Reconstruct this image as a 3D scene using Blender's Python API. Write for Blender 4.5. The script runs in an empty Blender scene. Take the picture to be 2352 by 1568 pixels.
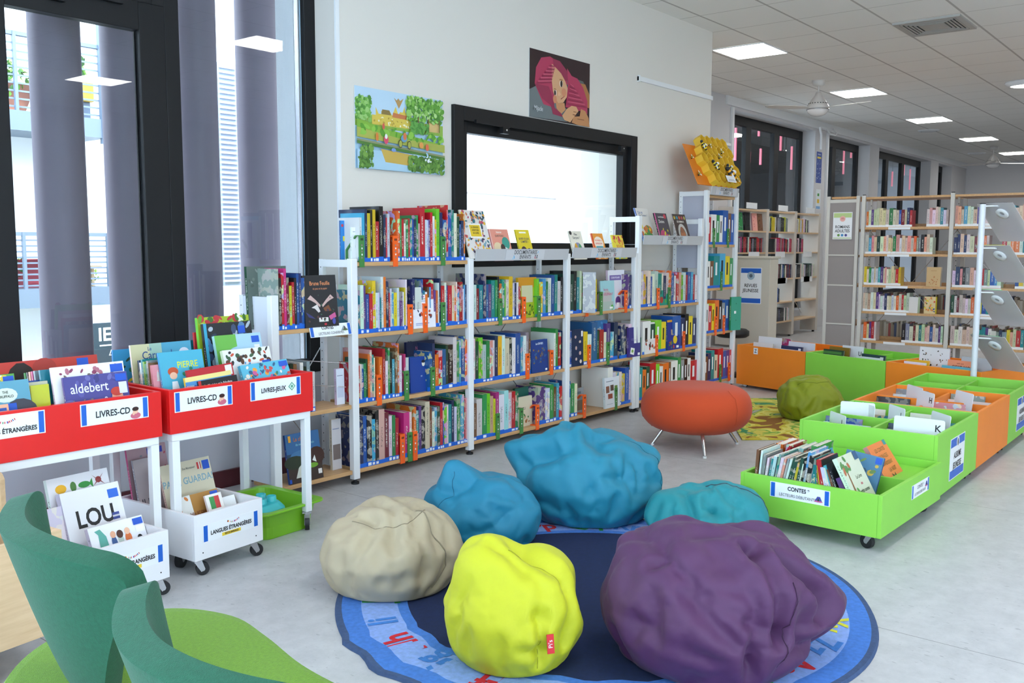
EXPOSURE, SKY, SUN, PANEL = 0.55, 7.0, 3.0, 14.0
SHELLS = [(1.172, 1.93, .33, 127, 226, .815, .78, .055, (0, 0, 1, .85)), (1.065, 1.245, .33, 128, 226, .79, .765, .055, (0, 0, 1, .83))]
import bpy, bmesh, math, random
import numpy as np
from mathutils import Matrix, Vector
from math import pi, sin, cos, radians as rad
S = bpy.context.scene
COL = S.collection
random.seed(7)
# ---------------------------------------------------------------- camera
yaw, pitch, roll = 0.8925, 0.1025, 0.003
Fw = Vector((sin(yaw), cos(yaw), 0)); Rt = Vector((cos(yaw), -sin(yaw), 0)); Up = Vector((0, 0, 1))
F2 = Fw*cos(pitch) - Up*sin(pitch); U2 = Up*cos(pitch) + Fw*sin(pitch)
R3 = Rt*cos(roll) + U2*sin(roll); U3 = -Rt*sin(roll) + U2*cos(roll)
cd = bpy.data.cameras.new('camera'); cam = bpy.data.objects.new('camera', cd); COL.objects.link(cam)
cd.sensor_width = 36; cd.lens = 2130/2352*36; cd.clip_end = 200; cd.clip_start = .05
m = Matrix((R3, U3, -F2)).transposed().to_4x4(); m.translation = (0, 0, 1.4)
cam.matrix_world = m; S.camera = cam
# ---------------------------------------------------------------- exposure, sky
S.view_settings.view_transform = 'Standard'; S.view_settings.look = 'None'
S.view_settings.exposure = EXPOSURE; S.view_settings.gamma = 1
S.view_settings.use_curve_mapping = False
S.cycles.use_denoising = True
S.cycles.max_bounces = 8; S.cycles.diffuse_bounces = 6; S.cycles.glossy_bounces = 3
S.cycles.transparent_max_bounces = 12; S.cycles.caustics_reflective = False; S.cycles.caustics_refractive = False
S.cycles.sample_clamp_indirect = 6
W = bpy.data.worlds.new('sky'); S.world = W; W.use_nodes = True
W.node_tree.nodes['Background'].inputs[0].default_value = (.66, .82, 1, 1)
W.node_tree.nodes['Background'].inputs[1].default_value = SKY
sl = bpy.data.lights.new('sun', 'SUN'); so = bpy.data.objects.new('sun', sl); COL.objects.link(so)
sl.energy = SUN; sl.angle = .01; sl.color = (1, .96, .9)
so.rotation_euler = Vector((-.25, .8, -1.1)).to_track_quat('-Z', 'Y').to_euler()   # high sun from behind this building, onto the houses across
for (px, py, pz, sx, sy, ang) in ((-.1, 4.7, 1.95, 7.4, 2.6, (-pi/2, 0, 0)), (-3.55, 0, 1.6, 8, 2.6, (pi/2, 0, -pi/2))):
    al = bpy.data.lights.new('sky_portal', 'AREA'); al.shape = 'RECTANGLE'; al.size = sx; al.size_y = sy; al.cycles.is_portal = True
    ao = bpy.data.objects.new('sky_portal', al); COL.objects.link(ao); ao.location = (px, py, pz); ao.rotation_euler = ang
# ---------------------------------------------------------------- materials
MC = {}
def mat(name, col, rough=.55, metal=0, spec=.5, bump=0, bscale=200, alpha=1, emit=0, trans=0, sheen=0, var=0, vscale=5, coat=0):
    if name in MC: return MC[name]
    mt = bpy.data.materials.new(name); mt.use_nodes = True; nt = mt.node_tree; b = nt.nodes['Principled BSDF']
    I = b.inputs
    I['Base Color'].default_value = (*col, 1); I['Roughness'].default_value = rough; I['Metallic'].default_value = metal
    I['Specular IOR Level'].default_value = spec
    if emit: I['Emission Color'].default_value = (*col, 1); I['Emission Strength'].default_value = emit
    if alpha < 1: I['Alpha'].default_value = alpha
    if trans: I['Transmission Weight'].default_value = trans
    if sheen: I['Sheen Weight'].default_value = sheen; I['Sheen Roughness'].default_value = .4
    if coat: I['Coat Weight'].default_value = coat; I['Coat Roughness'].default_value = .08
    if bump or var:
        tc = nt.nodes.new('ShaderNodeTexCoord')
        if bump:
            nz = nt.nodes.new('ShaderNodeTexNoise'); nz.inputs['Scale'].default_value = bscale; nz.inputs['Detail'].default_value = 3
            bp = nt.nodes.new('ShaderNodeBump'); bp.inputs['Strength'].default_value = bump; bp.inputs['Distance'].default_value = .002
            nt.links.new(tc.outputs['Object'], nz.inputs['Vector']); nt.links.new(nz.outputs['Fac'], bp.inputs['Height']); nt.links.new(bp.outputs['Normal'], I['Normal'])
        if var:
            n2 = nt.nodes.new('ShaderNodeTexNoise'); n2.inputs['Scale'].default_value = vscale; n2.inputs['Detail'].default_value = 5
            mr = nt.nodes.new('ShaderNodeMapRange'); mr.inputs[1].default_value = .3; mr.inputs[2].default_value = .7; mr.inputs[3].default_value = 1-var; mr.inputs[4].default_value = 1+var
            hv = nt.nodes.new('ShaderNodeHueSaturation'); hv.inputs['Color'].default_value = (*col, 1)
            nt.links.new(tc.outputs['Object'], n2.inputs['Vector']); nt.links.new(n2.outputs['Fac'], mr.inputs[0]); nt.links.new(mr.outputs[0], hv.inputs['Value']); nt.links.new(hv.outputs[0], I['Base Color'])
    MC[name] = mt; return mt
def h2(c):   # '#rrggbb' display colour to linear
    v = [int(c[i:i+2], 16)/255 for i in (1, 3, 5)]
    return tuple(x/12.92 if x <= .04045 else ((x+.055)/1.055)**2.4 for x in v)
def pc(c, rough=.5):  # flat printed colour
    return mat('print_'+c[1:], h2(c), rough)
WHITE = mat('white_metal', (.78, .79, .80), .35); PAINT = mat('wall_paint', (.72, .675, .61), .85, bump=.1, bscale=300)
BLACKF = mat('black_frame', (.010, .010, .011), .45, spec=.25); BEECH = None
CREAMM = mat('cream_metal', (.60, .58, .53), .4); DARK = mat('dark_rubber', (.01, .01, .012), .5)
CHROME = mat('zinc', (.6, .6, .62), .25, 1); RED = mat('red_laminate', (.72, .012, .012), .35, var=.03)
WLAM = mat('white_laminate', (.80, .80, .82), .4); LIME = mat('lime_laminate', (.25, .62, .065), .45, var=.03)
ORANGE = mat('orange_laminate', (.86, .24, .015), .45, var=.03); BEIGE = mat('beige_laminate', (.58, .53, .44), .5)
PAPER = mat('paper_card', (.82, .84, .86), .4); INK = mat('ink', (.015, .015, .017), .5); BLUEB = mat('blue_print', (.012, .12, .55), .4)
BLUET = mat('blue_tape', (.012, .13, .62), .3); OEND = mat('orange_plastic', (.90, .12, .012), .35); GEND = mat('green_plastic', (.055, .22, .05), .4)
PAGES = mat('pages', (.70, .65, .55), .8, bump=.3, bscale=900)
def wood(name, c1, c2, sc=1):
    mt = bpy.data.materials.new(name); mt.use_nodes = True; nt = mt.node_tree; b = nt.nodes['Principled BSDF']; b.inputs['Roughness'].default_value = .38
    tc = nt.nodes.new('ShaderNodeTexCoord'); mp = nt.nodes.new('ShaderNodeMapping'); mp.inputs['Scale'].default_value = (3*sc, 30*sc, 30*sc)
    nz = nt.nodes.new('ShaderNodeTexNoise'); nz.inputs['Scale'].default_value = 2; nz.inputs['Detail'].default_value = 6
    cr = nt.nodes.new('ShaderNodeValToRGB'); cr.color_ramp.elements[0].color = (*c1, 1); cr.color_ramp.elements[1].color = (*c2, 1); cr.color_ramp.elements[0].position = .3; cr.color_ramp.elements[1].position = .7
    L = nt.links.new; L(tc.outputs['Object'], mp.inputs[0]); L(mp.outputs[0], nz.inputs['Vector']); L(nz.outputs['Fac'], cr.inputs[0]); L(cr.outputs[0], b.inputs['Base Color'])
    return mt
BEECH = wood('beech', (.52, .29, .12), (.63, .38, .18)); PINE = wood('pine', (.62, .42, .24), (.72, .52, .32))
def glass(name, tint=(.93, .96, .97), ior=1.45, boost=1.0):
    mt = bpy.data.materials.new(name); mt.use_nodes = True; nt = mt.node_tree; nt.nodes.clear()
    o = nt.nodes.new('ShaderNodeOutputMaterial'); t = nt.nodes.new('ShaderNodeBsdfTransparent'); t.inputs[0].default_value = (*tint, 1)
    g = nt.nodes.new('ShaderNodeBsdfGlossy'); g.inputs['Roughness'].default_value = .0; f = nt.nodes.new('ShaderNodeFresnel'); f.inputs[0].default_value = ior
    mu = nt.nodes.new('ShaderNodeMath'); mu.operation = 'MULTIPLY'; mu.inputs[1].default_value = boost; mu.use_clamp = True
    x = nt.nodes.new('ShaderNodeMixShader'); L = nt.links.new
    ge = nt.nodes.new('ShaderNodeNewGeometry'); sb = nt.nodes.new('ShaderNodeMath'); sb.operation = 'SUBTRACT'; sb.inputs[0].default_value = 1; L(ge.outputs['Backfacing'], sb.inputs[1]); m3 = nt.nodes.new('ShaderNodeMath'); m3.operation = 'MULTIPLY'; L(f.outputs[0], m3.inputs[0]); L(sb.outputs[0], m3.inputs[1]); L(m3.outputs[0], mu.inputs[0]);   # only the outer face of a pane reflects
    L(mu.outputs[0], x.inputs[0]); L(t.outputs[0], x.inputs[1]); L(g.outputs[0], x.inputs[2]); L(x.outputs[0], o.inputs[0])
    return mt
GLASS = glass('window_glass', boost=1.8)
def cover_mat(name, rough, laminate):
    """printed cover: the object's own colour, drawn over with printed shapes, lettering on spine and cover"""
    mt = bpy.data.materials.new(name); mt.use_nodes = True; nt = mt.node_tree; b = nt.nodes['Principled BSDF']; N = nt.nodes.new; L = nt.links.new
    b.inputs['Roughness'].default_value = rough; b.inputs['Coat Weight'].default_value = laminate; b.inputs['Coat Roughness'].default_value = .06
    oi = N('ShaderNodeObjectInfo'); tc = N('ShaderNodeTexCoord')
    off = N('ShaderNodeVectorMath'); off.operation = 'SCALE'; off.inputs[0].default_value = (37, 53, 71); L(oi.outputs['Random'], off.inputs['Scale'])
    ad = N('ShaderNodeVectorMath'); L(tc.outputs['Object'], ad.inputs[0]); L(off.outputs[0], ad.inputs[1])
    vo = N('ShaderNodeTexVoronoi'); vo.inputs['Scale'].default_value = 16; L(ad.outputs[0], vo.inputs['Vector'])
    nz = N('ShaderNodeTexNoise'); nz.inputs['Scale'].default_value = 22; nz.inputs['Detail'].default_value = 1.5; L(ad.outputs[0], nz.inputs['Vector'])
    wh = N('ShaderNodeTexWhiteNoise'); wh.noise_dimensions = '3D'; L(vo.outputs['Color'], wh.inputs['Vector'])
    hs = N('ShaderNodeHueSaturation'); L(oi.outputs['Color'], hs.inputs['Color']); L(wh.outputs['Value'], hs.inputs['Hue']); hs.inputs['Saturation'].default_value = .9; hs.inputs['Value'].default_value = 1.25
    light = N('ShaderNodeMix'); light.data_type = 'RGBA'; light.inputs[0].default_value = .45; L(hs.outputs[0], light.inputs[6]); light.inputs[7].default_value = (.7, .62, .5, 1)
    gt = N('ShaderNodeMath'); gt.operation = 'GREATER_THAN'; gt.inputs[1].default_value = .54; L(nz.outputs['Fac'], gt.inputs[0])
    ml = N('ShaderNodeMath'); ml.operation = 'MULTIPLY'; L(gt.outputs[0], ml.inputs[0]); L(oi.outputs['Alpha'], ml.inputs[1])
    mx = N('ShaderNodeMix'); mx.data_type = 'RGBA'; L(ml.outputs[0], mx.inputs[0]); L(oi.outputs['Color'], mx.inputs[6]); L(light.outputs[2], mx.inputs[7])
    # lettering on the spine
    se = N('ShaderNodeSeparateXYZ'); L(tc.outputs['Generated'], se.inputs[0]); sn = N('ShaderNodeSeparateXYZ'); L(tc.outputs['Normal'], sn.inputs[0])
    def M(op, a, v=None, w=None):
        n = N('ShaderNodeMath'); n.operation = op
        for i, q in enumerate((a, v, w)):
            if q is None: continue
            if isinstance(q, (int, float)): n.inputs[i].default_value = q
            else: L(q, n.inputs[i])
        return n.outputs[0]
    onsp = M('LESS_THAN', sn.outputs['Y'], -.5)
    mid = M('LESS_THAN', M('ABSOLUTE', M('SUBTRACT', se.outputs['X'], .5)), .16)
    zz = M('MULTIPLY', M('GREATER_THAN', se.outputs['Z'], .3), M('LESS_THAN', se.outputs['Z'], M('ADD', M('MULTIPLY', oi.outputs['Random'], .3), .6)))
    mp = N('ShaderNodeMapping'); mp.inputs['Scale'].default_value = (160, 160, 260); L(ad.outputs[0], mp.inputs[0])
    n2 = N('ShaderNodeTexNoise'); n2.inputs['Scale'].default_value = 1; n2.inputs['Detail'].default_value = 2; L(mp.outputs[0], n2.inputs['Vector'])
    tx = M('MULTIPLY', M('MULTIPLY', onsp, mid), M('MULTIPLY', zz, M('MULTIPLY', M('GREATER_THAN', n2.outputs['Fac'], .53), .75)))
    bw = N('ShaderNodeRGBToBW'); L(oi.outputs['Color'], bw.inputs[0]); dk = M('LESS_THAN', bw.outputs[0], .3)
    tcx = N('ShaderNodeMix'); tcx.data_type = 'RGBA'; L(dk, tcx.inputs[0]); tcx.inputs[6].default_value = (.02, .02, .03, 1); tcx.inputs[7].default_value = (.8, .78, .7, 1)
    m2 = N('ShaderNodeMix'); m2.data_type = 'RGBA'; L(tx, m2.inputs[0]); L(mx.outputs[2], m2.inputs[6]); L(tcx.outputs[2], m2.inputs[7])
    L(m2.outputs[2], b.inputs['Base Color']); return mt
COVER = cover_mat('printed_cover', .35, .5)
# ---------------------------------------------------------------- building helpers
class MB:
    def __init__(s): s.v = []; s.f = []; s.mi = []; s.ms = []; s.sm = []
    def k(s, m):
        if m not in s.ms: s.ms.append(m)
        return s.ms.index(m)
    def add(s, vs, fs, m, M=None, smooth=False):
        o = len(s.v); i = s.k(m)
        s.v += [tuple(M @ Vector(q)) if M is not None else tuple(q) for q in vs]
        for f in fs: s.f.append(tuple(o+j for j in f)); s.mi.append(i); s.sm.append(smooth)
        return s
    def box(s, x0, x1, y0, y1, z0, z1, m, M=None):
        v = [(x, y, z) for z in (z0, z1) for y in (y0, y1) for x in (x0, x1)]
        return s.add(v, [(0, 2, 3, 1), (4, 5, 7, 6), (0, 1, 5, 4), (2, 6, 7, 3), (0, 4, 6, 2), (1, 3, 7, 5)], m, M)
    def prism(s, poly, z0, z1, m, M=None, smooth=False):
        n = len(poly); v = [(x, y, z0) for x, y in poly]+[(x, y, z1) for x, y in poly]
        a = sum(poly[i][0]*poly[(i+1) % n][1]-poly[(i+1) % n][0]*poly[i][1] for i in range(n))
        fs = [tuple(range(n))[::-1], tuple(range(n, 2*n))]+[(i, (i+1) % n, n+(i+1) % n, n+i) for i in range(n)]
        if a < 0: fs = [f[::-1] for f in fs]
        return s.add(v, fs, m, M, smooth)
    def ring(s, p0, p1, z0, z1, m, M=None):   # hollow plate between two outlines
        n = len(p0); v = [(*q, z) for z in (z0, z1) for p in (p0, p1) for q in p]
        fs = []
        for i in range(n):
            j = (i+1) % n; fs += [(i, j, n+j, n+i), (2*n+i, 3*n+i, 3*n+j, 2*n+j), (i, 2*n+i, 2*n+j, j), (n+i, n+j, 3*n+j, 3*n+i)]
        return s.add(v, fs, m, M)
    def cyl(s, p0, p1, r, m, n=12, r2=None, caps=True):
        p0 = Vector(p0); p1 = Vector(p1); d = (p1-p0).normalized(); q = d.to_track_quat('Z', 'Y'); r2 = r if r2 is None else r2
        v = []
        for p, rr in ((p0, r), (p1, r2)): v += [tuple(p+q @ Vector((rr*cos(2*pi*i/n), rr*sin(2*pi*i/n), 0))) for i in range(n)]
        s.add(v, [(i, (i+1) % n, n+(i+1) % n, n+i) for i in range(n)], m, smooth=True)
        if caps: s.add(v, [tuple(range(n))[::-1], tuple(range(n, 2*n))], m)
        return s
    def tube(s, pts, r, m, n=8):
        for a, b in zip(pts, pts[1:]): s.cyl(a, b, r, m, n)
        return s
    def lathe(s, prof, m, n=24, M=None, smooth=True):
        v = [(r*cos(2*pi*i/n), r*sin(2*pi*i/n), z) for r, z in prof for i in range(n)]
        fs = [(k*n+i, k*n+(i+1) % n, (k+1)*n+(i+1) % n, (k+1)*n+i) for k in range(len(prof)-1) for i in range(n)]
        return s.add(v, fs, m, M, smooth)
    def blob(s, c, r, m, n=8, M=None):
        prof = [(max(.001, sin(pi*k/n)), -cos(pi*k/n)) for k in range(n+1)]
        T = Matrix.Translation(c) @ Matrix.Diagonal((*r, 1))
        return s.lathe(prof, m, 12, (M @ T) if M is not None else T)
    def disc(s, c, rx, ry, m, M=None, n=14, z=0, a0=0, a1=2*pi, rot=0):
        v = [(c[0]+rx*cos(t)*cos(rot)-ry*sin(t)*sin(rot), c[1]+rx*cos(t)*sin(rot)+ry*sin(t)*cos(rot), z) for t in (a0+(a1-a0)*i/n for i in range(n))]
        return s.add(v, [tuple(range(n))], m, M)
    def poly(s, pts, m, M=None, z=0): return s.add([(x, y, z) for x, y in pts], [tuple(range(len(pts)))], m, M)
    def text(s, st, size, m, M, ax='CENTER', bold=0, sx=1, shear=0):
        c = bpy.data.curves.new('lettering', 'FONT'); c.body = st; c.size = size; c.align_x = ax; c.align_y = 'CENTER'; c.offset = bold; c.shear = shear; c.resolution_u = 3; c.space_line = .85
        o = bpy.data.objects.new('lettering', c); me = bpy.data.meshes.new_from_object(o)
        s.add([(v.co.x*sx, v.co.y, 0) for v in me.vertices], [tuple(p.vertices) for p in me.polygons], m, M)
        bpy.data.objects.remove(o); bpy.data.meshes.remove(me); return s
    def build(s, name, parent=None, bevel=0, sub=0, loc=None, mx=None, solid=0):
        me = bpy.data.meshes.new(name); me.from_pydata(s.v, [], s.f)
        for m in s.ms: me.materials.append(m)
        me.polygons.foreach_set('material_index', s.mi); me.polygons.foreach_set('use_smooth', s.sm); me.update()
        o = bpy.data.objects.new(name, me); COL.objects.link(o)
        if parent is not None: o.parent = parent
        if mx is not None: o.matrix_basis = mx
        if loc is not None: o.location = loc
        if solid: q = o.modifiers.new('solid', 'SOLIDIFY'); q.thickness = solid; q.offset = 0
        if bevel: q = o.modifiers.new('bevel', 'BEVEL'); q.width = bevel; q.segments = 2; q.limit_method = 'ANGLE'
        if sub: q = o.modifiers.new('sub', 'SUBSURF'); q.levels = q.render_levels = sub
        return o
def tag(o, label, cat, group=None):
    o['label'] = label; o['category'] = cat
    if group: o['group'] = group
    return o
def thing(name, label, cat, loc=(0, 0, 0), rz=0, group=None, mx=None):
    o = bpy.data.objects.new(name, None); COL.objects.link(o); o.empty_display_size = .1
    if mx is not None: o.matrix_basis = mx
    else: o.location = loc; o.rotation_euler = (0, 0, rz)
    return tag(o, label, cat, group)
def struct(mb, name, **k):
    o = mb.build(name, **k); o['kind'] = 'structure'; return o
T = Matrix.Translation
def R(a, ax='Z'): return Matrix.Rotation(a, 4, ax)
def FM(p, f='-y'):   # frame on a face: x to the viewer's right, y up, z outwards
    X, Z = {'-y': ((1, 0, 0), (0, -1, 0)), '-x': ((0, -1, 0), (-1, 0, 0)), '+y': ((-1, 0, 0), (0, 1, 0))}[f]
    m = Matrix((X, (0, 0, 1), Z)).transposed().to_4x4(); m.translation = p; return m
def lift(M, z): return M @ T((0, 0, z))
ORD = lambda n: '%d%s' % (n, 'th' if 10 <= n % 100 <= 20 else {1: 'st', 2: 'nd', 3: 'rd'}.get(n % 10, 'th'))
# ---------------------------------------------------------------- the room
ZC = 3.526
def grid_mat():
    mt = bpy.data.materials.new('ceiling_tiles'); mt.use_nodes = True; nt = mt.node_tree; b = nt.nodes['Principled BSDF']; b.inputs['Roughness'].default_value = .9; N = nt.nodes.new; L = nt.links.new
    tc = N('ShaderNodeTexCoord'); se = N('ShaderNodeSeparateXYZ'); L(tc.outputs['Object'], se.inputs[0])
    def line(ch, off, per, w):
        a = N('ShaderNodeMath'); a.operation = 'ADD'; a.inputs[1].default_value = -off+per*40; L(se.outputs[ch], a.inputs[0])
        d = N('ShaderNodeMath'); d.operation = 'PINGPONG'; d.inputs[1].default_value = per/2; L(a.outputs[0], d.inputs[0])
        g = N('ShaderNodeMath'); g.operation = 'LESS_THAN'; g.inputs[1].default_value = w/2; L(d.outputs[0], g.inputs[0]); return g.outputs[0]
    l1 = line('Y', 4.21, .645, .022); l2 = line('X', 8.665, .683, .010)
    mx = N('ShaderNodeMath'); mx.operation = 'MAXIMUM'; L(l1, mx.inputs[0]); L(l2, mx.inputs[1])
    nz = N('ShaderNodeTexNoise'); nz.inputs['Scale'].default_value = 90; L(tc.outputs['Object'], nz.inputs['Vector'])
    bp = N('ShaderNodeBump'); bp.inputs['Strength'].default_value = .15; bp.inputs['Distance'].default_value = .002; L(nz.outputs['Fac'], bp.inputs['Height']); L(bp.outputs[0], b.inputs['Normal'])
    m = N('ShaderNodeMix'); m.data_type = 'RGBA'; L(mx.outputs[0], m.inputs[0]); m.inputs[6].default_value = (.84, .82, .78, 1); m.inputs[7].default_value = (.50, .47, .44, 1); L(m.outputs[2], b.inputs['Base Color'])
    return mt
def floor_mat():
    mt = bpy.data.materials.new('linoleum'); mt.use_nodes = True; nt = mt.node_tree; b = nt.nodes['Principled BSDF']; b.inputs['Roughness'].default_value = .42; N = nt.nodes.new; L = nt.links.new
    tc = N('ShaderNodeTexCoord'); n1 = N('ShaderNodeTexNoise'); n1.inputs['Scale'].default_value = 9; n1.inputs['Detail'].default_value = 9; n1.inputs['Roughness'].default_value = .75; L(tc.outputs['Object'], n1.inputs['Vector'])
    cr = N('ShaderNodeValToRGB'); cr.color_ramp.elements[0].position = .32; cr.color_ramp.elements[0].color = (.42, .425, .44, 1); cr.color_ramp.elements[1].position = .62; cr.color_ramp.elements[1].color = (.53, .53, .545, 1); L(n1.outputs['Fac'], cr.inputs[0])
    mp = N('ShaderNodeMapping'); mp.inputs['Scale'].default_value = (60, 25, 1); mp.inputs['Rotation'].default_value = (0, 0, .6); L(tc.outputs['Object'], mp.inputs[0])
    n2 = N('ShaderNodeTexNoise'); n2.inputs['Scale'].default_value = 1; n2.inputs['Detail'].default_value = 2; L(mp.outputs[0], n2.inputs['Vector'])
    g = N('ShaderNodeMapRange'); g.inputs[1].default_value = .66; g.inputs[2].default_value = .72; g.inputs[4].default_value = .45; L(n2.outputs['Fac'], g.inputs[0])
    m = N('ShaderNodeMix'); m.data_type = 'RGBA'; L(g.outputs[0], m.inputs[0]); L(cr.outputs[0], m.inputs[6]); m.inputs[7].default_value = (.18, .18, .20, 1)
    se = N('ShaderNodeSeparateXYZ'); L(tc.outputs['Object'], se.inputs[0]); a = N('ShaderNodeMath'); a.inputs[1].default_value = 16.57; L(se.outputs['X'], a.inputs[0])
    p = N('ShaderNodeMath'); p.operation = 'PINGPONG'; p.inputs[1].default_value = 1.0; L(a.outputs[0], p.inputs[0]); q = N('ShaderNodeMath'); q.operation = 'LESS_THAN'; q.inputs[1].default_value = .002; L(p.outputs[0], q.inputs[0])
    m2 = N('ShaderNodeMix'); m2.data_type = 'RGBA'; L(q.outputs[0], m2.inputs[0]); L(m.outputs[2], m2.inputs[6]); m2.inputs[7].default_value = (.2, .2, .21, 1); L(m2.outputs[2], b.inputs['Base Color'])
    return mt
struct(MB().box(-3.6, 26.2, -5.2, 6.5, -.06, 0, floor_mat()), 'floor')
struct(MB().box(-3.6, 26.2, -5.2, 6.5, ZC, ZC+.06, grid_mat()), 'ceiling')
# wall the shelves stand against, with its window hole
b = MB(); YW = 4.42
b.box(3.819, 4.81, YW, 4.80, 0, ZC, PAINT).box(7.22, 8.66, YW, 4.80, 0, ZC, PAINT).box(4.81, 7.22, YW, 4.80, 0, 1.25, PAINT).box(4.81, 7.22, YW, 4.80, 2.37, ZC, PAINT)
b.box(8.46, 8.66, 4.80, 6.05, 0, ZC, PAINT)
struct(b, 'wall_back')
STUCCO = mat('stucco', (.80, .81, .82), .9, bump=1.0, bscale=120)
struct(MB().box(3.775, 4.8, 4.80, 4.98, -.1, 4.2, STUCCO).box(7.22, 7.6, 4.80, 5.0, 0, 4.2, STUCCO), 'wall_outside_pier')
struct(MB().box(-3.6, 3.819, 4.62, 4.78, 0, .60, mat('grey_paint', (.50, .50, .54), .7)).box(-3.6, 3.819, 4.60, 4.80, 3.3, ZC, PAINT), 'wall_window_side')
struct(MB().box(-3.6, 3.819, 4.60, 4.62, 0, .10, mat('dark_skirting', (.09, .015, .02), .5)), 'baseboard_window_side')
struct(MB().box(3.79, 3.819, YW-.001, YW+.012, 0, ZC, WHITE), 'trim_corner')
# black glazing along the left
def frame(b, x0, x1, z0, z1, y0, y1, w, m=BLACKF):
    return b.box(x0, x0+w, y0, y1, z0, z1, m).box(x1-w, x1, y0, y1, z0, z1, m).box(x0+w, x1-w, y0, y1, z0, z0+w, m).box(x0+w, x1-w, y0, y1, z1-w, z1, m)
GR = mat('glazing_bead', (.35, .5, .62), .25)
def glazed(name, x0, x1, z0, z1, y, w):
    o = struct(frame(MB(), x0, x1, z0, z1, y, y+.07, w), name, bevel=.003)
    p = MB().box(x0+w, x1-w, y+.03, y+.036, z0+w, z1-w, GLASS).build('pane', o); p['kind'] = 'structure'
    return o
wl = glazed('window_1', 1.84, 2.80, .60, 2.66, 4.645, .145)
MB().box(2.655, 2.661, 4.67, 4.70, .745, 2.515, GR).build('glazing_bead', wl)
hb = MB().box(2.12, 2.56, 4.615, 4.645, 2.625, 2.65, BLACKF).box(2.19, 2.26, 4.61, 4.645, 2.575, 2.625, BLACKF).cyl((2.225, 4.60, 2.60), (2.225, 4.612, 2.60), .007, CHROME)
hb.build('hinge_arm', wl)
wb = glazed('window_2', 2.80, 3.819, .60, 3.30, 4.645, .085)
MB().box(3.715, 3.722, 4.665, 4.70, .69, 3.2, GR).box(3.70, 3.708, 4.665, 4.70, .69, 3.2, CHROME).build('glazing_bead', wb)
glazed('window_3', 1.84, 2.80, 2.66, 3.30, 4.645, .07)
for i in range(4): glazed('window_%d' % (4+i), 1.84-1.36*(i+1), 1.84-1.36*i, .60, 3.30, 4.645, .08)
# framed window in the shelf wall
o = struct(frame(MB(), 4.81, 7.22, 1.25, 2.37, 4.39, 4.47, .10), 'window_8', bevel=.004)
b = frame(MB(), 4.90, 7.13, 1.34, 2.28, 4.43, 4.50, .085); b.build('sash', o, bevel=.003)
b = MB().box(5.02, 5.40, 4.372, 4.39, 2.262, 2.285, BLACKF).box(5.30, 5.37, 4.36, 4.392, 2.215, 2.262, BLACKF).box(6.90, 6.97, 4.36, 4.392, 2.215, 2.262, BLACKF).cyl((5.335, 4.352, 2.24), (5.335, 4.362, 2.24), .007, CHROME).cyl((6.935, 4.352, 2.24), (6.935, 4.362, 2.24), .007, CHROME)
b.build('hinge', o)
MB().box(4.985, 7.045, 4.465, 4.471, 1.425, 2.195, GLASS).build('pane', o)
# wall with the tall windows at the far side
PIER = mat('pier_paint', (.62, .61, .62), .85)
YF = 6.05
b = MB(); holes = [(12.56, 15.70), (16.28, 18.53), (19.08, 22.755), (23.41, 24.6)]; x = 8.66
for h0, h1 in holes+[(26.2, 26.2)]:
    b.box(x, h0, YF, 6.34, 0, ZC, PIER); x = h1
for h0, h1 in holes: b.box(h0, h1, YF, 6.34, 3.36, ZC, PIER).box(h0, h1, YF, 6.34, 0, .35, PIER)
struct(b, 'wall_far')
for i, (h0, h1) in enumerate(holes):
    o = struct(frame(MB(), h0, h1, .35, 3.36, 6.27, 6.34, .14), 'window_%d' % (9+i), bevel=.003)
    nb = {0: [13.55, 14.6], 1: [17.2], 2: [20.3, 21.4], 3: []}[i]
    for q in nb: MB().box(q-.09, q+.09, 6.265, 6.335, .49, 3.22, BLACKF).build('mullion', o)
    if i == 1: MB().box(16.42, 18.39, 6.26, 6.33, 1.75, 1.88, BLACKF).box(17.6, 17.85, 6.22, 6.26, 1.79, 1.84, BLACKF).build('mullion', o)
    MB().box(h0+.14, h1-.14, 6.30, 6.306, .49, 3.22, GLASS).build('pane', o)
struct(MB().box(12.3, 26.2, YF-.03, YF, 3.40, ZC, WHITE), 'trim_cornice')
struct(MB().box(26.0, 26.2, -5.2, 6.34, 0, ZC, PIER), 'wall_end')
o = struct(frame(MB(), 0, 2.4, 0, 3.0, 0, .08, .1), 'window_20', mx=T((25.98, 4.55, .2)) @ R(-pi/2)); MB().box(.1, 2.3, .03, .036, .1, 2.9, mat('dark_glass', (.02, .03, .06), .1)).build('pane', o)  # opaque dark blue pane
# walls behind and beside the camera, with windows
b = MB().box(-3.6, 26.2, -5.3, -5.2, 0, .8, PAINT).box(-3.6, 26.2, -5.3, -5.2, 2.9, ZC, PAINT)
xs = [-3.6, -2.6, .6, 1.6, 4.8, 5.8, 9, 10, 26.2]
for q in (0, 2, 4): b.box(xs[q], xs[q+1], -5.3, -5.2, .8, 2.9, PAINT)
b.box(5.8, 26.2, -5.3, -5.2, .8, 2.9, PAINT)
struct(b, 'wall_right')
for i, q in enumerate((-2.6, 1.6)): glazed('window_%d' % (30+i), q, q+3.2, .8, 2.9, -5.29, .07)
b = MB().box(-3.7, -3.6, -5.3, 4.8, 0, .35, PAINT).box(-3.7, -3.6, -5.3, 4.8, 3.0, ZC, PAINT).box(-3.7, -3.6, -5.3, -4.2, .35, 3.0, PAINT).box(-3.7, -3.6, 4.2, 4.8, .35, 3.0, PAINT)
struct(b, 'wall_left')
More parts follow.
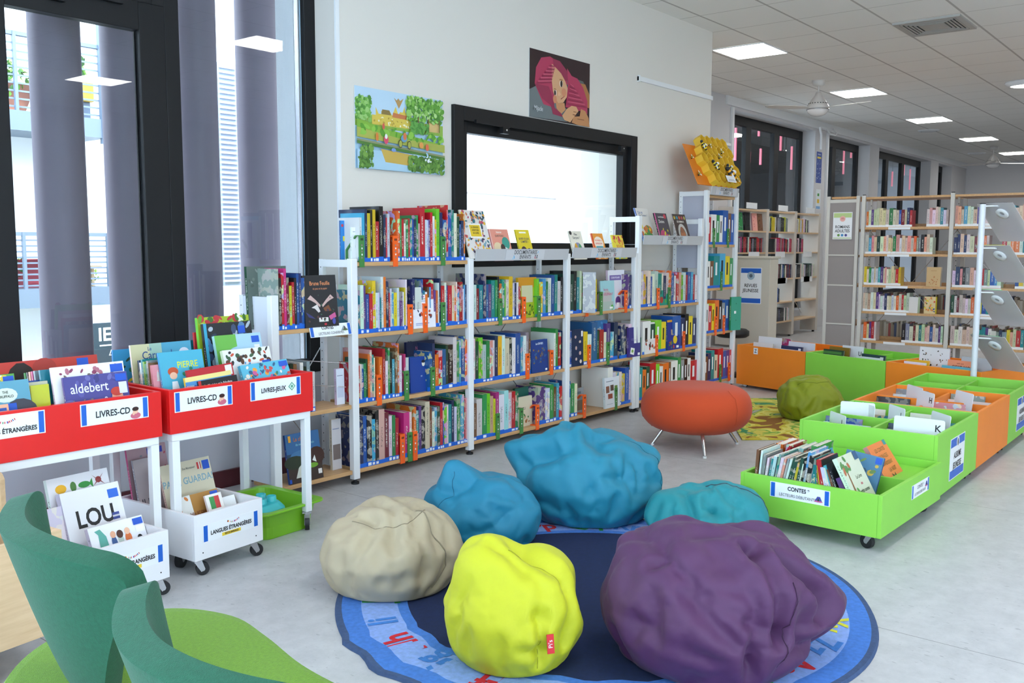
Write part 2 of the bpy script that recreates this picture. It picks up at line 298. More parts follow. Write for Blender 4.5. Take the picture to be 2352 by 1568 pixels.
for i in range(3):
    o = struct(frame(MB(), 0, 2.8, .35, 3.0, 0, .07, .08), 'window_%d' % (40+i), mx=T((-3.69, -4.2+2.8*i, 0)) @ R(pi/2) @ Matrix.Diagonal((1, -1, 1, 1))); MB().box(.08, 2.72, .03, .036, .43, 2.92, GLASS).build('pane', o)
# picture rails and conduits
for n, x0, x1, y, z, lb in (('picture_rail', 7.24, 8.665, YW-.02, 2.88, 'white picture rail on the wall above the shelves, empty'), ('picture_rail', 8.7, 12.5, YF-.02, 2.85, 'white picture rail on the far wall beside the tall windows')):
    tag(MB().box(x0, x1, y, y+.02, z-.02, z+.02, WHITE).box(x0, x0+.02, y-.005, y+.02, z-.028, z+.028, WHITE).build(n, bevel=.002), lb, 'rail')
tag(MB().box(12.46, 12.52, YF-.04, YF, 1.0, 3.38, WHITE).build('cable_trunking', bevel=.003), 'vertical white cable trunking at the edge of the first tall window', 'trunking')
tag(MB().tube([(15.75, 6.0, 3.42), (15.78, 5.98, 3.3), (15.78, 5.98, 3.05)], .02, WHITE).tube([(15.8, 6.0, 3.42), (16.0, 5.97, 3.42), (16.12, 5.95, 3.33), (16.3, 5.93, 3.33), (16.42, 5.95, 3.38), (16.3, 5.97, 3.44)], .014, WHITE).build('cable_loop'), 'white cable loop at the top of the first pier', 'cable')
tag(MB().box(16.20, 16.27, YF-.035, YF, .3, 3.38, WHITE).build('cable_trunking', bevel=.003), 'white cable trunking running down the pier with the blue poster', 'trunking')
# ---------------------------------------------------------------- ceiling fittings
GLOW = mat('lamp_diffuser', (1, .985, .95), emit=PANEL)
def panel(x, y, lb):
    t = thing('ceiling_light', lb, 'ceiling light', (x, y, ZC-.012), group='square light panels in the ceiling')
    q = MB(); q.box(-.325, .325, -.295, -.285, 0, .011, WHITE).box(-.325, .325, .285, .295, 0, .011, WHITE).box(-.325, -.315, -.285, .285, 0, .011, WHITE).box(.315, .325, -.285, .285, 0, .011, WHITE); q.build('frame', t)
    MB().box(-.315, .315, -.285, .285, .001, .010, GLOW).build('diffuser', t)
nm = ['nearest square ceiling light panel, by the end of the shelf wall', 'second square ceiling light panel, just behind the nearer fan', 'third square ceiling light panel in the row', 'fourth square ceiling light panel in the row', 'fifth square ceiling light panel, right of the far fan', 'last square ceiling light panel in the row']
for i in range(5): panel(9.71+3.5*i, 4.50, nm[i])
for i, (x, y) in enumerate([(9.71-3.5*k, yy) for yy in (.98, -2.55) for k in range(-1, 4)]): panel(x, y, 'square ceiling light panel over the %s side of the reading corner, %s along' % (('near', 'right')[i//5], ORD(i % 5+1)))
VG = mat('vent_grey', (.42, .40, .37), .5)
t = thing('ceiling_vent', 'square four-way ceiling air vent with black slots', 'vent', (9.70, 2.605, ZC-.02))
MB().ring([(-.325, -.3), (.325, -.3), (.325, .3), (-.325, .3)], [(-.275, -.25), (.275, -.25), (.275, .25), (-.275, .25)], 0, .02, VG).build('frame', t)
MB().box(-.275, .275, -.25, .25, .012, .019, mat('vent_dark', (.008, .008, .008), .8)).box(-.13, .13, -.115, .115, .0, .012, VG).build('centre_plate', t)
q = MB()
for k in range(4):
    a = .155+.035*k; c = a*.92
    for s in (-1, 1):
        q.box(-a, a, s*c-.009, s*c+.009, 0, .006, VG); q.box(s*a-.009, s*a+.009, -c, c, 0, .006, VG)
q.build('louvre', t)
t = thing('emergency_light', 'oval emergency light on the ceiling at the right edge', 'emergency light', (13.6, 2.45, ZC-.075))
MB().lathe([(.001, .075), (.30, .074), (.31, .05), (.27, .02), (.24, .012)], WHITE, 28, Matrix.Diagonal((.55, 1, 1, 1))).build('housing', t)
MB().lathe([(.24, .012), (.2, .0), (.001, -.005)], mat('emergency_glow', (1, .97, .9), emit=6), 28, Matrix.Diagonal((.5, 1, 1, 1))).build('diffuser', t)
tag(MB().lathe([(.001, 0), (.17, 0), (.19, .02)], WHITE, 28).lathe([(.13, -.004), (.14, -.004)], VG, 28).build('ceiling_speaker', loc=(18.2, 4.9, ZC-.02)), 'flat round speaker in the ceiling before the far fan', 'speaker')
tag(MB().lathe([(.001, 0), (.17, 0), (.19, .02)], WHITE, 28).lathe([(.13, -.004), (.14, -.004)], VG, 28).build('ceiling_speaker', loc=(23.2, 5.2, ZC-.02)), 'flat round speaker in the ceiling beyond the far fan', 'speaker')
FANW = mat('fan_white', (.66, .62, .58), .3)
def fan(x, y, lb, a0):
    t = thing('ceiling_fan', lb, 'ceiling fan', (x, y, ZC), a0, 'ceiling fans')
    MB().lathe([(.001, 0), (.085, 0), (.085, -.02), (.07, -.06), (.03, -.075), (.001, -.075)], FANW).build('canopy', t)
    MB().cyl((0, 0, -.07), (0, 0, -.17), .011, FANW).build('rod', t)
    MB().lathe([(.001, -.15), (.03, -.15), (.045, -.19), (.085, -.24), (.115, -.29), (.14, -.33), (.14, -.36), (.001, -.36)], FANW).build('motor_housing', t)
    v = MB()
    for k in range(22): a = 2*pi*k/22; v.box(-.006, .006, -.002, .002, 0, .013, INK, T((.118*cos(a), .118*sin(a), -.30)) @ R(a+pi/2))
    v.build('vent_slot', t)
    MB().lathe([(.135, -.36), (.128, -.395), (.095, -.43), (.05, -.448), (.001, -.452)], mat('fan_glass', (.8, .78, .76), .15)).build('lamp_bowl', t)
    MB().lathe([(.134, -.362), (.142, -.362), (.142, -.372), (.134, -.372)], CHROME).build('lamp_ring', t)
    for k in range(3):
        pl = [(.11, -.035), (.22, -.065), (.45, -.075), (.66, -.06), (.72, -.02), (.72, .02), (.62, .05), (.4, .055), (.2, .045), (.11, .03)]
        MB().prism(pl, -.004, .004, FANW, R(2*pi*k/3) @ T((0, 0, -.345)) @ R(.17, 'X')).build('blade', t, bevel=.002)
fan(11.96, 4.59, 'white three-bladed ceiling fan between the two nearest light panels', .35)
fan(22.0, 4.6, 'white three-bladed ceiling fan far off by the end wall', 1.25)
# ---------------------------------------------------------------- outside
struct(MB().box(-16, 40, 4.98, 30, -.5, -.1, mat('outside_paving', (.75, .74, .72), .9)), 'ground_outside')
tag(MB().box(2, 9, 8.2, 9.6, -.1, -.02, mat('lawn', (.10, .16, .03), .9, bump=1, bscale=60, var=.4, vscale=30)).build('lawn_strip'), 'grass strip outside below the dark sign board', 'lawn')
FAC = mat('facade_white', (.85, .84, .83), .9)
struct(MB().box(-14, 30, 10.6, 11, -.1, 9, FAC), 'wall_outside_facade')
struct(MB().box(14.6, 45, 8.3, 8.6, -.1, 3.7, mat('facade_shade', (.05, .05, .055), .9)).box(11.9, 45, 6.34, 8.3, 3.5, 3.7, mat('soffit', (.1, .1, .11), .9)), 'wall_outside_shaded_court')  # the court wall's shade is put into its dark colour
SLATE = mat('slate_metal', (.16, .20, .26), .5)
def balcony(x0, x1, z0, z1, nrail, lb):
    t = thing('balcony', lb, 'balcony')
    MB().box(x0, x1, 9.95, 10.6, z0-.2, z0, SLATE).build('floor_slab', t)
    q = MB().box(x0, x1, 9.97, 10.01, z1-.04, z1, SLATE)
    n = 10
    for k in range(n): z = z0+(z1-z0)*(k+.4)/n if nrail else 0; q.box(x0, x1, 9.985, 9.995, z, z+.018, SLATE)
    q.build('railing', t)
    q = MB(); x = x1-.02
    while x > x0: q.box(x-.03, x, 9.96, 10.0, z0-.2, z1, SLATE); x -= .45
    q.build('baluster', t)
balcony(-2, 5.27, 2.76, 3.55, 1, 'upper balcony of the house across, dark railing with flower pots')
balcony(-2, 5.27, .94, 1.53, 1, 'lower balcony of the house across, thin railing before a seat')
tag(MB().box(5.21, 5.29, 9.93, 10.0, 2.5, 6, SLATE).build('drainpipe'), 'blue-grey post at the end of the upper balcony', 'post')
def leafy(name, c, r, n, cols, lb, s=.07, sd=1):
    rg = random.Random(sd); q = MB()
    for _ in range(n):
        d = Vector((rg.gauss(0, 1), rg.gauss(0, 1), rg.gauss(0, 1))).normalized()*rg.random()**.4
        M = T((c[0]+d.x*r[0], c[1]+d.y*r[1], c[2]+d.z*r[2])) @ R(rg.random()*6, 'Z') @ R(rg.random()*3, 'X')
        q.add([(0, 0, 0), (s*.4, s*.5, .01), (0, s, 0), (-s*.4, s*.5, .01)], [(0, 1, 2, 3)], rg.choice(cols), M)
    return tag(q.build(name), lb, 'plant')
LG = [mat('leaf_a', (.16, .38, .04), .6), mat('leaf_b', (.3, .5, .1), .6), mat('leaf_c', (.05, .16, .03), .6)]
leafy('potted_shrub', (4.33, 10.3, 3.08), (.32, .2, .26), 300, LG, 'bright leafy shrub on the upper balcony', sd=2)
leafy('potted_fern', (5.05, 10.3, 3.22), (.15, .12, .22), 70, LG, 'spiky green plant over the yellow planter on the balcony', .16, 3)
leafy('potted_bush', (4.25, 10.3, 1.12), (.22, .15, .16), 160, LG, 'green bush on the lower balcony', sd=4)
leafy('trailing_plant', (5.12, 10.3, 1.03), (.15, .12, .1), 100, LG, 'small green plant at the right of the lower balcony', .05, 5)
tag(MB().lathe([(.10, 0), (.16, .3), (.17, .3), (.14, .28)], mat('terracotta', (.55, .22, .14), .8), 16, Matrix.Diagonal((2, 1, 1, 1))).build('flower_pot', loc=(4.35, 10.3, 2.765)), 'long terracotta pot under the shrub on the upper balcony', 'pot')
tag(MB().box(4.95, 5.24, 10.15, 10.45, 2.965, 3.2, mat('planter_yellow', (.75, .45, .06), .6)).box(4.97, 5.22, 10.2, 10.4, 2.76, 2.965, SLATE).build('planter_box', bevel=.01), 'yellow planter box on the upper balcony', 'planter')
tag(MB().lathe([(.09, 0), (.15, .3), (.16, .3), (.13, .28)], mat('pot_red', (.5, .06, .09), .6), 16, Matrix.Diagonal((1.4, 1, 1, 1))).build('flower_pot', loc=(4.52, 10.3, .945)), 'dark red pot on the lower balcony', 'pot')
t = thing('garden_table', 'small wooden table and seat back on the lower balcony', 'table', (5.1, 10.3, .94))
MB().box(-.25, .12, -.2, .2, .2, .23, PINE).build('table_top', t); MB().box(-.2, -.17, -.1, .1, 0, .2, PINE).box(.05, .08, -.1, .1, 0, .2, PINE).build('leg', t)
tag(MB().box(5.0, 5.15, 10.55, 10.6, 1.55, 2.1, mat('door_grey', (.35, .34, .34), .7)).box(5.12, 5.15, 10.54, 10.6, 1.3, 2.1, BLACKF).build('facade_recess'), 'narrow grey recess in the white facade between balconies', 'recess')
q = MB().box(6.7, 6.93, 9.95, 10.598, .9, 3.6, mat('shutter_grey', (.28, .31, .38), .6))
for k in range(44): q.box(6.68, 6.92, 9.92, 9.95, .95+.06*k, .975+.06*k, mat('shutter_blade', (.5, .53, .6), .5))
tag(q.build('louvred_shutter'), 'tall grey louvred shutter between the second and third outside columns', 'shutter')
q = MB().box(9.9, 10.25, 10.5, 10.598, 1.2, 2.35, mat('shutter_grey', (.28, .31, .38), .6))
for k in range(24): q.box(9.9, 10.25, 10.48, 10.5, 1.22+.048*k, 1.25+.048*k, mat('shutter_blade', (.5, .53, .6), .5))
tag(q.build('louvred_shutter'), 'grey shutter seen through the framed window in the shelf wall', 'shutter')
tag(MB().box(9, 14.55, 8.2, 8.3, 1.0, 1.36, mat('parapet', (.16, .16, .17), .9)).build('parapet'), 'dark parapet outside along the bottom of the framed window', 'parapet')
struct(MB().box(10.28, 16, 10.585, 10.6, 2.30, 2.315, mat('facade_joint', (.45, .4, .42), .9)), 'trim_outside_joint')
t = thing('sign_board', 'dark outdoor board with white capitals and a red crest', 'sign', (4.95, 9.7, 0))
MB().box(-.2, .7, 0, .05, -.1, .56, mat('board_dark', (.03, .05, .07), .5)).build('panel', t)
q = MB(); F_ = FM((.12, -.003, .43)); q.text('IER', .2, PAPER, F_, bold=.004); q.poly([(-.12, -.12), (.1, -.12), (.1, -.105), (-.12, -.105)], PAPER, F_); q.text('Depuis', .09, PAPER, F_ @ T((.1, -.2, 0)), shear=.4); q.disc((.18, -.1), .035, .045, pc('#c02030'), F_)
q.build('lettering', t)
FIN = mat('fin_mauve', (.19, .155, .20), .55)
for i, x in enumerate((1.65, 2.09, 2.53, 2.94, 3.405, 3.87)):
    tag(MB().cyl((x, 5.32, -.1), (x, 5.32, 6.5), .135, FIN, 32).build('sunshade_column'), ['mauve outside column beyond the frame at far left', 'mauve outside column behind the left window edge', 'first full mauve round column outside the left pane', 'second mauve round column, beside the black mullion', 'mauve round column just right of the black mullion', 'mauve round column beside the white outside pier'][i], 'column', 'round columns outside the left glazing')
PK = mat('pink_reflection', (.95, .25, .35), .5, emit=.6)  # added glowing strips stand in for red reflections in the far windows
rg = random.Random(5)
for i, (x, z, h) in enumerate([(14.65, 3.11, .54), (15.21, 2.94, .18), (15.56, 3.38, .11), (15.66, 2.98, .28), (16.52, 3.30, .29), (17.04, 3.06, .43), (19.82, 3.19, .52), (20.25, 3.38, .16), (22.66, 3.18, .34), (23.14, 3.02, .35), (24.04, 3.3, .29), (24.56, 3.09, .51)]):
    tag(MB().box(x, x+.035, 7.0, 7.03, z-h/2, z+h/2, PK).box(x+.015, x+.02, 7.012, 7.017, z+h/2, 3.5, BLACKF).build('pink_reflection'), 'pink reflection strip added outside the %s' % ['first tall window, leftmost', 'first tall window, short and low in its middle', 'first tall window, short and high in its middle', 'first tall window, long one in the middle pane', 'first tall window, left in the third pane', 'first tall window, right in the third pane', 'second tall window, long one', 'second tall window, short one', 'third tall window, leftmost', 'third tall window, second one', 'third tall window, third one', 'third tall window, rightmost'][i], 'reflection strip', 'pink reflection strips outside the far windows')
# ---------------------------------------------------------------- sign cards
def emblem(q, F, x, y, s, kind, z=.0012):
    if kind == 'girl':
        q.disc((x, y-.25*s), .5*s, .3*s, pc('#c9657a'), F, z=z); q.disc((x, y+.2*s), .27*s, .3*s, pc('#e8b79c'), F, z=z+.0003); q.disc((x, y+.36*s), .32*s, .2*s, pc('#3a1d18'), F, z=z+.0005); q.disc((x-.2*s, y-.05*s), .12*s, .16*s, pc('#e8b79c'), F, z=z+.0007)
    elif kind == 'diamond':
        q.poly([(x-.5*s, y), (x, y-.5*s), (x+.5*s, y), (x, y+.5*s)], pc('#5a9a80'), F, z); q.poly([(x-.36*s, y), (x, y-.36*s), (x+.36*s, y), (x, y+.36*s)], pc('#cfe4da'), F, z+.0003); q.disc((x, y), .16*s, .16*s, pc('#5a9a80'), F, z=z+.0005)
    elif kind == 'flags':
        cols = [('#111111', '#c8102e', '#f0c000'), ('#ffffff', '#c03050', '#ffffff'), ('#2a8040', '#ffffff', '#c02030'), ('#ffffff', '#3a6ad0', '#c02030'), ('#c02030', '#ffffff', '#c02030'), ('#203a90', '#ffffff', '#c02030')]
        for i, c in enumerate(cols):
            px = x+(i-2.5)*s*.42; py = y-.12*s+abs(i-2.5)**2*.045*s
            M = F @ T((px, py, z)) @ R((i-2.5)*.16)
            for k in range(3): q.poly([(-.18*s+.12*s*k, -.14*s), (-.06*s+.12*s*k, -.14*s), (-.06*s+.12*s*k, .14*s), (-.18*s+.12*s*k, .14*s)], pc(c[k]), M)
    elif kind == 'castle':
        q.poly([(x-.6*s, y-.3*s), (x-.1*s, y+.35*s), (x+.2*s, y+.1*s), (x+.6*s, y-.3*s)], pc('#8f9ba3'), F, z); q.disc((x+.1*s, y-.2*s), .4*s, .14*s, pc('#5a7048'), F, z=z+.0004); q.poly([(x-.05*s, y-.2*s), (x+.15*s, y-.2*s), (x+.15*s, y+.15*s), (x+.05*s, y+.3*s), (x-.05*s, y+.15*s)], pc('#4a4038'), F, z+.0006)
    elif kind == 'house':
        q.poly([(x-.5*s, y-.35*s), (x+.5*s, y-.35*s), (x+.2*s, y+.3*s), (x-.15*s, y+.3*s)], pc('#4a4a9a'), F, z); q.disc((x, y-.3*s), .55*s, .1*s, pc('#c86090'), F, z=z+.0004); q.poly([(x-.15*s, y-.25*s), (x+.15*s, y-.25*s), (x, y+.15*s)], pc('#30402a'), F, z+.0005)
    elif kind == 'rabbit':
        q.disc((x, y), .12*s, .42*s, pc('#55aedb'), F, z=z, rot=.5); q.disc((x-.3*s, y-.3*s), .22*s, .22*s, pc('#9cc8e4'), F, z=z)
    elif kind == 'kids':
        for dx, c in ((-.3, '#b03a5a'), (.3, '#303a50')): q.disc((x+dx*s, y-.18*s), .16*s, .3*s, pc(c), F, z=z); q.disc((x+dx*s, y+.25*s), .15*s, .17*s, pc('#3a241c'), F, z=z+.0003)
        q.disc((x, y-.38*s), .5*s, .1*s, pc('#c8b8a8'), F, z=z+.0005)
def card(par, F, w, h, lines, bars=.07, bg=None, em=None, vert=False, name='sign_card', holder=0):
    """lines: (text, x, y, size, bold)"""
    q = MB(); q.box(-w/2, w/2, -h/2, h/2, 0, .0012, bg or PAPER, F)
    if bars:
        if vert:
            for s in (-1, 1): a, c = sorted((s*h/2*.96, s*h/2*.96-s*h*bars)); q.poly([(-w*.47, a), (w*.47, a), (w*.47, c), (-w*.47, c)], BLUEB, F, .0016)
        else:
            for s in (-1, 1): a, c = sorted((s*w/2*.97, s*w/2*.97-s*w*bars)); q.poly([(a, -h*.46), (c, -h*.46), (c, h*.46), (a, h*.46)], BLUEB, F, .0016)
    for k in em or (): emblem(q, F, *k, z=.0018)
    o = q.build(name, par)
    if lines:
        q = MB()
        for st, x, y, s, bo in lines:
            c = INK
            if st.startswith('~'): q.box(x-.05, x+.05, y-s*.65, y+s*.65, .0012, .0018, pc('#e8c93a'), F); st = st[1:]; c = pc('#6a5a20')
            q.text(st, s, c, F @ T((x, y, .0022)), bold=bo*.0008, sx=.86)
        q.build('lettering', o)
    return o
def caster(par, x, y, h, r=.03, rot=0):
    M = T((x, y, 0)) @ R(rot)
    o = MB().box(-.022, .022, -.022, .022, h-.006, h, CHROME, M).add([(-.015, -.014, h-.006), (.02, -.014, h-.006), (.034, -.014, r), (.018, -.014, r-.012), (-.015, .014, h-.006), (.02, .014, h-.006), (.034, .014, r), (.018, .014, r-.012)], [(0, 1, 2, 3), (7, 6, 5, 4), (0, 3, 7, 4), (1, 5, 6, 2)], CHROME, M).cyl(M @ Vector((0, 0, h-.012)), M @ Vector((0, 0, h)), .02, CHROME).build('caster', par)
    MB().cyl(M @ Vector((.024, -.011, r)), M @ Vector((.024, .011, r)), r, DARK, 20).cyl(M @ Vector((.024, -.013, r)), M @ Vector((.024, .013, r)), r*.35, CHROME, 12).build('wheel', o)
# ---------------------------------------------------------------- red book tables
def bin_box(t, x0, x1, y0, y1, z0, z1, m, w=.019, zf=None, ydiv=None, xdiv=None, front_z=None):
    zf = z0+.02 if zf is None else zf
    MB().box(x0, x1, y0, y0+w, z0, front_z or z1, m).build('front_panel', t, bevel=.0012)
    MB().box(x0, x1, y1-w, y1, z0, z1, m).build('back_panel', t, bevel=.0012)
    for a in (x0, x1-w): MB().box(a, a+w, y0+w+.0005, y1-w-.0005, z0, front_z or z1, m).build('side_panel', t, bevel=.0012)
    MB().box(x0+w, x1-w, y0+w, y1-w, z0, zf, m).build('bottom', t)
    for q in xdiv or (): MB().box(q-.008, q+.008, y0+w, y1-w, zf, z1-.02, m).build('divider', t)
    for q in ydiv or (): MB().box(x0+w, x1-w, q-.008, q+.008, zf+.0005, z1-.021, m).build('divider', t)
def red_table(x, lb, cards):
    t = thing('book_table', lb, 'book display table', (x, 3.553, 0), group='red topped book tables')
    Wd, D, zl = .762, .56, .60
    bin_box(t, 0, Wd, 0, D, zl, .79, RED, xdiv=[Wd/2])
    for lx in (.012, Wd-.047):
        for ly in (.008, D-.043): MB().box(lx, lx+.035, ly, ly+.035, .10, zl-.03, WHITE).build('leg', t, bevel=.002)
    q = MB().box(.012, Wd-.012, .008, .043, zl-.035, zl-.0005, WHITE).box(.012, Wd-.012, D-.043, D-.008, zl-.035, zl-.0005, WHITE).box(.012, .047, .043, D-.043, zl-.035, zl-.0005, WHITE).box(Wd-.047, Wd-.012, .043, D-.043, zl-.035, zl-.0005, WHITE)
    q.build('frame', t, bevel=.002)
    for lx, ly, ro in ((.03, .026, .5), (Wd-.03, .026, .9), (.03, D-.026, -.6), (Wd-.03, D-.026, -.3)): caster(t, lx, ly, .10, .036, ro)
    for cx, lines, em in cards: card(t, FM((cx, -.0005, .735)), .285, .088, lines, em=em)
    return t
t1 = red_table(1.306, 'red topped table at the left with foreign language and CD books', [
    (.14, [('LANGUES ÉTRANGÈRES', .0, -.018, .0245, 1)], [(0, .018, .028, 'flags')]), (.56, [('LIVRES-CD', -.01, -.005, .036, 1)], [(.085, -.018, .045, 'girl')])])
t2 = red_table(2.105, 'red topped table in front of the end of the shelves, with game books', [
    (.165, [('LIVRES-CD', -.01, -.002, .036, 1)], [(.088, -.014, .045, 'girl')]), (.545, [('LIVRES-JEUX', -.015, -.004, .030, 1)], [(.09, .0, .042, 'diamond')])])
# ---------------------------------------------------------------- white crates on castors
def crate(x, y, rz, w, d, h, z0, lb, cards=1):
    t = thing('book_crate', lb, 'book crate', (x, y, 0), rz, 'white book crates on castors')
    bin_box(t, 0, w, 0, d, z0, z0+h, WLAM, .016)
    for cx, cy, ro in ((.035, .04, -.5), (w-.035, .04, -.3), (.035, d-.04, .6), (w-.035, d-.04, .2)): caster(t, cx, cy, z0, .028, ro)
    q = MB()
    for a in (.04, w-.04): q.cyl((a, -.001, z0+.03), (a, .001, z0+.03), .003, DARK, 8)
    q.build('screw_head', t)
    card(t, FM((w*.52, -.0005, z0+h*.56)), w*.82, .075, [('LANGUES ÉTRANGÈRES', .0, -.004, w*.066, 1), ('~PETITE ENFANCE', 0, -.025, .011, 1)], em=[(0.01, .022, .026, 'flags')])
    return t
c2 = crate(2.11, 3.405, .085, .365, .54, .195, .075, 'white crate of Italian and other foreign picture books under the right red table')
c1 = crate(1.585, 3.30, .085, .365, .54, .195, .075, 'white crate with the big black LOU book, under the left red table')
t = thing('storage_bench', 'pale wooden bin on castors at the left edge behind the green seat', 'storage bin', (1.03, 3.0, 0), .12)
bin_box(t, -.35, .37, 0, .5, .12, .46, PINE, .018); MB().box(-.35, .37, .3, .55, .4605, .62, PINE).build('back_board', t, bevel=.03)
for a in (.0, .3): caster(t, a-.2, .05, .12, .04); caster(t, a, .44, .12, .04)
# ---------------------------------------------------------------- green tub with toys
TUB = mat('tub_green', (.20, .50, .02), .35)
def rr(hx, hy, r, n=5): return [(sx*(hx-r)+r*cos(a+k*pi/2/n), sy*(hy-r)+r*sin(a+k*pi/2/n)) for sx, sy, a in ((1, 1, 0), (-1, 1, pi/2), (-1, -1, pi), (1, -1, 1.5*pi)) for k in range(n+1)]
t = thing('plastic_tub', 'lime green plastic tub of toys on the floor right of the white crate', 'tub', (2.745, 3.80, 0), .06)
q = MB(); lv = [(.0, .155, .19), (.06, .16, .195), (.125, .175, .21), (.13, .205, .235), (.14, .205, .235), (.14, .168, .203), (.05, .150, .185), (.012, .145, .18)]
vs = [(x, y, z) for z, hx, hy in lv for x, y in rr(hx, hy, .05)]; n = 24
q.add(vs, [(k*n+i, k*n+(i+1) % n, (k+1)*n+(i+1) % n, (k+1)*n+i) for k in range(7) for i in range(n)]+[tuple(range(n))[::-1], tuple(range(7*n, 8*n))], TUB, smooth=False)
q.build('tub_body', t, bevel=.003)
CY = mat('toy_turquoise', (.04, .50, .55), .3)
t = thing('toy_block', 'large turquoise building brick toy lying in the green tub', 'toy brick', (2.675, 3.76, .014), .2)
q = MB(); vs = [(x, y, z) for z, hx, hy in ((0, .135, .115), (.03, .135, .115), (.032, .125, .105), (.10, .12, .10), (.13, .10, .08)) for x, y in rr(hx, hy, .05)]
q.add(vs, [(k*n+i, k*n+(i+1) % n, (k+1)*n+(i+1) % n, (k+1)*n+i) for k in range(4) for i in range(n)]+[tuple(range(n))[::-1], tuple(range(4*n, 5*n))], CY); q.build('block_body', t, bevel=.004)
for i in range(3):
    for j in range(2): MB().lathe([(.026, .125), (.024, .155), (.018, .156), (.016, .15), (.001, .15)], CY, 16, T((-.066+.066*i, -.033+.066*j, 0))).build('stud', t)
tag(MB().lathe([(.001, .0), (.03, .002), (.034, .02), (.028, .03), (.028, .045), (.02, .05), (.001, .05)], mat('toy_yellow', (.85, .5, .02), .35), 18).build('toy_cup', mx=T((2.775, 3.655, .05)) @ R(.7, 'Y') @ R(-.7, 'X')), 'small yellow toy cup leaning by the turquoise brick', 'toy cup')
# ---------------------------------------------------------------- wall shelving
YS, DS = 4.08, .30
ZB = {'A': .085, 'B': .475, 'C': .885, 'D': 1.305}
def post(t, x, h, y=YS):
    o = MB().box(x-.024, x+.024, y-.012, y+.028, .03, h, WHITE).build('post', t, bevel=.004)
    MB().cyl((x, y+.008, 0), (x, y+.008, .012), .024, DARK, 16).cyl((x, y+.008, .012), (x, y+.008, .032), .010, DARK, 10).build('foot', o)
def back_post(t, x, h):
    q = MB().box(x-.012, x+.012, YS+DS-.045, YS+DS-.010, 0, h, WHITE)
    z = .12
    while z < h-.03: q.box(x-.0125, x+.0125, YS+DS-.030, YS+DS-.024, z, z+.006, INK); z += .05
    q.build('back_post', t)
def side_top(t, x, h, pane=None):
    q = MB().box(x-.012, x+.012, YS+.028, YS+DS-.045, h-.045, h-.002, WHITE); q.build('side_rail', t)
    if pane: MB().box(x-.003, x+.003, YS+.028, YS+DS-.045, pane, h-.045, mat('frosted_panel', (.55, .57, .68), .4, alpha=.55)).build('side_panel', t)
def board(t, x0, x1, z, y0=YS+.0, d=DS-.012):
    MB().box(x0+.026, x1-.026, y0, y0+d-.035, z-.024, z, BEECH).build('shelf_board', t, bevel=.002)
def brace(t, x0, x1, z0, z1):
    y = YS+DS-.006
    MB().tube([(x0, y, z0), (x1, y, z1)], .003, CHROME, 6).tube([(x0, y, z1), (x1, y, z0)], .003, CHROME, 6).build('cross_brace', t)
def tray(t, x0, x1, z, lab=True, zz=.0, cx=None):
    q = MB().add([(x0, YS-.035, z+.035), (x1, YS-.035, z+.035), (x1, YS-.02, z-.045), (x0, YS-.02, z-.045), (x0, YS-.028, z+.035), (x1, YS-.028, z+.035), (x1, YS-.013, z-.045), (x0, YS-.013, z-.045)], [(3, 2, 1, 0), (4, 5, 6, 7), (0, 1, 5, 4), (2, 3, 7, 6), (0, 4, 7, 3), (1, 2, 6, 5)], mat('tray_grey', (.52, .52, .54), .4))
    q.box(x0, x1, YS-.02, YS+DS-.05, z-.045, z-.042, mat('tray_grey', (.52, .52, .54), .4)).build('display_tray', t)
    o = t.children[-1]
    if lab:
        cx = (x0+x1)/2 if cx is None else cx
        M = Matrix(((1, 0, 0), (0, -.184, -.983), (0, .983, -.184))).to_4x4(); M.translation = (cx, YS-.0295, z-.005)
        q = MB().box(-.22, .22, -.034, .034, 0, .001, mat('label_grey', (.62, .62, .65), .4), M).text('DOCUMENTAIRES', .040, INK, M @ T((0, .016, .0016)), sx=.8, bold=.0004).text('ENFANTS', .038, INK, M @ T((0, -.017, .0016)), sx=.8, bold=.0004)
        emblem(q, M, .125, -.016, .034, 'kids', .0015); emblem(q, M, -.125, -.016, .034, 'rabbit', .0015); emblem(q, M, .145, .02, .02, 'rabbit', .0015); q.build('sign_card', o)
PX = [3.04, 3.60, 4.62, 5.73, 6.76, 7.87]
sh0 = thing('shelf_unit', 'low white end bay with tales, behind the right red table', 'bookshelf', (0, 0, 0))
post(sh0, PX[0], 1.135); back_post(sh0, PX[0], 1.13)
MB().box(PX[0]-.012, PX[0]+.012, YS+.028, YS+DS-.045, .1, 1.125, mat('end_panel', (.66, .69, .76), .3)).build('end_panel', sh0, bevel=.002)
for z in (.085, .475, .945): board(sh0, PX[0], PX[1], z)
brace(sh0, PX[0], PX[1], .1, .8)
o = card(sh0, FM((3.42, YS-.006, .925)) @ R(-.25, 'X') @ T((0, 0, .003)), .30, .07, [('CONTES **', -.01, .014, .026, 1), ('LECTEURS CONFIRMÉS', 0, -.018, .021, 0)], em=[(.1, .005, .045, 'castle')])
sh1 = thing('shelf_unit', 'first tall-post bay with four beech shelves below the castle poster', 'bookshelf', (0, 0, 0))
post(sh1, PX[1], 1.325); back_post(sh1, PX[1], 1.32); side_top(sh1, PX[1], 1.32)
for k in 'ABCD': board(sh1, PX[1], PX[2], ZB[k])
brace(sh1, PX[1], PX[2], .1, 1.2)
sh2 = thing('shelf_unit', 'second bay, below the left half of the black framed window', 'bookshelf', (0, 0, 0))
post(sh2, PX[2], 1.325); back_post(sh2, PX[2], 1.30)
for k in 'ABC': board(sh2, PX[2], PX[3], ZB[k])
tray(sh2, PX[2]+.03, PX[3]-.03, 1.345); brace(sh2, PX[2], PX[3], .1, 1.2)
sh3 = thing('shelf_unit', 'third bay, below the right half of the black framed window', 'bookshelf', (0, 0, 0))
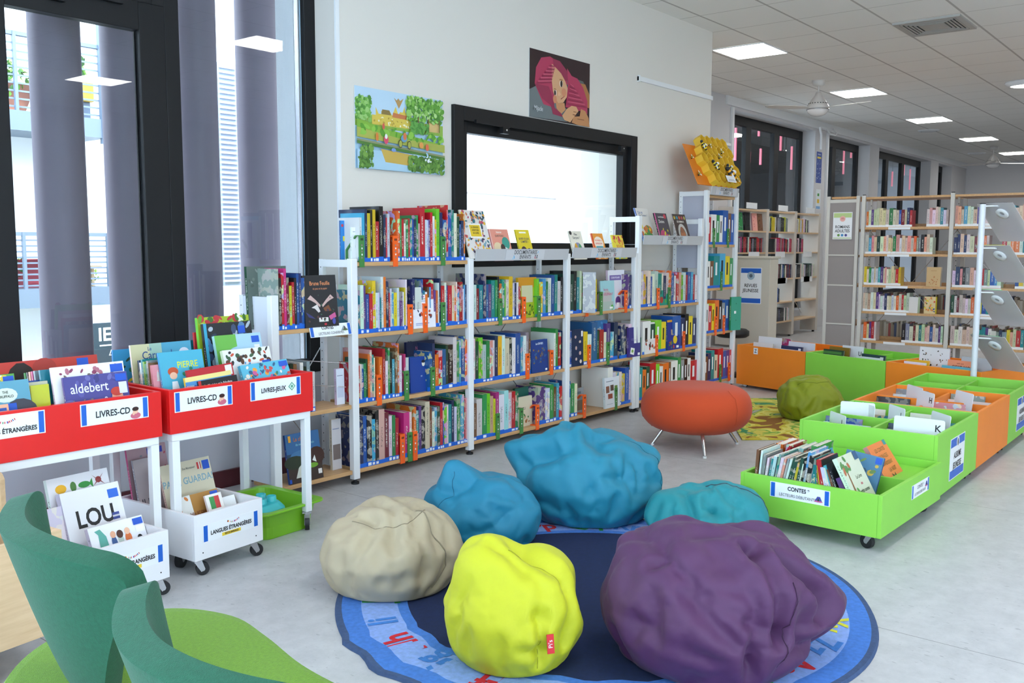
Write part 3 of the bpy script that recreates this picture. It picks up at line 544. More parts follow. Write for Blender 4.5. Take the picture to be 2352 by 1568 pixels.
post(sh3, PX[3], 1.345); back_post(sh3, PX[3], 1.30); post(sh3, PX[4]-.055, 1.345)
for k in 'ABC': board(sh3, PX[3], PX[4]-.05, ZB[k])
tray(sh3, PX[3]+.03, PX[4]-.085, 1.355); brace(sh3, PX[3], PX[4], .1, 1.2)
sh4 = thing('shelf_unit', 'fourth bay, higher than the first three, with a tray of three covers', 'bookshelf', (0, 0, 0))
post(sh4, PX[4], 1.655); back_post(sh4, PX[4], 1.65); side_top(sh4, PX[4], 1.65); post(sh4, PX[5], 1.66); back_post(sh4, PX[5], 1.64); side_top(sh4, PX[5], 1.655, 1.2)
for k in 'ABC': board(sh4, PX[4], PX[5], ZB[k])
tray(sh4, PX[4]+.03, PX[5]-.03, 1.46); brace(sh4, PX[4], PX[5], .1, 1.3)
sh5 = thing('shelf_unit', 'tallest bay at the end of the wall, under the honeycomb model', 'bookshelf', (0, 0, 0))
ZT = [.095, .575, 1.005, 1.42]
post(sh5, 7.97, 1.925); back_post(sh5, 7.97, 1.92); side_top(sh5, 7.97, 1.92, 1.45); post(sh5, 8.60, 1.93); back_post(sh5, 8.60, 1.92)
for z in ZT: board(sh5, 7.97, 8.60, z)
tray(sh5, 8.0, 8.57, 1.93, cx=8.3)
MB().box(8.0, 8.57, YS+.01, YS+DS-.03, 1.86, 1.884, BEECH).build('shelf_board', sh5)
# ---------------------------------------------------------------- bookends
def bookend(x, z, c, lb):
    m = OEND if c == 'o' else GEND
    t = thing('bookend', lb, 'bookend', (x, YS, z), group='%s plastic bookends' % ('orange' if c == 'o' else 'green'))
    q = MB().box(-.019, .019, -.006, -.003, -.024, .155, m).box(-.019, .019, -.006, .03, -.0305, -.0275, m).box(-.019, .019, -.006, -.003, -.0275, -.024, m)
    for k in range(2): q.box(-.009, -.002, -.0068, -.006, .125-.0*k, .138, DARK) if k == 0 else q.box(.002, .009, -.0068, -.006, .125, .138, DARK)
    for k in range(5): q.box(-.006+.002*(k % 2), .004, -.0068, -.006, .02+.018*k, .03+.018*k, PAPER if k % 2 else mat('dull_print', (.25, .2, .18), .6))
    q.build('front_strip', t)
    o = [(-.0, .0), (-.0, .155), (.035, .155), (.12, .07), (.12, .02), (.10, .0)]; i = [(.006, .006), (.006, .149), (.032, .149), (.112, .067), (.112, .024), (.096, .006)]
    M = T((-.019, -.003, .0)) @ Matrix(((0, 0, 1, 0), (1, 0, 0, 0), (0, 1, 0, 0), (0, 0, 0, 1)))
    q = MB(); n = 6
    for k in range(n):
        j = (k+1) % n; q.add([(*o[k], 0), (*o[j], 0), (*i[j], 0), (*i[k], 0), (*o[k], .038), (*o[j], .038), (*i[j], .038), (*i[k], .038)], [(0, 1, 2, 3), (7, 6, 5, 4), (0, 4, 5, 1), (3, 2, 6, 7)], m, M)
    q.build('support_loop', t)
NB = {'D': 'top shelf', 'C': 'upper shelf', 'B': 'middle shelf', 'A': 'bottom shelf'}
BE = {1: 'castle-poster bay', 2: 'second bay', 3: 'third bay', 4: 'fourth bay', 5: 'tallest bay'}
# ---------------------------------------------------------------- lime and orange low bins
def low_bin(x0, y0, w, d, z0, z1, m, lb, mx=None, grp='low book bins on castors', div=True):
    t = thing('book_bin', lb, 'book bin', (x0, y0, 0), group=grp, mx=mx)
    bin_box(t, 0, w, 0, d, z0, z1, m, .019, ydiv=[d/2] if div else None, xdiv=[w/2] if div else None)
    for cx, cy in ((.06, .05), (w-.06, .05), (.06, d-.05), (w-.06, d-.05)): caster(t, cx, cy, z0, min(.04, z0*.45), .4)
    return t
cb = thing('book_bin', 'lowest lime bin in front, full of leaning tales, CONTES card', 'book bin', mx=T((4.262, 1.272, 0)) @ R(-.03))
bin_box(cb, 0, .90, 0, .70, .075, .275, LIME, .019, xdiv=[.46]); MB().box(.55, .88, .02, .68, .096, .235, LIME).build('step_panel', cb)
for cx, cy in ((.06, .06), (.84, .06), (.06, .64), (.84, .64)): caster(cb, cx, cy, .075, .034, 1.2)
card(cb, FM((-.0008, .39, .218), '-x'), .30, .075, [('CONTES *', -.005, .014, .028, 1), ('LECTEURS DÉBUTANTS', -.01, -.019, .0205, 0)], em=[(.095, -.01, .04, 'house')])
card(cb, FM((.55, -.0008, .205)), .27, .07, [('CONTES *', -.005, .012, .026, 0), ('LECTEURS DÉBUTANTS', -.005, -.018, .019, 0)], em=[(.09, .008, .04, 'house')])
bins = []
for i, (m_, lb) in enumerate(((LIME, 'nearest high lime bin with the K divider and ALBUMS JEUNESSE sign'), (ORANGE, 'orange bin between two lime ones in the near row'), (LIME, 'far lime bin of the near row, cut by the right edge'), (LIME, 'lime bin half hidden behind the display stand foot'))):
    if i < 3: bins.append(low_bin(5.185+.9*i, 1.275, .895 if i < 2 else .81, .755, .06, .405, m_, lb))
for b_, s_ in ((bins[0], 1), (bins[2], 1)):
    F_ = FM((.42, -.0008, .225)); o = card(b_, F_, .32, .235, [('ALBUMS', 0, .012, .05, 1), ('JEUNESSE', 0, -.045, .05, 1)], bars=.2, vert=True)
    q = MB().disc((0, .085), .028, .035, PAPER, F_, z=.002).disc((0, .083), .012, .022, pc('#3a3a40'), F_, z=.0025); q.build('emblem', o)
BR = [(8.63, 4.05), (8.415, 3.26), (8.17, 2.457), (7.93, 1.655)]
bk = []
for i, (m_, lb) in enumerate(((ORANGE, 'orange bin with a Z tag in the far row'), (LIME, 'lime bin in the middle of the far row'), (ORANGE, 'orange bin with the S divider in the far row'))):
    a, b_ = Vector(BR[i]), Vector(BR[i+1]); d = b_-a; L = d.length-.006; ang = math.atan2(d.y, d.x)   # local -y faces the reader, local x runs to the right
    bk.append(low_bin(0, 0, L, .75, .03, .425, m_, lb, mx=T((a.x, a.y, 0)) @ R(ang)))
card(bk[0], FM((.235, -.0008, .38)), .052, .062, [('Z', 0, -.002, .05, 1)], bars=0, name='letter_tag')
# ---------------------------------------------------------------- ottoman
ott = thing('ottoman', 'round orange-red fabric pouf on splayed metal legs', 'pouf', (5.87, 3.055, 0))
OF = mat('pouf_fabric', (.54, .062, .014), .95, bump=.5, bscale=500, sheen=.1)
MB().lathe([(.001, .10), (.15, .10), (.27, .115), (.345, .155), (.385, .215), (.392, .28), (.375, .36), (.33, .405), (.26, .428), (.18, .434), (.08, .436), (.001, .436)], OF, 56).build('cushion', ott, sub=1)
for a in (0.2, 2.3, 4.4): MB().tube([(.30*cos(a), .30*sin(a), .425), (.372*cos(a), .372*sin(a), .375), (.394*cos(a), .394*sin(a), .30), (.380*cos(a), .380*sin(a), .21), (.31*cos(a), .31*sin(a), .135)], .0018, mat('seam_orange', (.5, .07, .02), .9), 5).build('seam', ott)
for px, py in ((5.52, 2.80), (5.66, 3.28), (6.07, 2.83), (6.25, 3.3)):
    v = Vector((px-5.87, py-3.055)); u = v*.72
    MB().cyl((u.x, u.y, .135), (v.x, v.y, .012), .013, CHROME, 12, .011).cyl((v.x, v.y, 0), (v.x*.995, v.y*.995, .014), .013, WHITE, 12).build('leg', ott)
# ---------------------------------------------------------------- round alphabet rug
def carpet(name, c, c2=None, sc=60): 
    return mat(name, c, 1, bump=1, bscale=700, var=.12, vscale=sc)
NAVY, RIM, RINGC, EDGE = carpet('carpet_navy', (.004, .014, .07)), carpet('carpet_blue', (.06, .20, .62)), carpet('carpet_pale', (.26, .40, .80)), carpet('carpet_edge', (.05, .09, .2))
q = MB(); n = 120
def rw(a): return 1.05*(1+.004*sin(7*a)+(.012*sin(26*a) if 2.7 < a < 4.4 else 0))
def ringz(a): return .012+(.010*max(0, sin(26*a+1)) if 2.75 < a < 4.3 else 0)
for r0, r1, mm in ((0, .775, NAVY), (.775, .815, RIM), (.815, .955, RINGC), (.955, 1.03, RIM), (1.03, 1.05, EDGE)):
    vs = []; 
    for i in range(n):
        a = 2*pi*i/n; k = rw(a)/1.05
        for r in (r0, r1): vs.append((r*k*cos(a), r*k*sin(a), .012 if r < .95 else ringz(a)))
    q.add(vs, [(2*i, 2*i+1, (2*i+3) % (2*n), (2*i+2) % (2*n)) for i in range(n)], mm)
vs = []
for i in range(n):
    a = 2*pi*i/n; vs += [(rw(a)*cos(a), rw(a)*sin(a), ringz(a)), ((rw(a)+.006)*cos(a), (rw(a)+.006)*sin(a), .001)]
q.add(vs, [(2*i, 2*i+1, (2*i+3) % (2*n), (2*i+2) % (2*n)) for i in range(n)], EDGE)
rug = tag(q.build('round_rug', loc=(3.05, 2.0, 0)), 'round navy rug with an alphabet on its pale blue border', 'rug')
LC = {'b': '#3f7fd0', 'r': '#d0202e', 'g': '#2f9a45', 'o': '#d8622a', 'y': '#d9d63a'}
cols = 'robgrybrb'  # colours cycle round the border
cl = dict(G='b', H='r', I='b', J='g', V='g', W='o', X='r', Y='y', Z='b')
q = MB()
for i in range(26):
    L_ = chr(65+i); a = rad(260-13.85*i); c = carpet('letter_'+cl.get(L_, 'rgboy'[i % 5]), h2(LC[cl.get(L_, 'rgboy'[i % 5])]))
    MB().text(L_+L_.lower(), .155, c, T((.885*cos(a), .885*sin(a), .0135)) @ R(a-pi/2), bold=.004, sx=.9).build('alphabet_lettering', rug)
# small jungle rug by the far bins
def jungle():
    mt = bpy.data.materials.new('jungle_carpet'); mt.use_nodes = True; nt = mt.node_tree; b = nt.nodes['Principled BSDF']; b.inputs['Roughness'].default_value = 1; N = nt.nodes.new; L = nt.links.new
    tc = N('ShaderNodeTexCoord'); nz = N('ShaderNodeTexNoise'); nz.inputs['Scale'].default_value = 3.2; nz.inputs['Detail'].default_value = 2; nz.inputs['Distortion'].default_value = 1.2; L(tc.outputs['Object'], nz.inputs['Vector'])
    cr = N('ShaderNodeValToRGB'); cr.color_ramp.interpolation = 'CONSTANT'; e = cr.color_ramp.elements
    for p, c in ((0, '#8a5a20'), (.38, '#c9b83a'), (.46, '#d8cf6a'), (.52, '#7fa83c'), (.57, '#d0c455'), (.61, '#3f8a5a'), (.66, '#a9a89a')):
        (e[0] if p == 0 else e[1] if p == .38 else e.new(p)).color = (*h2(c), 1)
        if p == .38: e[1].position = p
    L(nz.outputs['Fac'], cr.inputs[0]); L(cr.outputs[0], b.inputs['Base Color']); return mt
tag(MB().prism([(6.22, 2.86), (6.72, 2.28), (8.28, 3.25), (7.78, 3.83)], .001, .010, jungle()).build('play_rug'), 'yellow and green jungle rug beneath the far olive bean bag', 'rug')
# ---------------------------------------------------------------- lime bench with two dark green backs
FELT = mat('felt_lime', (.13, .27, .008), 1, bump=.8, bscale=400, sheen=.15, var=.12, vscale=120); FELD = mat('felt_green', (.012, .095, .052), 1, bump=.6, bscale=420, sheen=.12, var=.10, vscale=120)
def catmull(p, n=8, closed=True):
    o = []; m_ = len(p)
    for i in range(m_ if closed else m_-1):
        g = lambda k: Vector(p[k % m_]) if closed else Vector(p[max(0, min(m_-1, k))])
        a, b_, c, d = g(i-1), g(i), g(i+1), g(i+2)
        for k in range(n):
            t_ = k/n; o.append(tuple(.5*((2*b_)+(-a+c)*t_+(2*a-5*b_+4*c-d)*t_*t_+(-a+3*b_-3*c+d)*t_**3)))
    if not closed: o.append(tuple(p[-1]))
    return o
bench = thing('upholstered_bench', 'lime felt bench with two curved dark green backs, in the foreground', 'bench', (0, 0, 0))
ol = catmull([(.74, 1.93), (.82, 2.11), (.96, 2.24), (1.13, 2.28), (1.29, 2.2), (1.362, 2.03), (1.34, 1.85), (1.295, 1.65), (1.28, 1.45), (1.27, 1.1), (1.05, .85), (.75, .8), (.5, .95), (.48, 1.3), (.6, 1.65)], 6)
c_ = Vector((.95, 1.6)); q = MB(); vs = []
lv = [(.94, .12), (.965, .16), (.99, .25), (1.0, .36), (1.0, .405), (.99, .432), (.965, .447), (.92, .45)]
for s_, z in lv: vs += [(c_.x+(x-c_.x)*s_, c_.y+(y-c_.y)*s_, z) for x, y in ol]
n = len(ol)
q.add(vs, [(k*n+(i+1) % n, k*n+i, (k+1)*n+i, (k+1)*n+(i+1) % n) for k in range(len(lv)-1) for i in range(n)]+[tuple(range(n)), tuple(range((len(lv)-1)*n, len(lv)*n))[::-1]], FELT)
q.build('seat', bench)
q = MB()
for x, y in ((.7, 1.1), (1.1, 1.1), (1.15, 2.0), (.9, 2.0)): q = MB().cyl((x, y, 0), (x, y, .12), .03, BLACKF, 14); q.build('leg', bench)
def shell(cx, cy, r, a0, a1, ztop, zlow, th, base, lean=0):
    """petal-shaped back: wide rim, narrow foot; angles in degrees"""
    NA, NZ = 64, 22; vo = []; 
    for j in range(NZ+1):
        v = j/NZ
        z = .435+(1-v)*0
        for i in range(NA+1):
            u = i/NA*2-1                                  # -1 .. 1 along the rim
            half = rad((a1-a0)/2); mid = rad((a0+a1)/2)
            wv = (.30+.70*(v**.62))                       # narrows to the foot
            a = mid+u*half*wv
            zt = ztop-(ztop-zlow)*max(0, u*base[2])**1.6-(ztop-base[3])*max(0, -u*base[2])**2
            rc = max(0, abs(u)-.72)/.28; z = .43+(zt-.03-.43)*v+.03*v*(1-rc**2)**.5*(v > .3) if 0 else .43+(zt-.055*v*(1-max(0, 1-rc**2.2)**.5)-.43)*v
            rad_ = r*(.60+.40*v**.8)
            X = cx+base[0]*(1-v)+rad_*cos(a); Y = cy+base[1]*(1-v)+rad_*sin(a)
            vo.append((X, Y, z))
    n = NA+1; q = MB()
    q.add(vo, [(j*n+i, j*n+i+1, (j+1)*n+i+1, (j+1)*n+i) for j in range(NZ) for i in range(NA)], FELD, smooth=True)
    o = q.build('backrest', bench)
    s = o.modifiers.new('pad', 'SOLIDIFY'); s.thickness = th; s.offset = 1
    b_ = o.modifiers.new('round', 'BEVEL'); b_.width = th*.42; b_.segments = 4; b_.limit_method = 'ANGLE'; b_.angle_limit = rad(50)
    pts = [vo[(NZ-2)*n+i] for i in range(3, NA-2)]; sm_ = MB(); pp = []
    for X, Y, Z_ in pts:
        v = Vector((X-cx, Y-cy, 0)).normalized(); pp.append((X+v.x*(th+.0006), Y+v.y*(th+.0006), Z_))
    for a_, b_ in zip(pp, pp[1:]):
        m_ = Vector(a_).lerp(Vector(b_), .7); sm_.cyl(a_, m_, .0012, mat('thread_teal', (.03, .22, .15), .8), 5)
    sm_.build('stitching', bench)
for k, a in enumerate(SHELLS): shell(*a)
# ---------------------------------------------------------------- revues cabinet, stool, stand
t = thing('magazine_cabinet', 'beige cabinet end with a blue and white REVUES JEUNESSE sign', 'cabinet', (9.7, 4.19, 0))
MB().box(0, .22, 0, .46, 0, 1.27, BEIGE).build('body', t, bevel=.004); MB().box(-.02, .24, -.02, .48, 1.2705, 1.295, BEIGE).build('top', t, bevel=.003)
F_ = FM((-.001, .22, .97), '-x'); o = card(t, F_, .25, .40, [('REVUES', 0, .0, .052, 1), ('JEUNESSE', 0, -.055, .052, 1)], bars=.13, vert=True)
MB().disc((0, .11), .045, .045, pc('#9ab0c0'), F_, z=.002).disc((0, .11), .02, .02, pc('#506070'), F_, z=.0025).build('emblem', o)
t = thing('stool', 'black round stool half hidden at the end of the shelves', 'stool', (9.35, 4.45, 0))
MB().lathe([(.001, .42), (.15, .42), (.18, .44), (.18, .49), (.15, .51), (.001, .515)], mat('black_vinyl', (.008, .008, .008), .5), 28).build('seat', t); MB().cyl((0, 0, .02), (0, 0, .42), .03, CHROME).build('column', t); MB().lathe([(.001, 0), (.2, 0), (.2, .015), (.03, .03)], DARK, 24).build('base', t)
# display stand with perspex trays
ST = (7.866, 1.70)
t = thing('magazine_stand', 'white pole stand with four slanted clear trays, right edge', 'display stand', (ST[0], ST[1], 0))
ACR = mat('perspex', (.62, .59, .60), .15, alpha=.72)
MB().cyl((0, 0, .012), (0, 0, 1.73), .023, mat('pole_silver', (.66, .68, .72), .3), 20).cyl((0, 0, 1.73), (0, 0, 1.738), .021, DARK, 16).build('pole', t)
MB().lathe([(.001, 0), (.058, 0), (.058, .008), (.03, .012)], WHITE, 24).build('base', t)
TR = []
for k, z in enumerate((1.715, 1.395, 1.055, .70)):
    M = Matrix(((-.428, .639, .639, .04), (-.904, -.303, -.303, 0), (0, -.707, .707, z+.02), (0, 0, 0, 1)))   # trays slope down, away from the reading corner
    MB().box(-.06, .24, 0, .40, -.002, .002, ACR, M).box(-.06, .24, .40, .404, -.002, .035, ACR, M).build('tray', t)
    q = MB().tube([(0, -.02, z), (.0, -.10, z), (.05, -.13, z-.005)], .006, WHITE, 8)
    q.lathe([(.02, -.014), (.05, -.014), (.05, -.004), (.02, -.004)], WHITE, 24, M @ T((.11, .10, 0))); q.build('bracket', t)
    TR.append(T((ST[0], ST[1], 0)) @ M)
# ---------------------------------------------------------------- books
PAL = dict(r='#c21f2c', d='#7c1a2c', o='#e8732a', y='#e9cf2b', g='#2f8f4e', l='#7ecb2f', t='#128a8c', c='#4aa6cf', b='#2259a8', n='#20305f', p='#5b3a86', m='#c8357d', k='#17171a', w='#e9e8e4', e='#dccfb4', s='#8f959a', h='#7a5236', v='#1f4a3a', i='#eaa79a', a='#bdd6e2')
NAME = dict(r='red', d='maroon', o='orange', y='yellow', g='green', l='lime', t='teal', c='sky blue', b='blue', n='navy', p='purple', m='pink', k='black', w='white', e='cream', s='grey', h='brown', v='dark green', i='salmon', a='pale blue')
rb = random.Random(11)
def cover_col(c):
    r, g, b = h2(PAL[c]); j = lambda v: max(0, v*(.82+rb.uniform(-.2, .14))); return (j(r), j(g), j(b))
def book(mx, w, h, d, c, label, cat='book', group=None, pat=None, art=None, lab=1, name=None, pages=True):
    name = name or cat.replace(' ', '_')
    q = MB(); t = min(.0022, w*.18); e = .0015
    q.box(0, t, 0, d, 0, h, COVER).box(w-t, w, 0, d, 0, h, COVER).box(t, w-t, 0, t, 0, h, COVER)
    if art:
        F = Matrix(((0, 0, 1, w+.0003), (1, 0, 0, 0), (0, 1, 0, 0), (0, 0, 0, 1)))   # x from the spine outwards, y up
        art(q, F, d, h)
    o = q.build(name, mx=mx); o.color = (*cover_col(c), rb.choice((0, 0, 0, .6, 1)) if pat is None else pat)
    tag(o, label, cat, group)
    if pages: MB().box(t, w-t, t, d-.003, .003, h-.003, PAGES).build('pages', o)
    if lab: # blue tape round the foot of the spine, with a white call number
        z1 = min(.027, h*.15)*rb.choice((.8, .9, 1, 1.1)); p = MB().box(-.0006, w+.0006, -.0006, .012, .0, z1, BLUET if lab == 1 else PAPER)
        if rb.random() < .4 and lab == 1: p.box(w*.15, w*.85, -.0009, -.0006, .004, z1*.75, PAPER)
        p.build('spine_label', o)
    return o
def size_word(T_, H_): return ('thick ' if T_ > .026 else 'thin ' if T_ < .011 else '')+('tall' if H_ > .30 else 'small' if H_ < .20 else 'upright')
CNT = {}
def row(code, x0, x1, z, place, group, y=None, maxh=.36, cat='book', lean=None, gap=.0008, lab=1, depth=None):
    """code: colour letter, thickness digit, height digit; '_n' leaves a gap, '/' starts a leaning run"""
    y = YS+.004 if y is None else y
    toks = []; i = 0
    while i < len(code):
        if code[i] == ' ': i += 1; continue
        if code[i] == '_': toks.append(('_', int(code[i+1]), 0)); i += 2
        else: toks.append((code[i], int(code[i+1]), int(code[i+2]))); i += 3
    tot = sum((.014*k[1] if k[0] == '_' else .0038+.0040*k[1]) for k in toks); sc = (x1-x0)/tot
    x = x0; n = CNT.get(place, 0)
    for c, a, hh in toks:
        if c == '_': x += .014*a*sc; continue
        w = (.0038+.0040*a)*sc; h = min(maxh, .138+.0238*hh+rb.uniform(-.004, .004)); n += 1
        d = depth or min(.26, h*(.66+.14*rb.random())); yy = y+rb.uniform(0, .006)
        book(T((x, yy, z+.0005)), w-gap, h, d, c, ('%s %s %s, %s spine from left, %s' % (size_word(w, h), NAME[c], cat, ORD(n), place)).strip(), cat, group, lab=lab)
        x += w
    CNT[place] = n
# --- covers drawn by hand
def quad(q, F, x0, x1, y0, y1, c, z=.0004): q.poly([(x0, y0), (x1, y0), (x1, y1), (x0, y1)], pc(c), F, z)
def art(bg, items):
    """items in cover fractions: ('t', text, x, y, size, colour) / ('d', x, y, rx, ry, colour) / ('q', x0, x1, y0, y1, colour) / ('p', [(x, y)...], colour) / ('s', n, colours, x0, x1, y0, y1, size)"""
    def f(q, F, d, h):
        if bg: quad(q, F, 0, d, 0, h, bg, .0001)
        z = .0003
        for k in items:
            z += .00018
            if k[0] == 't': q.text(k[1], k[4]*h, pc(k[5]), F @ T((k[2]*d, k[3]*h, z)), bold=k[6] if len(k) > 6 else .0004, sx=.85)
            elif k[0] == 'd': q.disc((k[1]*d, k[2]*h), k[3]*d, k[4]*d, pc(k[5]), F, z=z)
            elif k[0] == 'q': quad(q, F, k[1]*d, k[2]*d, k[3]*h, k[4]*h, k[5], z)
            elif k[0] == 'p': q.poly([(a*d, b*h) for a, b in k[1]], pc(k[2]), F, z)
            elif k[0] == 's':
                rg = random.Random(k[1]*7+len(k[2]))
                for _ in range(k[1]): q.disc((rg.uniform(k[3], k[4])*d, rg.uniform(k[5], k[6])*h), k[7]*d*rg.uniform(.4, 1), k[7]*d*rg.uniform(.25, .8), pc(rg.choice(k[2])), F, n=7, z=z, rot=rg.random()*3); z += .00002
    return f
TAPE = ('q', .80, .98, .86, .97, '#1f55c0'); BARC = ('q', .82, .96, .73, .84, '#f0f0f0')
def facing(x, y, z, w, h, d, c, label, A, tilt=.2, cat='picture book', group=None, rot=0, roll=0, f='-y', **k):
    """a book showing its front cover: foot of the cover at x, y, z; leans back by tilt"""
    M = T((x, y, z)) @ R({'-y': 0, '-x': -pi/2}[f]+rot) @ R(-tilt, 'X') @ R(roll, 'Y') @ T((0, w, 0)) @ R(-pi/2)
    return book(M, w, h, d, c, label, cat, group, pat=0 if A else None, art=A, **k)
DM = MB(); DP = MB()
def brow(code, x0, x1, z, m):     # the farthest rows of the wall shelves, past the three hundred nearest books
    toks = [(code[i], int(code[i+1]), int(code[i+2])) for i in range(0, len(code), 3)]; sc = (x1-x0)/sum(.0038+.004*k[1] for k in toks); x = x0
    for c, a, hh in toks:
        w = (.0038+.004*a)*sc; h = .138+.0238*hh+rb.uniform(-.004, .004); d = min(.26, h*(.66+.14*rb.random())); m_ = pc(PAL[c], .3)
        DM.box(x, x+.002, YS+.006, YS+d, z, z+h, m_).box(x+w-.003, x+w-.001, YS+.006, YS+d, z, z+h, m_).box(x+.002, x+w-.003, YS+.006, YS+.008, z, z+h, m_).box(x+.002, x+w-.003, YS+.008, YS+d-.003, z+.003, z+h-.003, PAGES)
        DM.box(x+w*.3, x+w*.6, YS+.0055, YS+.006, z+h*.4, z+h*.8, PAPER if sum(h2(PAL[c])) < .9 else INK).box(x, x+w-.001, YS+.0052, YS+.0062, z, z+.024, BLUET); x += w
# wall bays ----------------------------------------------------------------
G_ = 'books on the %s of the %s'
def shelf(code, bay, row_, x0, x1, z, **k):
    row(code, x0, x1, z, NB[row_]+', '+BE[bay], G_ % (NB[row_], BE[bay]), **k)
shelf('w25c26n27y36k27y27r44k48n26r15w26', 1, 'D', 3.66, 3.90, ZB['D'])
shelf('o37g15r25w14g25r15t25b15n25g26i14r58', 1, 'D', 3.955, 4.20, ZB['D'])
shelf('w15a15p15r27w26y15l38', 1, 'D', 4.205, 4.335, ZB['D'])
shelf('n27b35r19b37t28w27v26b14n25o17', 1, 'D', 4.335, 4.58, ZB['D'])
shelf('t35w36p26b34r34y37w24w14t13w28o28n27r14w15c24y34w25p34w14y15w17', 1, 'C', 3.63, 4.04, ZB['C'])
shelf('n17w45', 1, 'C', 4.085, 4.165, ZB['C'])
shelf('b17t24o23h25c15r37p24o24w16n27r45w26b15r55e35o25w16c24r46w14c15n25', 1, 'C', 4.17, 4.595, ZB['C'])
shelf('r24w24b24g24v25o26i27t26w15', 1, 'B', 3.63, 3.77, ZB['B'])
shelf('o35r27w24g17k26c24h27o18w25', 1, 'B', 3.80, 3.99, ZB['B'])
shelf('m15w24', 1, 'B', 4.005, 4.05, ZB['B'])
shelf('b25n17o24r25b25v16k36w28g17c17b28o17', 1, 'B', 4.225, 4.595, ZB['B'])
shelf('n37b27k37c26k28i48d37w26g26r25', 1, 'A', 3.63, 3.96, ZB['A'])
shelf('m46w16', 1, 'A', 4.0, 4.07, ZB['A'])
shelf('o27t26p27k37e48h26w25c26v26r27b17l26w16t36n27w25g37c48r17i17', 1, 'A', 4.085, 4.595, ZB['A'])
shelf('w35d34t45n38b25p35t46g26k27o25t36l15e36y47a25n25w25r24', 2, 'C', 4.655, 5.17, ZB['C'])
shelf('l36', 2, 'C', 5.36, 5.385, ZB['C'])
shelf('y25c26g15w26b27t27w25k16', 2, 'C', 5.39, 5.68, ZB['C'])
shelf('w17v26l37a25g26i26w16n27y37w27e36k26w26b47c26w26s27h15', 2, 'B', 4.655, 5.29, ZB['B'])
shelf('w16g27r26', 2, 'B', 5.57, 5.66, ZB['B'])
shelf('h25w46g37l27i26y15m27w46a37e26r36g26', 2, 'A', 4.655, 5.15, ZB['A'])
shelf('p46w25g26h15c16r15', 2, 'A', 5.38, 5.68, ZB['A'])
shelf('v37k28t26e18', 3, 'C', 5.765, 5.93, ZB['C'])
shelf('l26s27y15b24w15y25', 3, 'C', 6.02, 6.14, ZB['C'])
shelf('p26n26', 3, 'C', 6.60, 6.66, ZB['C'])
shelf('b26n45o15y25w24b38v15r25w14p27c24n27', 3, 'B', 5.765, 6.46, ZB['B'])
shelf('n46k25w26', 3, 'B', 6.50, 6.67, ZB['B'])
shelf('b16g25w15', 3, 'A', 5.765, 5.88, ZB['A'])
shelf('w48w26c26w26y25b37w16', 3, 'A', 6.32, 6.67, ZB['A'])
shelf('w27y26n15w27b15w26a37t36w16n25w26o27b26w25', 4, 'C', 6.80, 7.42, ZB['C'])
shelf('r26i26l25w26r25b36c26r25w25', 4, 'C', 7.43, 7.82, ZB['C'])
brow('w46v25l36y25', 6.85, 7.25, ZB['B']+.0005, '')
brow('b57n26k27y26n25', 7.37, 7.82, ZB['B']+.0005, '')
brow('t26o25v26r47l26w25o46h16w56g27s26k26w26r55', 6.80, 7.85, ZB['A']+.0005, '')
brow('r25w46g26w26b48h27b27', 8.0, 8.56, ZT[3]+.0005, 'highest'); brow('w25h25t47c48y37g26', 8.0, 8.56, ZT[2]+.0005, 'second highest')
brow('w26r25y26o37k27s26b47g26', 8.0, 8.58, ZT[1]+.0005, 'third'); brow('h25n26t27e25r47b26p26r16', 8.0, 8.58, ZT[0]+.0005, 'lowest')
o = tag(DM.build('book'), 'books filling the tallest bay and the lower shelves of the fourth bay', 'book'); o['kind'] = 'stuff'
facing(4.09, YS+.002, ZB['C']+.001, .012, .225, .20, 'w', 'white cover with small figures between orange bookends, castle-poster bay', art('#e9e7ee', [('q', .1, .5, .86, .885, '#b03a6a'), ('q', .2, .6, .80, .82, '#8aa080'), ('q', .2, .55, .74, .76, '#7a9cc0'), ('s', 7, ['#8a3a2a', '#303050', '#c06040'], .2, .8, .3, .6, .09), ('q', .1, .7, .12, .14, '#7f93c8'), ('q', .1, .6, .08, .095, '#7f93c8')]), .04, 'book', lab=0)
facing(4.09, YS+.09, ZB['C']+.001, .012, .29, .24, 'n', 'dark blue book standing behind the white figures cover', art('#1f2f80', [('s', 12, ['#5a8a3a', '#7aa04a'], .3, .7, .80, .92, .07)]), .03, 'book', lab=0)
facing(4.09, YS+.03, ZB['B']+.001, .02, .225, .20, 'b', 'royal blue ring-bound book with a small figure, castle-poster bay', art('#163e90', [('t', 'LES', .5, .45, .05, '#c8d4ea'), ('d', .6, .8, .07, .09, '#e8e0d0'), ('d', .6, .86, .08, .05, '#202030')]), .05, 'book', lab=0)
facing(4.16, YS+.13, ZB['B']+.001, .02, .31, .26, 'n', 'dark cover titled NATURE behind the ring-bound book', art('#20243f', [('t', 'NATURE', .5, .86, .10, '#a85a78'), ('q', .05, .95, .3, .7, '#2a6aa0')]), .03, 'book', lab=0)
facing(4.09, YS+.13, ZB['A']+.001, .02, .27, .24, 't', 'teal cover at the back of the bottom shelf, castle-poster bay', art('#1d7382', [('d', .6, .25, .05, .05, '#c8c090')]), .04, 'book', lab=0)
facing(5.175, YS+.03, ZB['C']+.001, .02, .29, .215, 'y', 'green and gold cover with a pale text box, second bay', art('#a9b52a', [('q', .0, 1, .75, 1, '#c98a1a'), ('q', .18, .78, .38, .80, '#c9c6a0'), ('s', 40, ['#3a5a1a', '#6a8a1a', '#d0c83a'], .05, .95, .02, .3, .07)]), .03, 'book', lab=0)
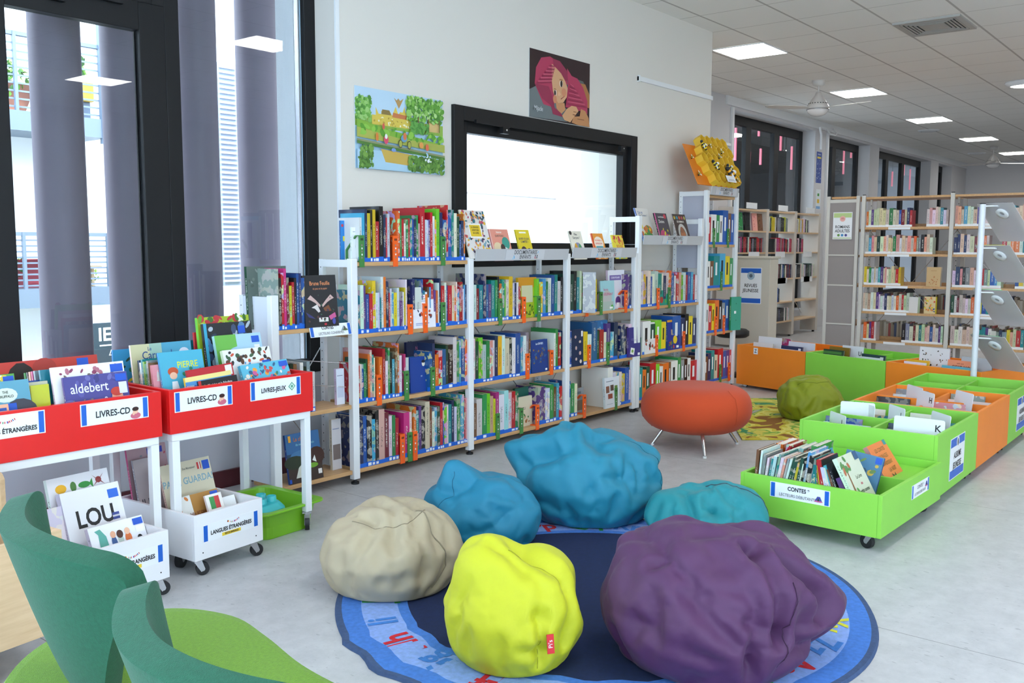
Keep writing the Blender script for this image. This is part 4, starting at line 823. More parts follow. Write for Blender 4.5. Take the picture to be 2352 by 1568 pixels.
facing(5.31, YS+.01, ZB['B']+.001, .02, .24, .20, 'b', 'royal blue cover titled DEVISES behind an orange bookend', art('#173a80', [('t', 'Les DEVISES', .5, .88, .085, '#d8e2f0'), ('s', 40, ['#4a3a50', '#2a5a90', '#7a6040', '#204070'], .1, .9, .3, .72, .07), ('q', .8, .92, .04, .1, '#f0f0f0')]), .06, 'book', lab=0)
facing(5.22, YS+.09, ZB['A']+.001, .02, .28, .22, 'v', 'dark green cover at the back of the bottom shelf, second bay', art('#1e5a4e', [('d', .2, .75, .06, .03, '#123a34')]), .03, 'book', lab=0)
facing(5.20, YS+.05, ZB['A']+.001, .015, .22, .17, 'e', 'cream cover behind an orange bookend, second bay bottom shelf', art('#d5cbb0', [('t', 'SZU', .4, .6, .12, '#403830'), ('s', 8, ['#a86a3a', '#508048'], .2, .8, .1, .4, .1)]), .03, 'book', lab=0)
facing(6.20, YS+.005, ZB['C']+.001, .015, .24, .205, 'a', 'pale blue elephant cover with pink lettering, third bay', art('#9ccbd2', [('d', .45, .42, .35, .3, '#b8b6b4'), ('q', .08, .9, .02, .3, '#a9b6ae'), ('t', 'Secrets', .38, .70, .11, '#c44a80'), ('t', "d'ÉLÉPHANT", .55, .54, .12, '#c44a80'), ('d', .8, .1, .1, .1, '#4aa040'), ('q', .62, .85, .05, .12, '#f0f0ea')]), .05, 'book', lab=0)
facing(6.39, YS+.06, ZB['C']+.001, .02, .32, .25, 'w', 'white cover titled COURS POLAIRE with a purple badge, third bay', art('#dfe0ea', [('q', .1, .8, .74, .87, '#7a68a8'), ('t', 'COURS POLAIRE', .45, .805, .065, '#f0eef8'), ('d', .6, .2, .16, .16, '#5a3a80'), ('q', .5, .7, .05, .16, '#f0f0f0')]), .03, 'book', lab=0)
facing(5.94, YS+.005, ZB['C']+.001, .02, .315, .10, 's', 'tall sage book leaning on the upper shelf, third bay', None, .02, 'book', rot=-1.0, lab=0)
facing(5.80, YS-.002, ZB['B']+.001, .02, .285, .15, 'n', 'navy cover with white pod drawings, third bay', art('#14264a', [('d', .3, .8, .09, .08, '#c8a8a0'), ('d', .7, .66, .1, .07, '#cdb0a0'), ('d', .35, .5, .08, .1, '#c8a8a0'), ('d', .7, .35, .1, .1, '#c8a8a0'), ('d', .35, .2, .09, .08, '#c8b0a8'), ('d', .75, .12, .1, .1, '#d8c8c0'), ('q', .8, .95, .8, .95, '#e8e8e8')]), .02, 'book', lab=0)
facing(6.10, YS+.03, ZB['B']+.001, .02, .33, .25, 'b', 'cloudy blue cover with an elastic band, third bay', art('#2f6aa0', [('s', 30, ['#4a86c0', '#245a90', '#6a9cc8'], .05, .95, .05, .95, .1), ('q', .1, .6, .4, .82, '#8f979c'), ('q', .55, .8, .05, .13, '#e0e0e0')]), .03, 'book', lab=0)
facing(6.60, YS-.015, ZB['B']+.001, .02, .25, .19, 'p', 'violet cover with a small white picture, at the right of the third bay', art('#3a3480', [('p', [(.1, .12), (.42, .06), (.5, .28), (.18, .33)], '#e8e6e0'), ('d', .3, .2, .09, .07, '#7aa04a'), ('q', .74, .92, .04, .12, '#f0f0f0'), ('q', .2, .6, .6, .615, '#8a84b8'), ('q', .2, .6, .56, .572, '#8a84b8')]), .03, 'book', lab=0)
facing(5.93, YS+.06, ZB['A']+.001, .02, .20, .13, 'h', 'small grey-blue landscape cover on the bottom shelf, third bay', art('#8a9096', [('q', .1, .9, .1, .5, '#7a6a58'), ('q', .15, .7, .75, .85, '#5a6870')]), .05, 'book', lab=0)
facing(6.27, YS-.005, ZB['A']+.001, .02, .25, .22, 'w', 'white cover with four small photos behind a green bookend, third bay', art('#dfe3ea', [('q', .08, .3, .5, .72, '#8a5a4a'), ('q', .38, .6, .55, .74, '#5a4038'), ('q', .66, .86, .5, .7, '#6a8a3a'), ('q', .2, .5, .3, .46, '#9a4a3a'), ('q', .1, .6, .86, .88, '#5a6a7a'), ('q', .1, .5, .12, .13, '#7a8a9a')]), .06, 'book', lab=0)
facing(7.10, YS+.005, ZB['C']+.001, .02, .235, .18, 't', 'teal cover with coloured discs between two bookends, fourth bay', art('#1f8f7c', [('q', .1, .9, .68, .84, '#3aa58c'), ('d', .35, .2, .16, .16, '#b0382c'), ('d', .7, .42, .12, .13, '#d0883a'), ('d', .75, .15, .1, .1, '#4a9a4a'), ('d', .3, .48, .1, .1, '#2a6a5a')]), .04, 'book', lab=0)
facing(6.88, YS+.0, ZB['B']+.001, .02, .27, .22, 'w', 'white cover titled LA MUSIQUE with little players, fourth bay', art('#e4e0e0', [('t', 'LA MUSIQUE', .5, .82, .085, '#a8402c'), ('s', 12, ['#4a3a34', '#8a5a40', '#b8443a', '#607a40'], .1, .9, .15, .7, .11)]), .05, 'book', lab=0)
facing(7.28, YS+.0, ZB['B']+.001, .02, .27, .22, 'b', 'blue cover with a yellow sunburst and fruit, fourth bay', art('#1f2f8a', [('q', 0, 1, .93, 1, '#e09a1a'), ('d', .62, .33, .17, .17, '#e8c82a'), ('q', .3, .5, .5, .68, '#b09a80'), ('s', 9, ['#b8442a', '#5a8a2a', '#7a3a50'], .1, .6, .08, .3, .09), ('q', .7, .9, .05, .13, '#f0f0f0')]), .05, 'book', lab=0)
facing(8.47, YS-.03, ZT[1]+.001, .02, .33, .15, 'g', 'sea green folder sticking out at the right of the tallest bay', art('#3a9a80', [('d', .5, .8, .04, .04, '#1d6a54'), ('d', .5, .3, .04, .04, '#1d6a54'), ('q', .3, .5, .5, .58, '#f0f0f0')]), .0, 'book', rot=-.25, lab=0)
# low end bay
row('s18k26r27m28d26y24r25k26b27n27b36', 3.07, 3.255, .9455, 'top board, low end bay', 'books on top of the low end bay')
facing(3.25, YS-.005, .9465, .02, .29, .235, 'k', 'black cover with white deer antlers and orange title, low end bay', art('#26262a', [('t', 'Brune Feuille', .5, .84, .11, '#d8895a'), ('t', 'de peau et de papier', .5, .74, .05, '#b87a5a'), ('p', [(.1, .55), (.2, .62), (.35, .52), (.48, .42), (.46, .38), (.32, .47), (.2, .52)], '#c9a9a4'), ('p', [(.9, .55), (.8, .62), (.65, .52), (.52, .42), (.54, .38), (.68, .47), (.8, .52)], '#c9a9a4'), ('p', [(.2, .38), (.38, .44), (.46, .3), (.4, .28), (.3, .36)], '#d8cfcc'), ('p', [(.55, .36), (.72, .42), (.8, .3), (.6, .3)], '#7a4a30'), ('p', [(.7, .2), (.9, .27), (.93, .18), (.75, .12)], '#c85a90'), ('d', .85, .1, .05, .08, '#4a50a0'), ('p', [(.02, .3), (.2, .22), (.3, .16), (.1, .2)], '#3a3a70'), ('q', .4, .68, .1, .18, '#e0ddd8'), ('q', .55, .62, .03, .07, '#c02c3a'), ('s', 14, ['#3a5a4a', '#5a3a3a', '#3a3a5a'], .05, .95, .02, .7, .04)]), .10, 'book', lab=0)
facing(3.0, YS+.16, .9465, .02, .34, .26, 'v', 'tall glossy grey-green forest cover at the left of the low end bay', art('#5a6660', [('s', 60, ['#6f7a70', '#414c48', '#88908a', '#4f5a52'], .02, .98, .02, .98, .06), ('q', .45, .65, .70, .71, '#cfd2ce'), ('q', .42, .68, .66, .67, '#cfd2ce'), ('t', 'CONTES', .5, .16, .05, '#b8d8e8')]), .05, 'book', lab=0)
row('k25s26y15k26h26k24w26k25s26', 3.08, 3.28, .476, 'middle board, low end bay', 'books on the middle board of the low end bay', cat='book')
book(T((3.285, YS+.0, .4755)), .022, .225, .16, 'w', 'white book with a narrow spine title, right end of the middle board', 'book', pat=0, art=None)
facing(3.13, YS+.01, .0855, .015, .275, .235, 'b', 'La chèvre cover with a white goat on a blue mountain sky, low end bay', art('#2f5f8f', [('q', 0, 1, .35, .6, '#24405a'), ('d', .45, .55, .35, .12, '#3f6f9a'), ('q', 0, 1, 0, .36, '#3a2a24'), ('d', .2, .42, .3, .16, '#26301f'), ('d', .85, .48, .25, .22, '#3a1f18'), ('p', [(.2, .1), (.3, .3), (.48, .42), (.5, .5), (.55, .42), (.5, .1)], '#cfd0c4'), ('p', [(.72, .4), (.8, .5), (.84, .35)], '#e8e8e4'), ('d', .72, .3, .16, .06, '#6a9a2a'), ('t', 'La chèvre', .45, .88, .115, '#b8693a'), ('t', 'de monsieur Seguin', .55, .77, .07, '#7ab0c0'), ('q', .08, .15, .84, .97, '#e0a030'), ('q', .86, .97, .1, .2, '#e8e2dc'), ('q', .0, .06, .02, .1, '#1f55c0')]), .15, 'book', lab=0)
for (x, y, z, h, d, c, lb) in ((3.515, YS+.06, .476, .21, .17, 'w', 'white cover with red spine edge, back of the wire divider in the low end bay'), (3.50, YS+.09, .086, .30, .2, 'e', 'game book with maze squares beside the first post, bottom board'), (3.50, YS+.10, .9455, .23, .18, 'l', 'green and white cover beside the first post on the top board')):
    facing(x, y, z, .02, h, d*.35, c, lb, art({'w': '#dfe4f0', 'e': '#cfc8c8', 'l': '#dfe6ea'}[c], [('q', .1, .9, .2, .5, {'w': '#c8d0e4', 'e': '#7a6a64', 'l': '#7ac02a'}[c]), ('q', .1, .8, .8, .82, '#8a90a8')]), .02, 'book', lab=0)
for zz in (.60, .74, 1.02):
    tag(MB().tube([(3.36, YS+.24, zz), (3.56, YS+.03, zz-.02)], .0025, CHROME, 6).build('wire_divider'), 'thin steel wire divider %s in the low end bay' % {.6: 'lower', .74: 'middle', 1.02: 'upper'}[zz], 'wire divider') if zz < 1 else None
# faced-out covers on the display trays
def tray_book(x, h, d, c, lb, A, z=1.383, tilt=.30, y=None, roll=0): facing(x, (YS-.018) if y is None else y, z-.082, .01, h, d, c, lb, A, tilt, 'book', roll=roll, lab=0, group='covers shown on the display trays')
tray_book(4.60, .335, .245, 'w', 'large cover crowded with little figures and a yellow title box', art('#dcd6d2', [('s', 110, ['#b8445a', '#2f6f7a', '#e0b02a', '#4a3a5a', '#d07a4a', '#24384a', '#7aa0b0'], .04, .96, .03, .97, .07), ('q', .2, .72, .42, .72, '#f0ece6'), ('q', .24, .68, .45, .69, '#e0bd1f'), ('t', 'LA GRANDE', .46, .64, .05, '#3a3420'), ('t', 'AVENTURE', .46, .58, .05, '#3a3420'), ('t', 'DU LIVRE', .46, .52, .05, '#3a3420')]), z=1.40)
tray_book(4.86, .225, .205, 'i', 'coral cover titled Internet with people in teal, on the tray', art('#df8f7c', [('t', 'Internet', .5, .90, .09, '#f0e4da'), ('t', 'QUESTIONS ?', .5, .78, .085, '#5a4a3a'), ('d', .3, .4, .22, .2, '#dfc8a0'), ('d', .75, .55, .2, .22, '#2f8f80'), ('d', .3, .2, .25, .15, '#2a8a90'), ('d', .65, .25, .2, .2, '#cfd8d4'), ('d', .55, .4, .12, .14, '#3a2a24'), ('q', 0, .06, 0, 1, '#e6b0a8')]))
tray_book(5.15, .225, .155, 'y', 'yellow cover about friendship with two girls, on the tray', art('#dcc41f', [('q', .25, .75, .88, .93, '#f4f0e0'), ('t', "QU'EST-CE QUE", .5, .70, .085, '#2a2a50'), ("t", "L'AMITIÉ ?", .5, .60, .10, '#2a2a50'), ('d', .35, .28, .22, .25, '#3a1f24'), ('d', .36, .26, .13, .16, '#d89a80'), ('d', .72, .24, .18, .22, '#241a20'), ('d', .72, .22, .11, .14, '#9a6048'), ('q', .1, .5, 0, .12, '#2a3060'), ('q', .5, .95, 0, .1, '#b8403a')]))
tray_book(5.80, .225, .165, 'e', 'cream cover with two cartoon children in a purple oval, on the tray', art('#e6dfcf', [('t', 'Filles', .5, .88, .11, '#2a2a30'), ('t', 'Garçons ?', .5, .76, .12, '#2a2a30'), ('d', .5, .32, .34, .38, '#8a86a8'), ('d', .35, .35, .12, .3, '#d8a02a'), ('d', .65, .33, .12, .3, '#4a9a5a'), ('d', .12, .93, .1, .1, '#202024')]))
tray_book(6.10, .21, .16, 'o', 'orange cover about proverbs with a speech bubble, on the tray', art('#e8952f', [('d', .5, .62, .4, .34, '#f2e2d0'), ('t', 'PROVERBES et', .5, .72, .085, '#d84a3a'), ('t', 'EXPRESSIONS', .5, .60, .09, '#d84a3a'), ('q', .2, .8, .4, .5, '#3a9aa8'), ('d', .25, .1, .14, .14, '#e8c8a0'), ('d', .75, .1, .2, .12, '#e8c8a0'), ('q', 0, .07, 0, 1, '#d8402a')]))
tray_book(6.385, .20, .165, 'y', 'yellow and red cover titled BOUGE TES NEURONES, on the tray', art('#e6d23a', [('t', 'BOUGE', .55, .52, .16, '#c0282c'), ('t', 'TES', .4, .38, .09, '#c0282c'), ('t', 'NEURONES', .5, .24, .13, '#c0282c'), ('s', 16, ['#c84a5a', '#d8803a', '#c0282c'], .05, .95, .62, .97, .12), ('d', .7, .08, .14, .1, '#9ac8b0'), ('d', .3, .06, .1, .1, '#9ac8b0')]))
tray_book(6.90, .33, .22, 'b', 'tall blue and cream cover standing behind the fourth bay post', art('#d9d4cc', [('t', 'Qui vit', .35, .88, .1, '#2a5a9a'), ('t', 'dans Terriers ?', .5, .80, .08, '#2a4a70'), ('d', .6, .4, .3, .2, '#c87a3a'), ('d', .5, .2, .4, .2, '#4a8a3a'), ('s', 12, ['#b8682a', '#4a8a5a', '#d8c83a'], .1, .9, .05, .5, .12), ('q', 0, .05, 0, 1, '#3a6ac0')]), z=1.50, tilt=.35, y=YS+.03)
tray_book(7.10, .285, .215, 'k', 'dark cover with a pink and yellow monster, on the higher tray', art('#3f3a44', [('t', 'Les Animaux', .5, .88, .08, '#e8e4e0'), ('t', 'Zinzins', .45, .73, .14, '#e8e4e0'), ('d', .4, .3, .25, .22, '#b83a6a'), ('s', 14, ['#c8b82a', '#3a8a9a', '#b83a6a'], .1, .95, .05, .55, .12), ('d', .8, .9, .1, .1, '#c03a4a'), ('q', 0, .07, 0, 1, '#d85a9a')]), z=1.50)
tray_book(7.42, .285, .235, 'h', 'brown cover titled LES ANIMAUX with a monkey in a ring, on the higher tray', art('#3a2a28', [('d', .12, .88, .07, .07, '#b8a03a'), ('d', .31, .88, .07, .07, '#3a8a9a'), ('d', .5, .88, .07, .07, '#c0502a'), ('d', .69, .88, .07, .07, '#b04a4a'), ('d', .88, .88, .07, .07, '#a8a050'), ('t', 'LES ANIMAUX', .5, .75, .085, '#e8e0d8'), ('d', .5, .36, .33, .4, '#b8b4ae'), ('d', .5, .34, .22, .28, '#5a5048'), ('d', .5, .25, .2, .3, '#a8653a'), ('d', .48, .48, .13, .13, '#8a5030')]), z=1.50)
facing(3.60+.62, YS+.20, ZB['D']+.001, .012, .335, .27, 't', 'teal honeycomb cover with a black shape, highest on the top shelf', art('#3aa595', [('s', 50, ['#48b3a3', '#319a8b'], .03, .97, .03, .97, .05), ('p', [(.12, .0), (.12, .55), (.3, .72), (.7, .72), (.88, .55), (.88, 0)], '#23282a'), ('p', [(.2, .0), (.2, .5), (.34, .64), (.66, .64), (.8, .5), (.8, 0)], '#2d3436')]), .0, 'book', lab=0)
facing(3.60+.40, YS+.16, ZB['D']+.001, .01, .265, .235, 'w', 'pale cover with round badges and a yellow squiggle, top shelf', art('#d8d6cf', [('d', .12, .72, .09, .12, '#2f9ab0'), ('d', .28, .86, .08, .1, '#1f2024'), ('d', .45, .70, .09, .12, '#c8424a'), ('s', 14, ['#d8c03a', '#e0d060'], .55, .98, .3, .8, .12)]), .0, 'book', lab=0)
facing(3.60+.295, YS+.07, ZB['D']+.001, .01, .245, .15, 'o', 'half grey, half coral cover behind the orange bookend, top shelf', art('#8f8a84', [('q', .42, 1, 0, 1, '#ef6a48'), ('s', 10, ['#f08a68'], .5, .95, .1, .9, .08), ('q', .08, .35, .2, .22, '#b0aaa4'), ('q', .08, .35, .3, .32, '#b0aaa4')]), .0, 'book', lab=0)
facing(3.63, YS+.045, ZB['D']+.001, .01, .20, .10, 'w', 'white cover with a walking figure behind the green bookend, top shelf', art('#eceef0', [('q', .1, .7, .86, .88, '#a0aab8'), ('d', .35, .45, .06, .2, '#3a4a3a'), ('d', .7, .45, .06, .16, '#b0606a'), ('q', .5, .95, .2, .26, '#9ac0a8')]), .0, 'book', lab=0)
facing(3.60+.03, YS+.14, ZB['D']+.001, .01, .24, .18, 'b', 'bright blue and yellow cover at the left end of the top shelf', art('#2f86d0', [('q', .1, .7, .5, .62, '#e8d83a'), ('d', .08, .88, .05, .05, '#c03a4a'), ('q', .88, 1, 0, 1, '#e8d82a')]), .0, 'book', lab=0)
# bookends: y of the clip is on the shelf edge
for row_, zz, items in (('D', ZB['D'], [(1, 3.665, 'g'), (1, 3.935, 'o'), (1, 4.355, 'g')]), ('C', ZB['C'], [(1, 4.058, 'o'), (1, 4.19, 'o'), (1, 4.355, 'g'), (2, 4.93, 'g'), (2, 5.195, 'o'), (2, 5.37, 'g'), (3, 5.99, 'o'), (3, 6.19, 'g'), (3, 6.56, 'o'), (4, 7.09, 'o'), (4, 7.285, 'g')]),
        ('B', ZB['B'], [(1, 3.79, 'o'), (1, 4.02, 'g'), (1, 4.255, 'g'), (2, 5.24, 'o'), (2, 5.53, 'o'), (3, 6.03, 'o'), (3, 6.30, 'g'), (4, 7.08, 'o'), (4, 7.57, 'o'), (4, 6.79, 'g')]),
        ('A', ZB['A'], [(1, 3.98, 'o'), (1, 4.045, 'g'), (1, 4.09, 'o'), (2, 4.905, 'g'), (2, 5.17, 'g'), (2, 5.36, 'o'), (3, 5.97, 'o'), (3, 6.43, 'g')])):
    cn = {}
    for bay, x, c in items:
        cn[bay, c] = cn.get((bay, c), 0)+1; tot_ = sum(1 for b_, _, cc in items if b_ == bay and cc == c)
        bookend(x, zz, c, '%s%s plastic bookend clipped to the %s of the %s' % ('' if tot_ == 1 else ['', 'leftmost ', 'next ', 'third '][cn[bay, c]], {'o': 'orange', 'g': 'green'}[c], NB[row_], BE[bay]))
for x, i, c, s_ in ((8.12, 3, 'g', 'highest'), (8.42, 3, 'g', 'highest, right'), (8.30, 2, 'g', 'second highest'), (8.2, 1, 'o', 'third, left'), (8.38, 1, 'o', 'third, right'), (8.33, 0, 'g', 'lowest'), (8.52, 0, 'o', 'lowest')): bookend(x, ZT[i], c, '%s bookend on a shelf of the tallest bay, %s' % ({'o': 'orange', 'g': 'green'}[c], s_))
# ---------------------------------------------------------------- picture books in the red tables
PB = 'picture books in the red tables'; zt = .622
def tb(x, y, h, d, c, lb, A, tilt=.25, w=.012, roll=0, rot=0, z=None, **k): facing(x, y, zt if z is None else z, w, h, d, c, lb, A, tilt, group=PB, roll=roll, rot=rot, **k)
tb(1.71, 3.60, .262, .265, 'p', 'purple cover numbered 2 with a boy in a red hat, left red table', art('#4a478c', [('s', 50, ['#5a58a0', '#3a3878', '#6a68a8'], .03, .97, .03, .97, .07), ('t', 'aldebert', .38, .80, .21, '#e4e6f2'), ('t', '2', .62, .58, .14, '#e4e6f2'), ('t', 'les enfantillages', .32, .60, .08, '#b09a4a'), ('d', .80, .62, .09, .1, '#e0a080'), ('d', .80, .70, .1, .07, '#c0392b'), ('p', [(.72, .2), (.76, .5), (.86, .5), (.9, .2)], '#2f8fb0'), TAPE, ('q', .84, .97, .66, .84, '#d8dcec'), ('d', .3, .3, .03, .1, '#d8c84a'), ('d', .48, .3, .03, .1, '#d8c84a')]), .22)
tb(1.685, 3.64, .30, .30, 'w', 'white cover with small birds and twigs, behind the purple one', art('#eceae8', [('s', 16, ['#8a3a5a', '#7a6a60', '#b06a7a'], .05, .9, .80, .97, .05), TAPE]), .20)
tb(1.66, 3.68, .29, .29, 't', 'teal and salmon book edges behind the white bird cover', None, .20)
for i, c in enumerate('smikg'): tb(1.655, 3.715+.022*i, .285-.004*i, .285, c, '%s picture book, %s behind the bird cover in the left red table' % (NAME[c], ORD(i+1)), None, .20, pat=1) if 0 else facing(1.655, 3.715+.022*i, zt, .014, .285-.004*i, .285, c, '%s picture book, %s behind the bird cover in the left red table' % (NAME[c], ORD(i+1)), None, .20, group=PB)
tb(1.60, 3.94, .30, .42, 'r', 'wide red cover with a dark haired girl and hearts, back of the left red table', art('#c03a2e', [('d', .22, .62, .16, .26, '#241612'), ('d', .22, .5, .09, .16, '#c07a5a'), ('d', .45, .88, .12, .1, '#a8342a'), ('s', 8, ['#d85a4a', '#e8a03a'], .1, .6, .3, .6, .05), ('q', .78, .9, .86, .97, '#1f55c0')]), .16)
tb(1.39, 3.62, .27, .20, 'v', 'dark jungle cover with a round moon badge, left red table', art('#27382e', [('q', 0, 1, .55, 1, '#5a9ab0'), ('d', .55, .80, .22, .14, '#cfd8cc'), ('t', 'THE', .55, .84, .05, '#3a4a3a'), ('t', 'GRUFFALO', .55, .78, .05, '#3a4a3a'), ('d', .8, .55, .3, .25, '#3a3a44'), ('d', .35, .3, .16, .2, '#a8662a'), ('d', .28, .36, .05, .05, '#e8a030'), ('s', 20, ['#2a5a2a', '#4a7a3a', '#1a2a1a'], .05, .95, .02, .4, .12), ('q', .45, .72, .55, .68, '#1f55c0')]), .24)
tb(1.33, 3.58, .19, .16, 'i', 'peach cover with British flag stickers at the left frame edge', art('#e8a888', [('s', 14, ['#f0b89a', '#d88a5a', '#9ab0b8'], .05, .95, .05, .7, .12), ('q', .6, .95, .78, .93, '#2a50a0'), ('q', .6, .95, .83, .87, '#e0e0ea'), ('q', .6, .95, .84, .86, '#c02030'), ('t', 'IN', .8, .4, .1, '#8a5a4a')]), .26, .012)
tb(1.35, 3.70, .285, .22, 'y', 'colourful busy cover at the back left of the left red table', art('#5aa04a', [('s', 60, ['#e8c83a', '#3a7ac0', '#c84a3a', '#e8e0c8', '#3a8a4a'], .03, .97, .4, .97, .09), TAPE, ('q', .55, .8, .68, .8, '#c8ccd8')]), .2)
tb(1.33, 3.66, .255, .16, 'b', 'blue cover top just behind the jungle cover', None, .2)
for i, c in enumerate('yenbh'): facing(1.60+.006*i, 3.66+.022*i, zt, .016, .235+.01*(i % 2), .07, c, '%s book standing sideways by the divider of the left red table, %s' % (NAME[c], ORD(i+1)), None, .12, group=PB)
# right table
tb(2.165, 3.67, .315, .215, 'c', 'sky blue cover titled PIERRE with a red haired running boy', art('#48aac6', [('t', 'PIERRE', .62, .80, .13, '#d8d82a'), ('d', .27, .72, .12, .09, '#c0502a'), ('d', .27, .66, .085, .075, '#e8b89a'), ('p', [(.2, .44), (.22, .58), (.34, .58), (.38, .44)], '#e4e8ea'), ('p', [(.2, .44), (.38, .44), (.62, .26), (.56, .24), (.36, .36), (.18, .3), (.05, .42), (.06, .44), (.2, .38)], '#2a3a5a'), ('s', 14, ['#2a7a4a', '#e0c82a', '#3a8a5a'], .25, .98, .0, .25, .14), ('s', 8, ['#2a7a5a'], .5, .9, .55, .75, .1)]), .2)
tb(2.26, 3.60, .235, .235, 'r', 'red cover titled BE HAPPY! with stage curtains, right red table', art('#b0202a', [('q', .08, .92, .1, .8, '#3a8a96'), ('p', [(.0, .97), (.0, .55), (.2, .75), (.5, .84), (.8, .75), (1, .55), (1, .97)], '#b5222c'), ('t', 'BE HAPPY !', .5, .55, .20, '#e8d03a'), ('d', .2, .7, .03, .03, '#e8c83a'), ('d', .75, .8, .03, .03, '#e8c83a'), ('q', .82, .97, .78, .97, '#e8e0dc')]), .2, roll=-.06)
facing(2.29, 3.577, zt, .012, .185, .20, 'k', 'black cover titled Le Musicien et le Fabuliste, front of the right red table', art('#1a1a1e', [('t', 'Le Musicien et le Fabuliste', .5, .86, .085, '#d8d8d8'), ('q', .0, .07, 0, 1, '#c02c2a')]), .2, group=PB, roll=-.05)
facing(2.235, 3.588, zt, .012, .205, .235, 'y', 'yellow and blue cover behind the black one', art('#e0c870', [('q', 0, 1, .6, .9, '#4a8ac0'), ('q', 0, 1, .9, 1, '#e8d88a')]), .2, group=PB, roll=-.05)
facing(2.225, 3.578, zt, .02, .17, .05, 'b', 'small blue book end by the black cover', None, .2, group=PB); 
tb(2.14, 3.87, .335, .30, 'e', 'cream and blue cover titled Le Carnaval des Animaux', art('#c9c49a', [('q', .5, 1, 0, 1, '#4a9ab8'), ('q', .3, .5, 0, 1, '#9ab8a8'), ('t', 'Le', .3, .93, .07, '#2a4a80'), ('t', 'Carnaval', .42, .84, .15, '#2a4a80'), ('t', 'des Animaux', .42, .70, .12, '#2a4a80'), ('d', .87, .84, .09, .08, '#c8ccd8'), ('q', .75, .95, .68, .76, '#1f55c0')]), .15)
tb(2.04-.0, 4.06, .31, .15, 'c', 'blue cover with yellow foliage in the gap at the back of the tables', art('#2f8fc0', [('s', 20, ['#c8c02a', '#1a3a2a', '#2a6a4a'], .05, .95, .1, .9, .14)]), .1, z=.622) if 0 else None
facing(2.13, 4.05, zt, .012, .30, .15, 'c', 'blue cover with yellow foliage, back left corner of the right red table', art('#2f8fc0', [('s', 20, ['#c8c02a', '#1a3a2a', '#2a6a4a'], .05, .95, .1, .9, .14)]), .02, group=PB)
for i, c in enumerate('ihsgltwn'): facing(2.135+.003*i, 3.70+.020*i, zt, .015, .26+.008*(i % 3), .25 if i > 4 else .09, c, '%s picture book, %s behind the sky blue cover in the right red table' % (NAME[c], ORD(i+1)), None, .14, group=PB)
tb(2.555, 3.60, .235, .27, 'c', 'turquoise cover of flying fish and cakes, front of the game book side', art('#5ab4cf', [('s', 70, ['#c8504a', '#e8a03a', '#3a8a70', '#c85a90', '#e8e4d8', '#2a5a80'], .03, .97, .3, .96, .055), ('t', 'Le voyage', .55, .45, .12, '#e0eef2'), ('t', 'de Moka', .55, .30, .12, '#e0eef2'), ('s', 12, ['#c05a90', '#8a4a2a', '#d87a9a'], .7, 1, .2, .5, .12), TAPE]), .38, w=.02, roll=-.03)
tb(2.51, 3.68, .30, .265, 'w', 'white cover titled LES MYSTÈRES LA VILLE with small animals', art('#e4e4e2', [('t', 'Les mystères', .5, .72, .065, '#8a98c8'), ('t', 'DE LA VILLE', .6, .60, .115, '#c83a3a'), ('s', 26, ['#5a3a2a', '#3a5a40', '#c8543a', '#2a2a2a'], .05, .95, .78, .97, .06), ('s', 14, ['#3a8ac0', '#d8b03a', '#c8443a'], .02, .98, .66, .78, .05), ('q', .78, .95, .68, .78, '#1f55c0')]), .30, w=.02)
tb(2.52, 3.76, .36, .26, 'a', 'light blue and green cover titled CHERCHE, game book side', art('#a5c8de', [('q', 0, .45, .55, 1, '#6ab04a'), ('d', .5, .75, .25, .12, '#a5c8de'), ('t', 'CHERCHE', .55, .74, .12, '#c83a48'), ('q', .78, .95, .87, .96, '#1f55c0'), ('q', .82, .94, .74, .84, '#e8e8ea')]), .24, w=.02)
tb(2.50, 3.84, .41, .27, 'k', 'dark cover with snowy creatures, back of the game book side', art('#1e2226', [('s', 26, ['#3a4a6a', '#5a80a8', '#2a3a50', '#a8b4c0'], .05, .95, .55, .97, .1), ('d', .25, .45, .15, .07, '#5a4a3a'), ('p', [(.1, .2), (.3, .3), (.5, .2), (.7, .3), (.9, .2), (.9, .26), (.7, .36), (.5, .26), (.3, .36), (.1, .26)], '#4a5056'), ('q', .7, .85, .86, .95, '#1f55c0'), ('q', 0, .06, 0, 1, '#3aa0c0')]), .16, w=.02)
tb(2.50, 3.90, .435, .29, 'l', 'tallest cover, lime with strawberries and leaves, game book side', art('#a3b82c', [('s', 30, ['#b8343a', '#3a6a2a', '#6a9a2a', '#e0e0d0'], .03, .97, .85, .99, .08)]), .12, w=.02)
for i, c in enumerate('iwrntw'): facing(2.51+.02*(i % 2), 3.925+.018*i, zt, .014, .40-.02*i, .22, c, '%s book, %s behind the tallest lime cover' % (NAME[c], ORD(i+1)), None, .10, group=PB)
for i, c in enumerate('yrknw'): book(T((2.345+.022*i, 3.99+.006*i, zt)), .018, .24+.03*((i*2) % 3), .11, c, '%s book standing at the back behind the Carnaval cover, %s' % (NAME[c], ORD(i+1)), 'picture book', PB)
# clear acrylic holder standing at the end panel
t = tag(MB().box(0, .16, 0, .003, 0, .20, mat('acrylic_clear', (.85, .9, .98), .08, alpha=.35)).box(.157, .16, -.03, 0, 0, .12, mat('acrylic_clear', (.85, .9, .98), .08, alpha=.35)).build('acrylic_panel', loc=(2.86, 4.06, .90), parent=None), 'clear acrylic panel against the white end panel', 'acrylic holder')
t.location = (2.66, 4.075, .795)
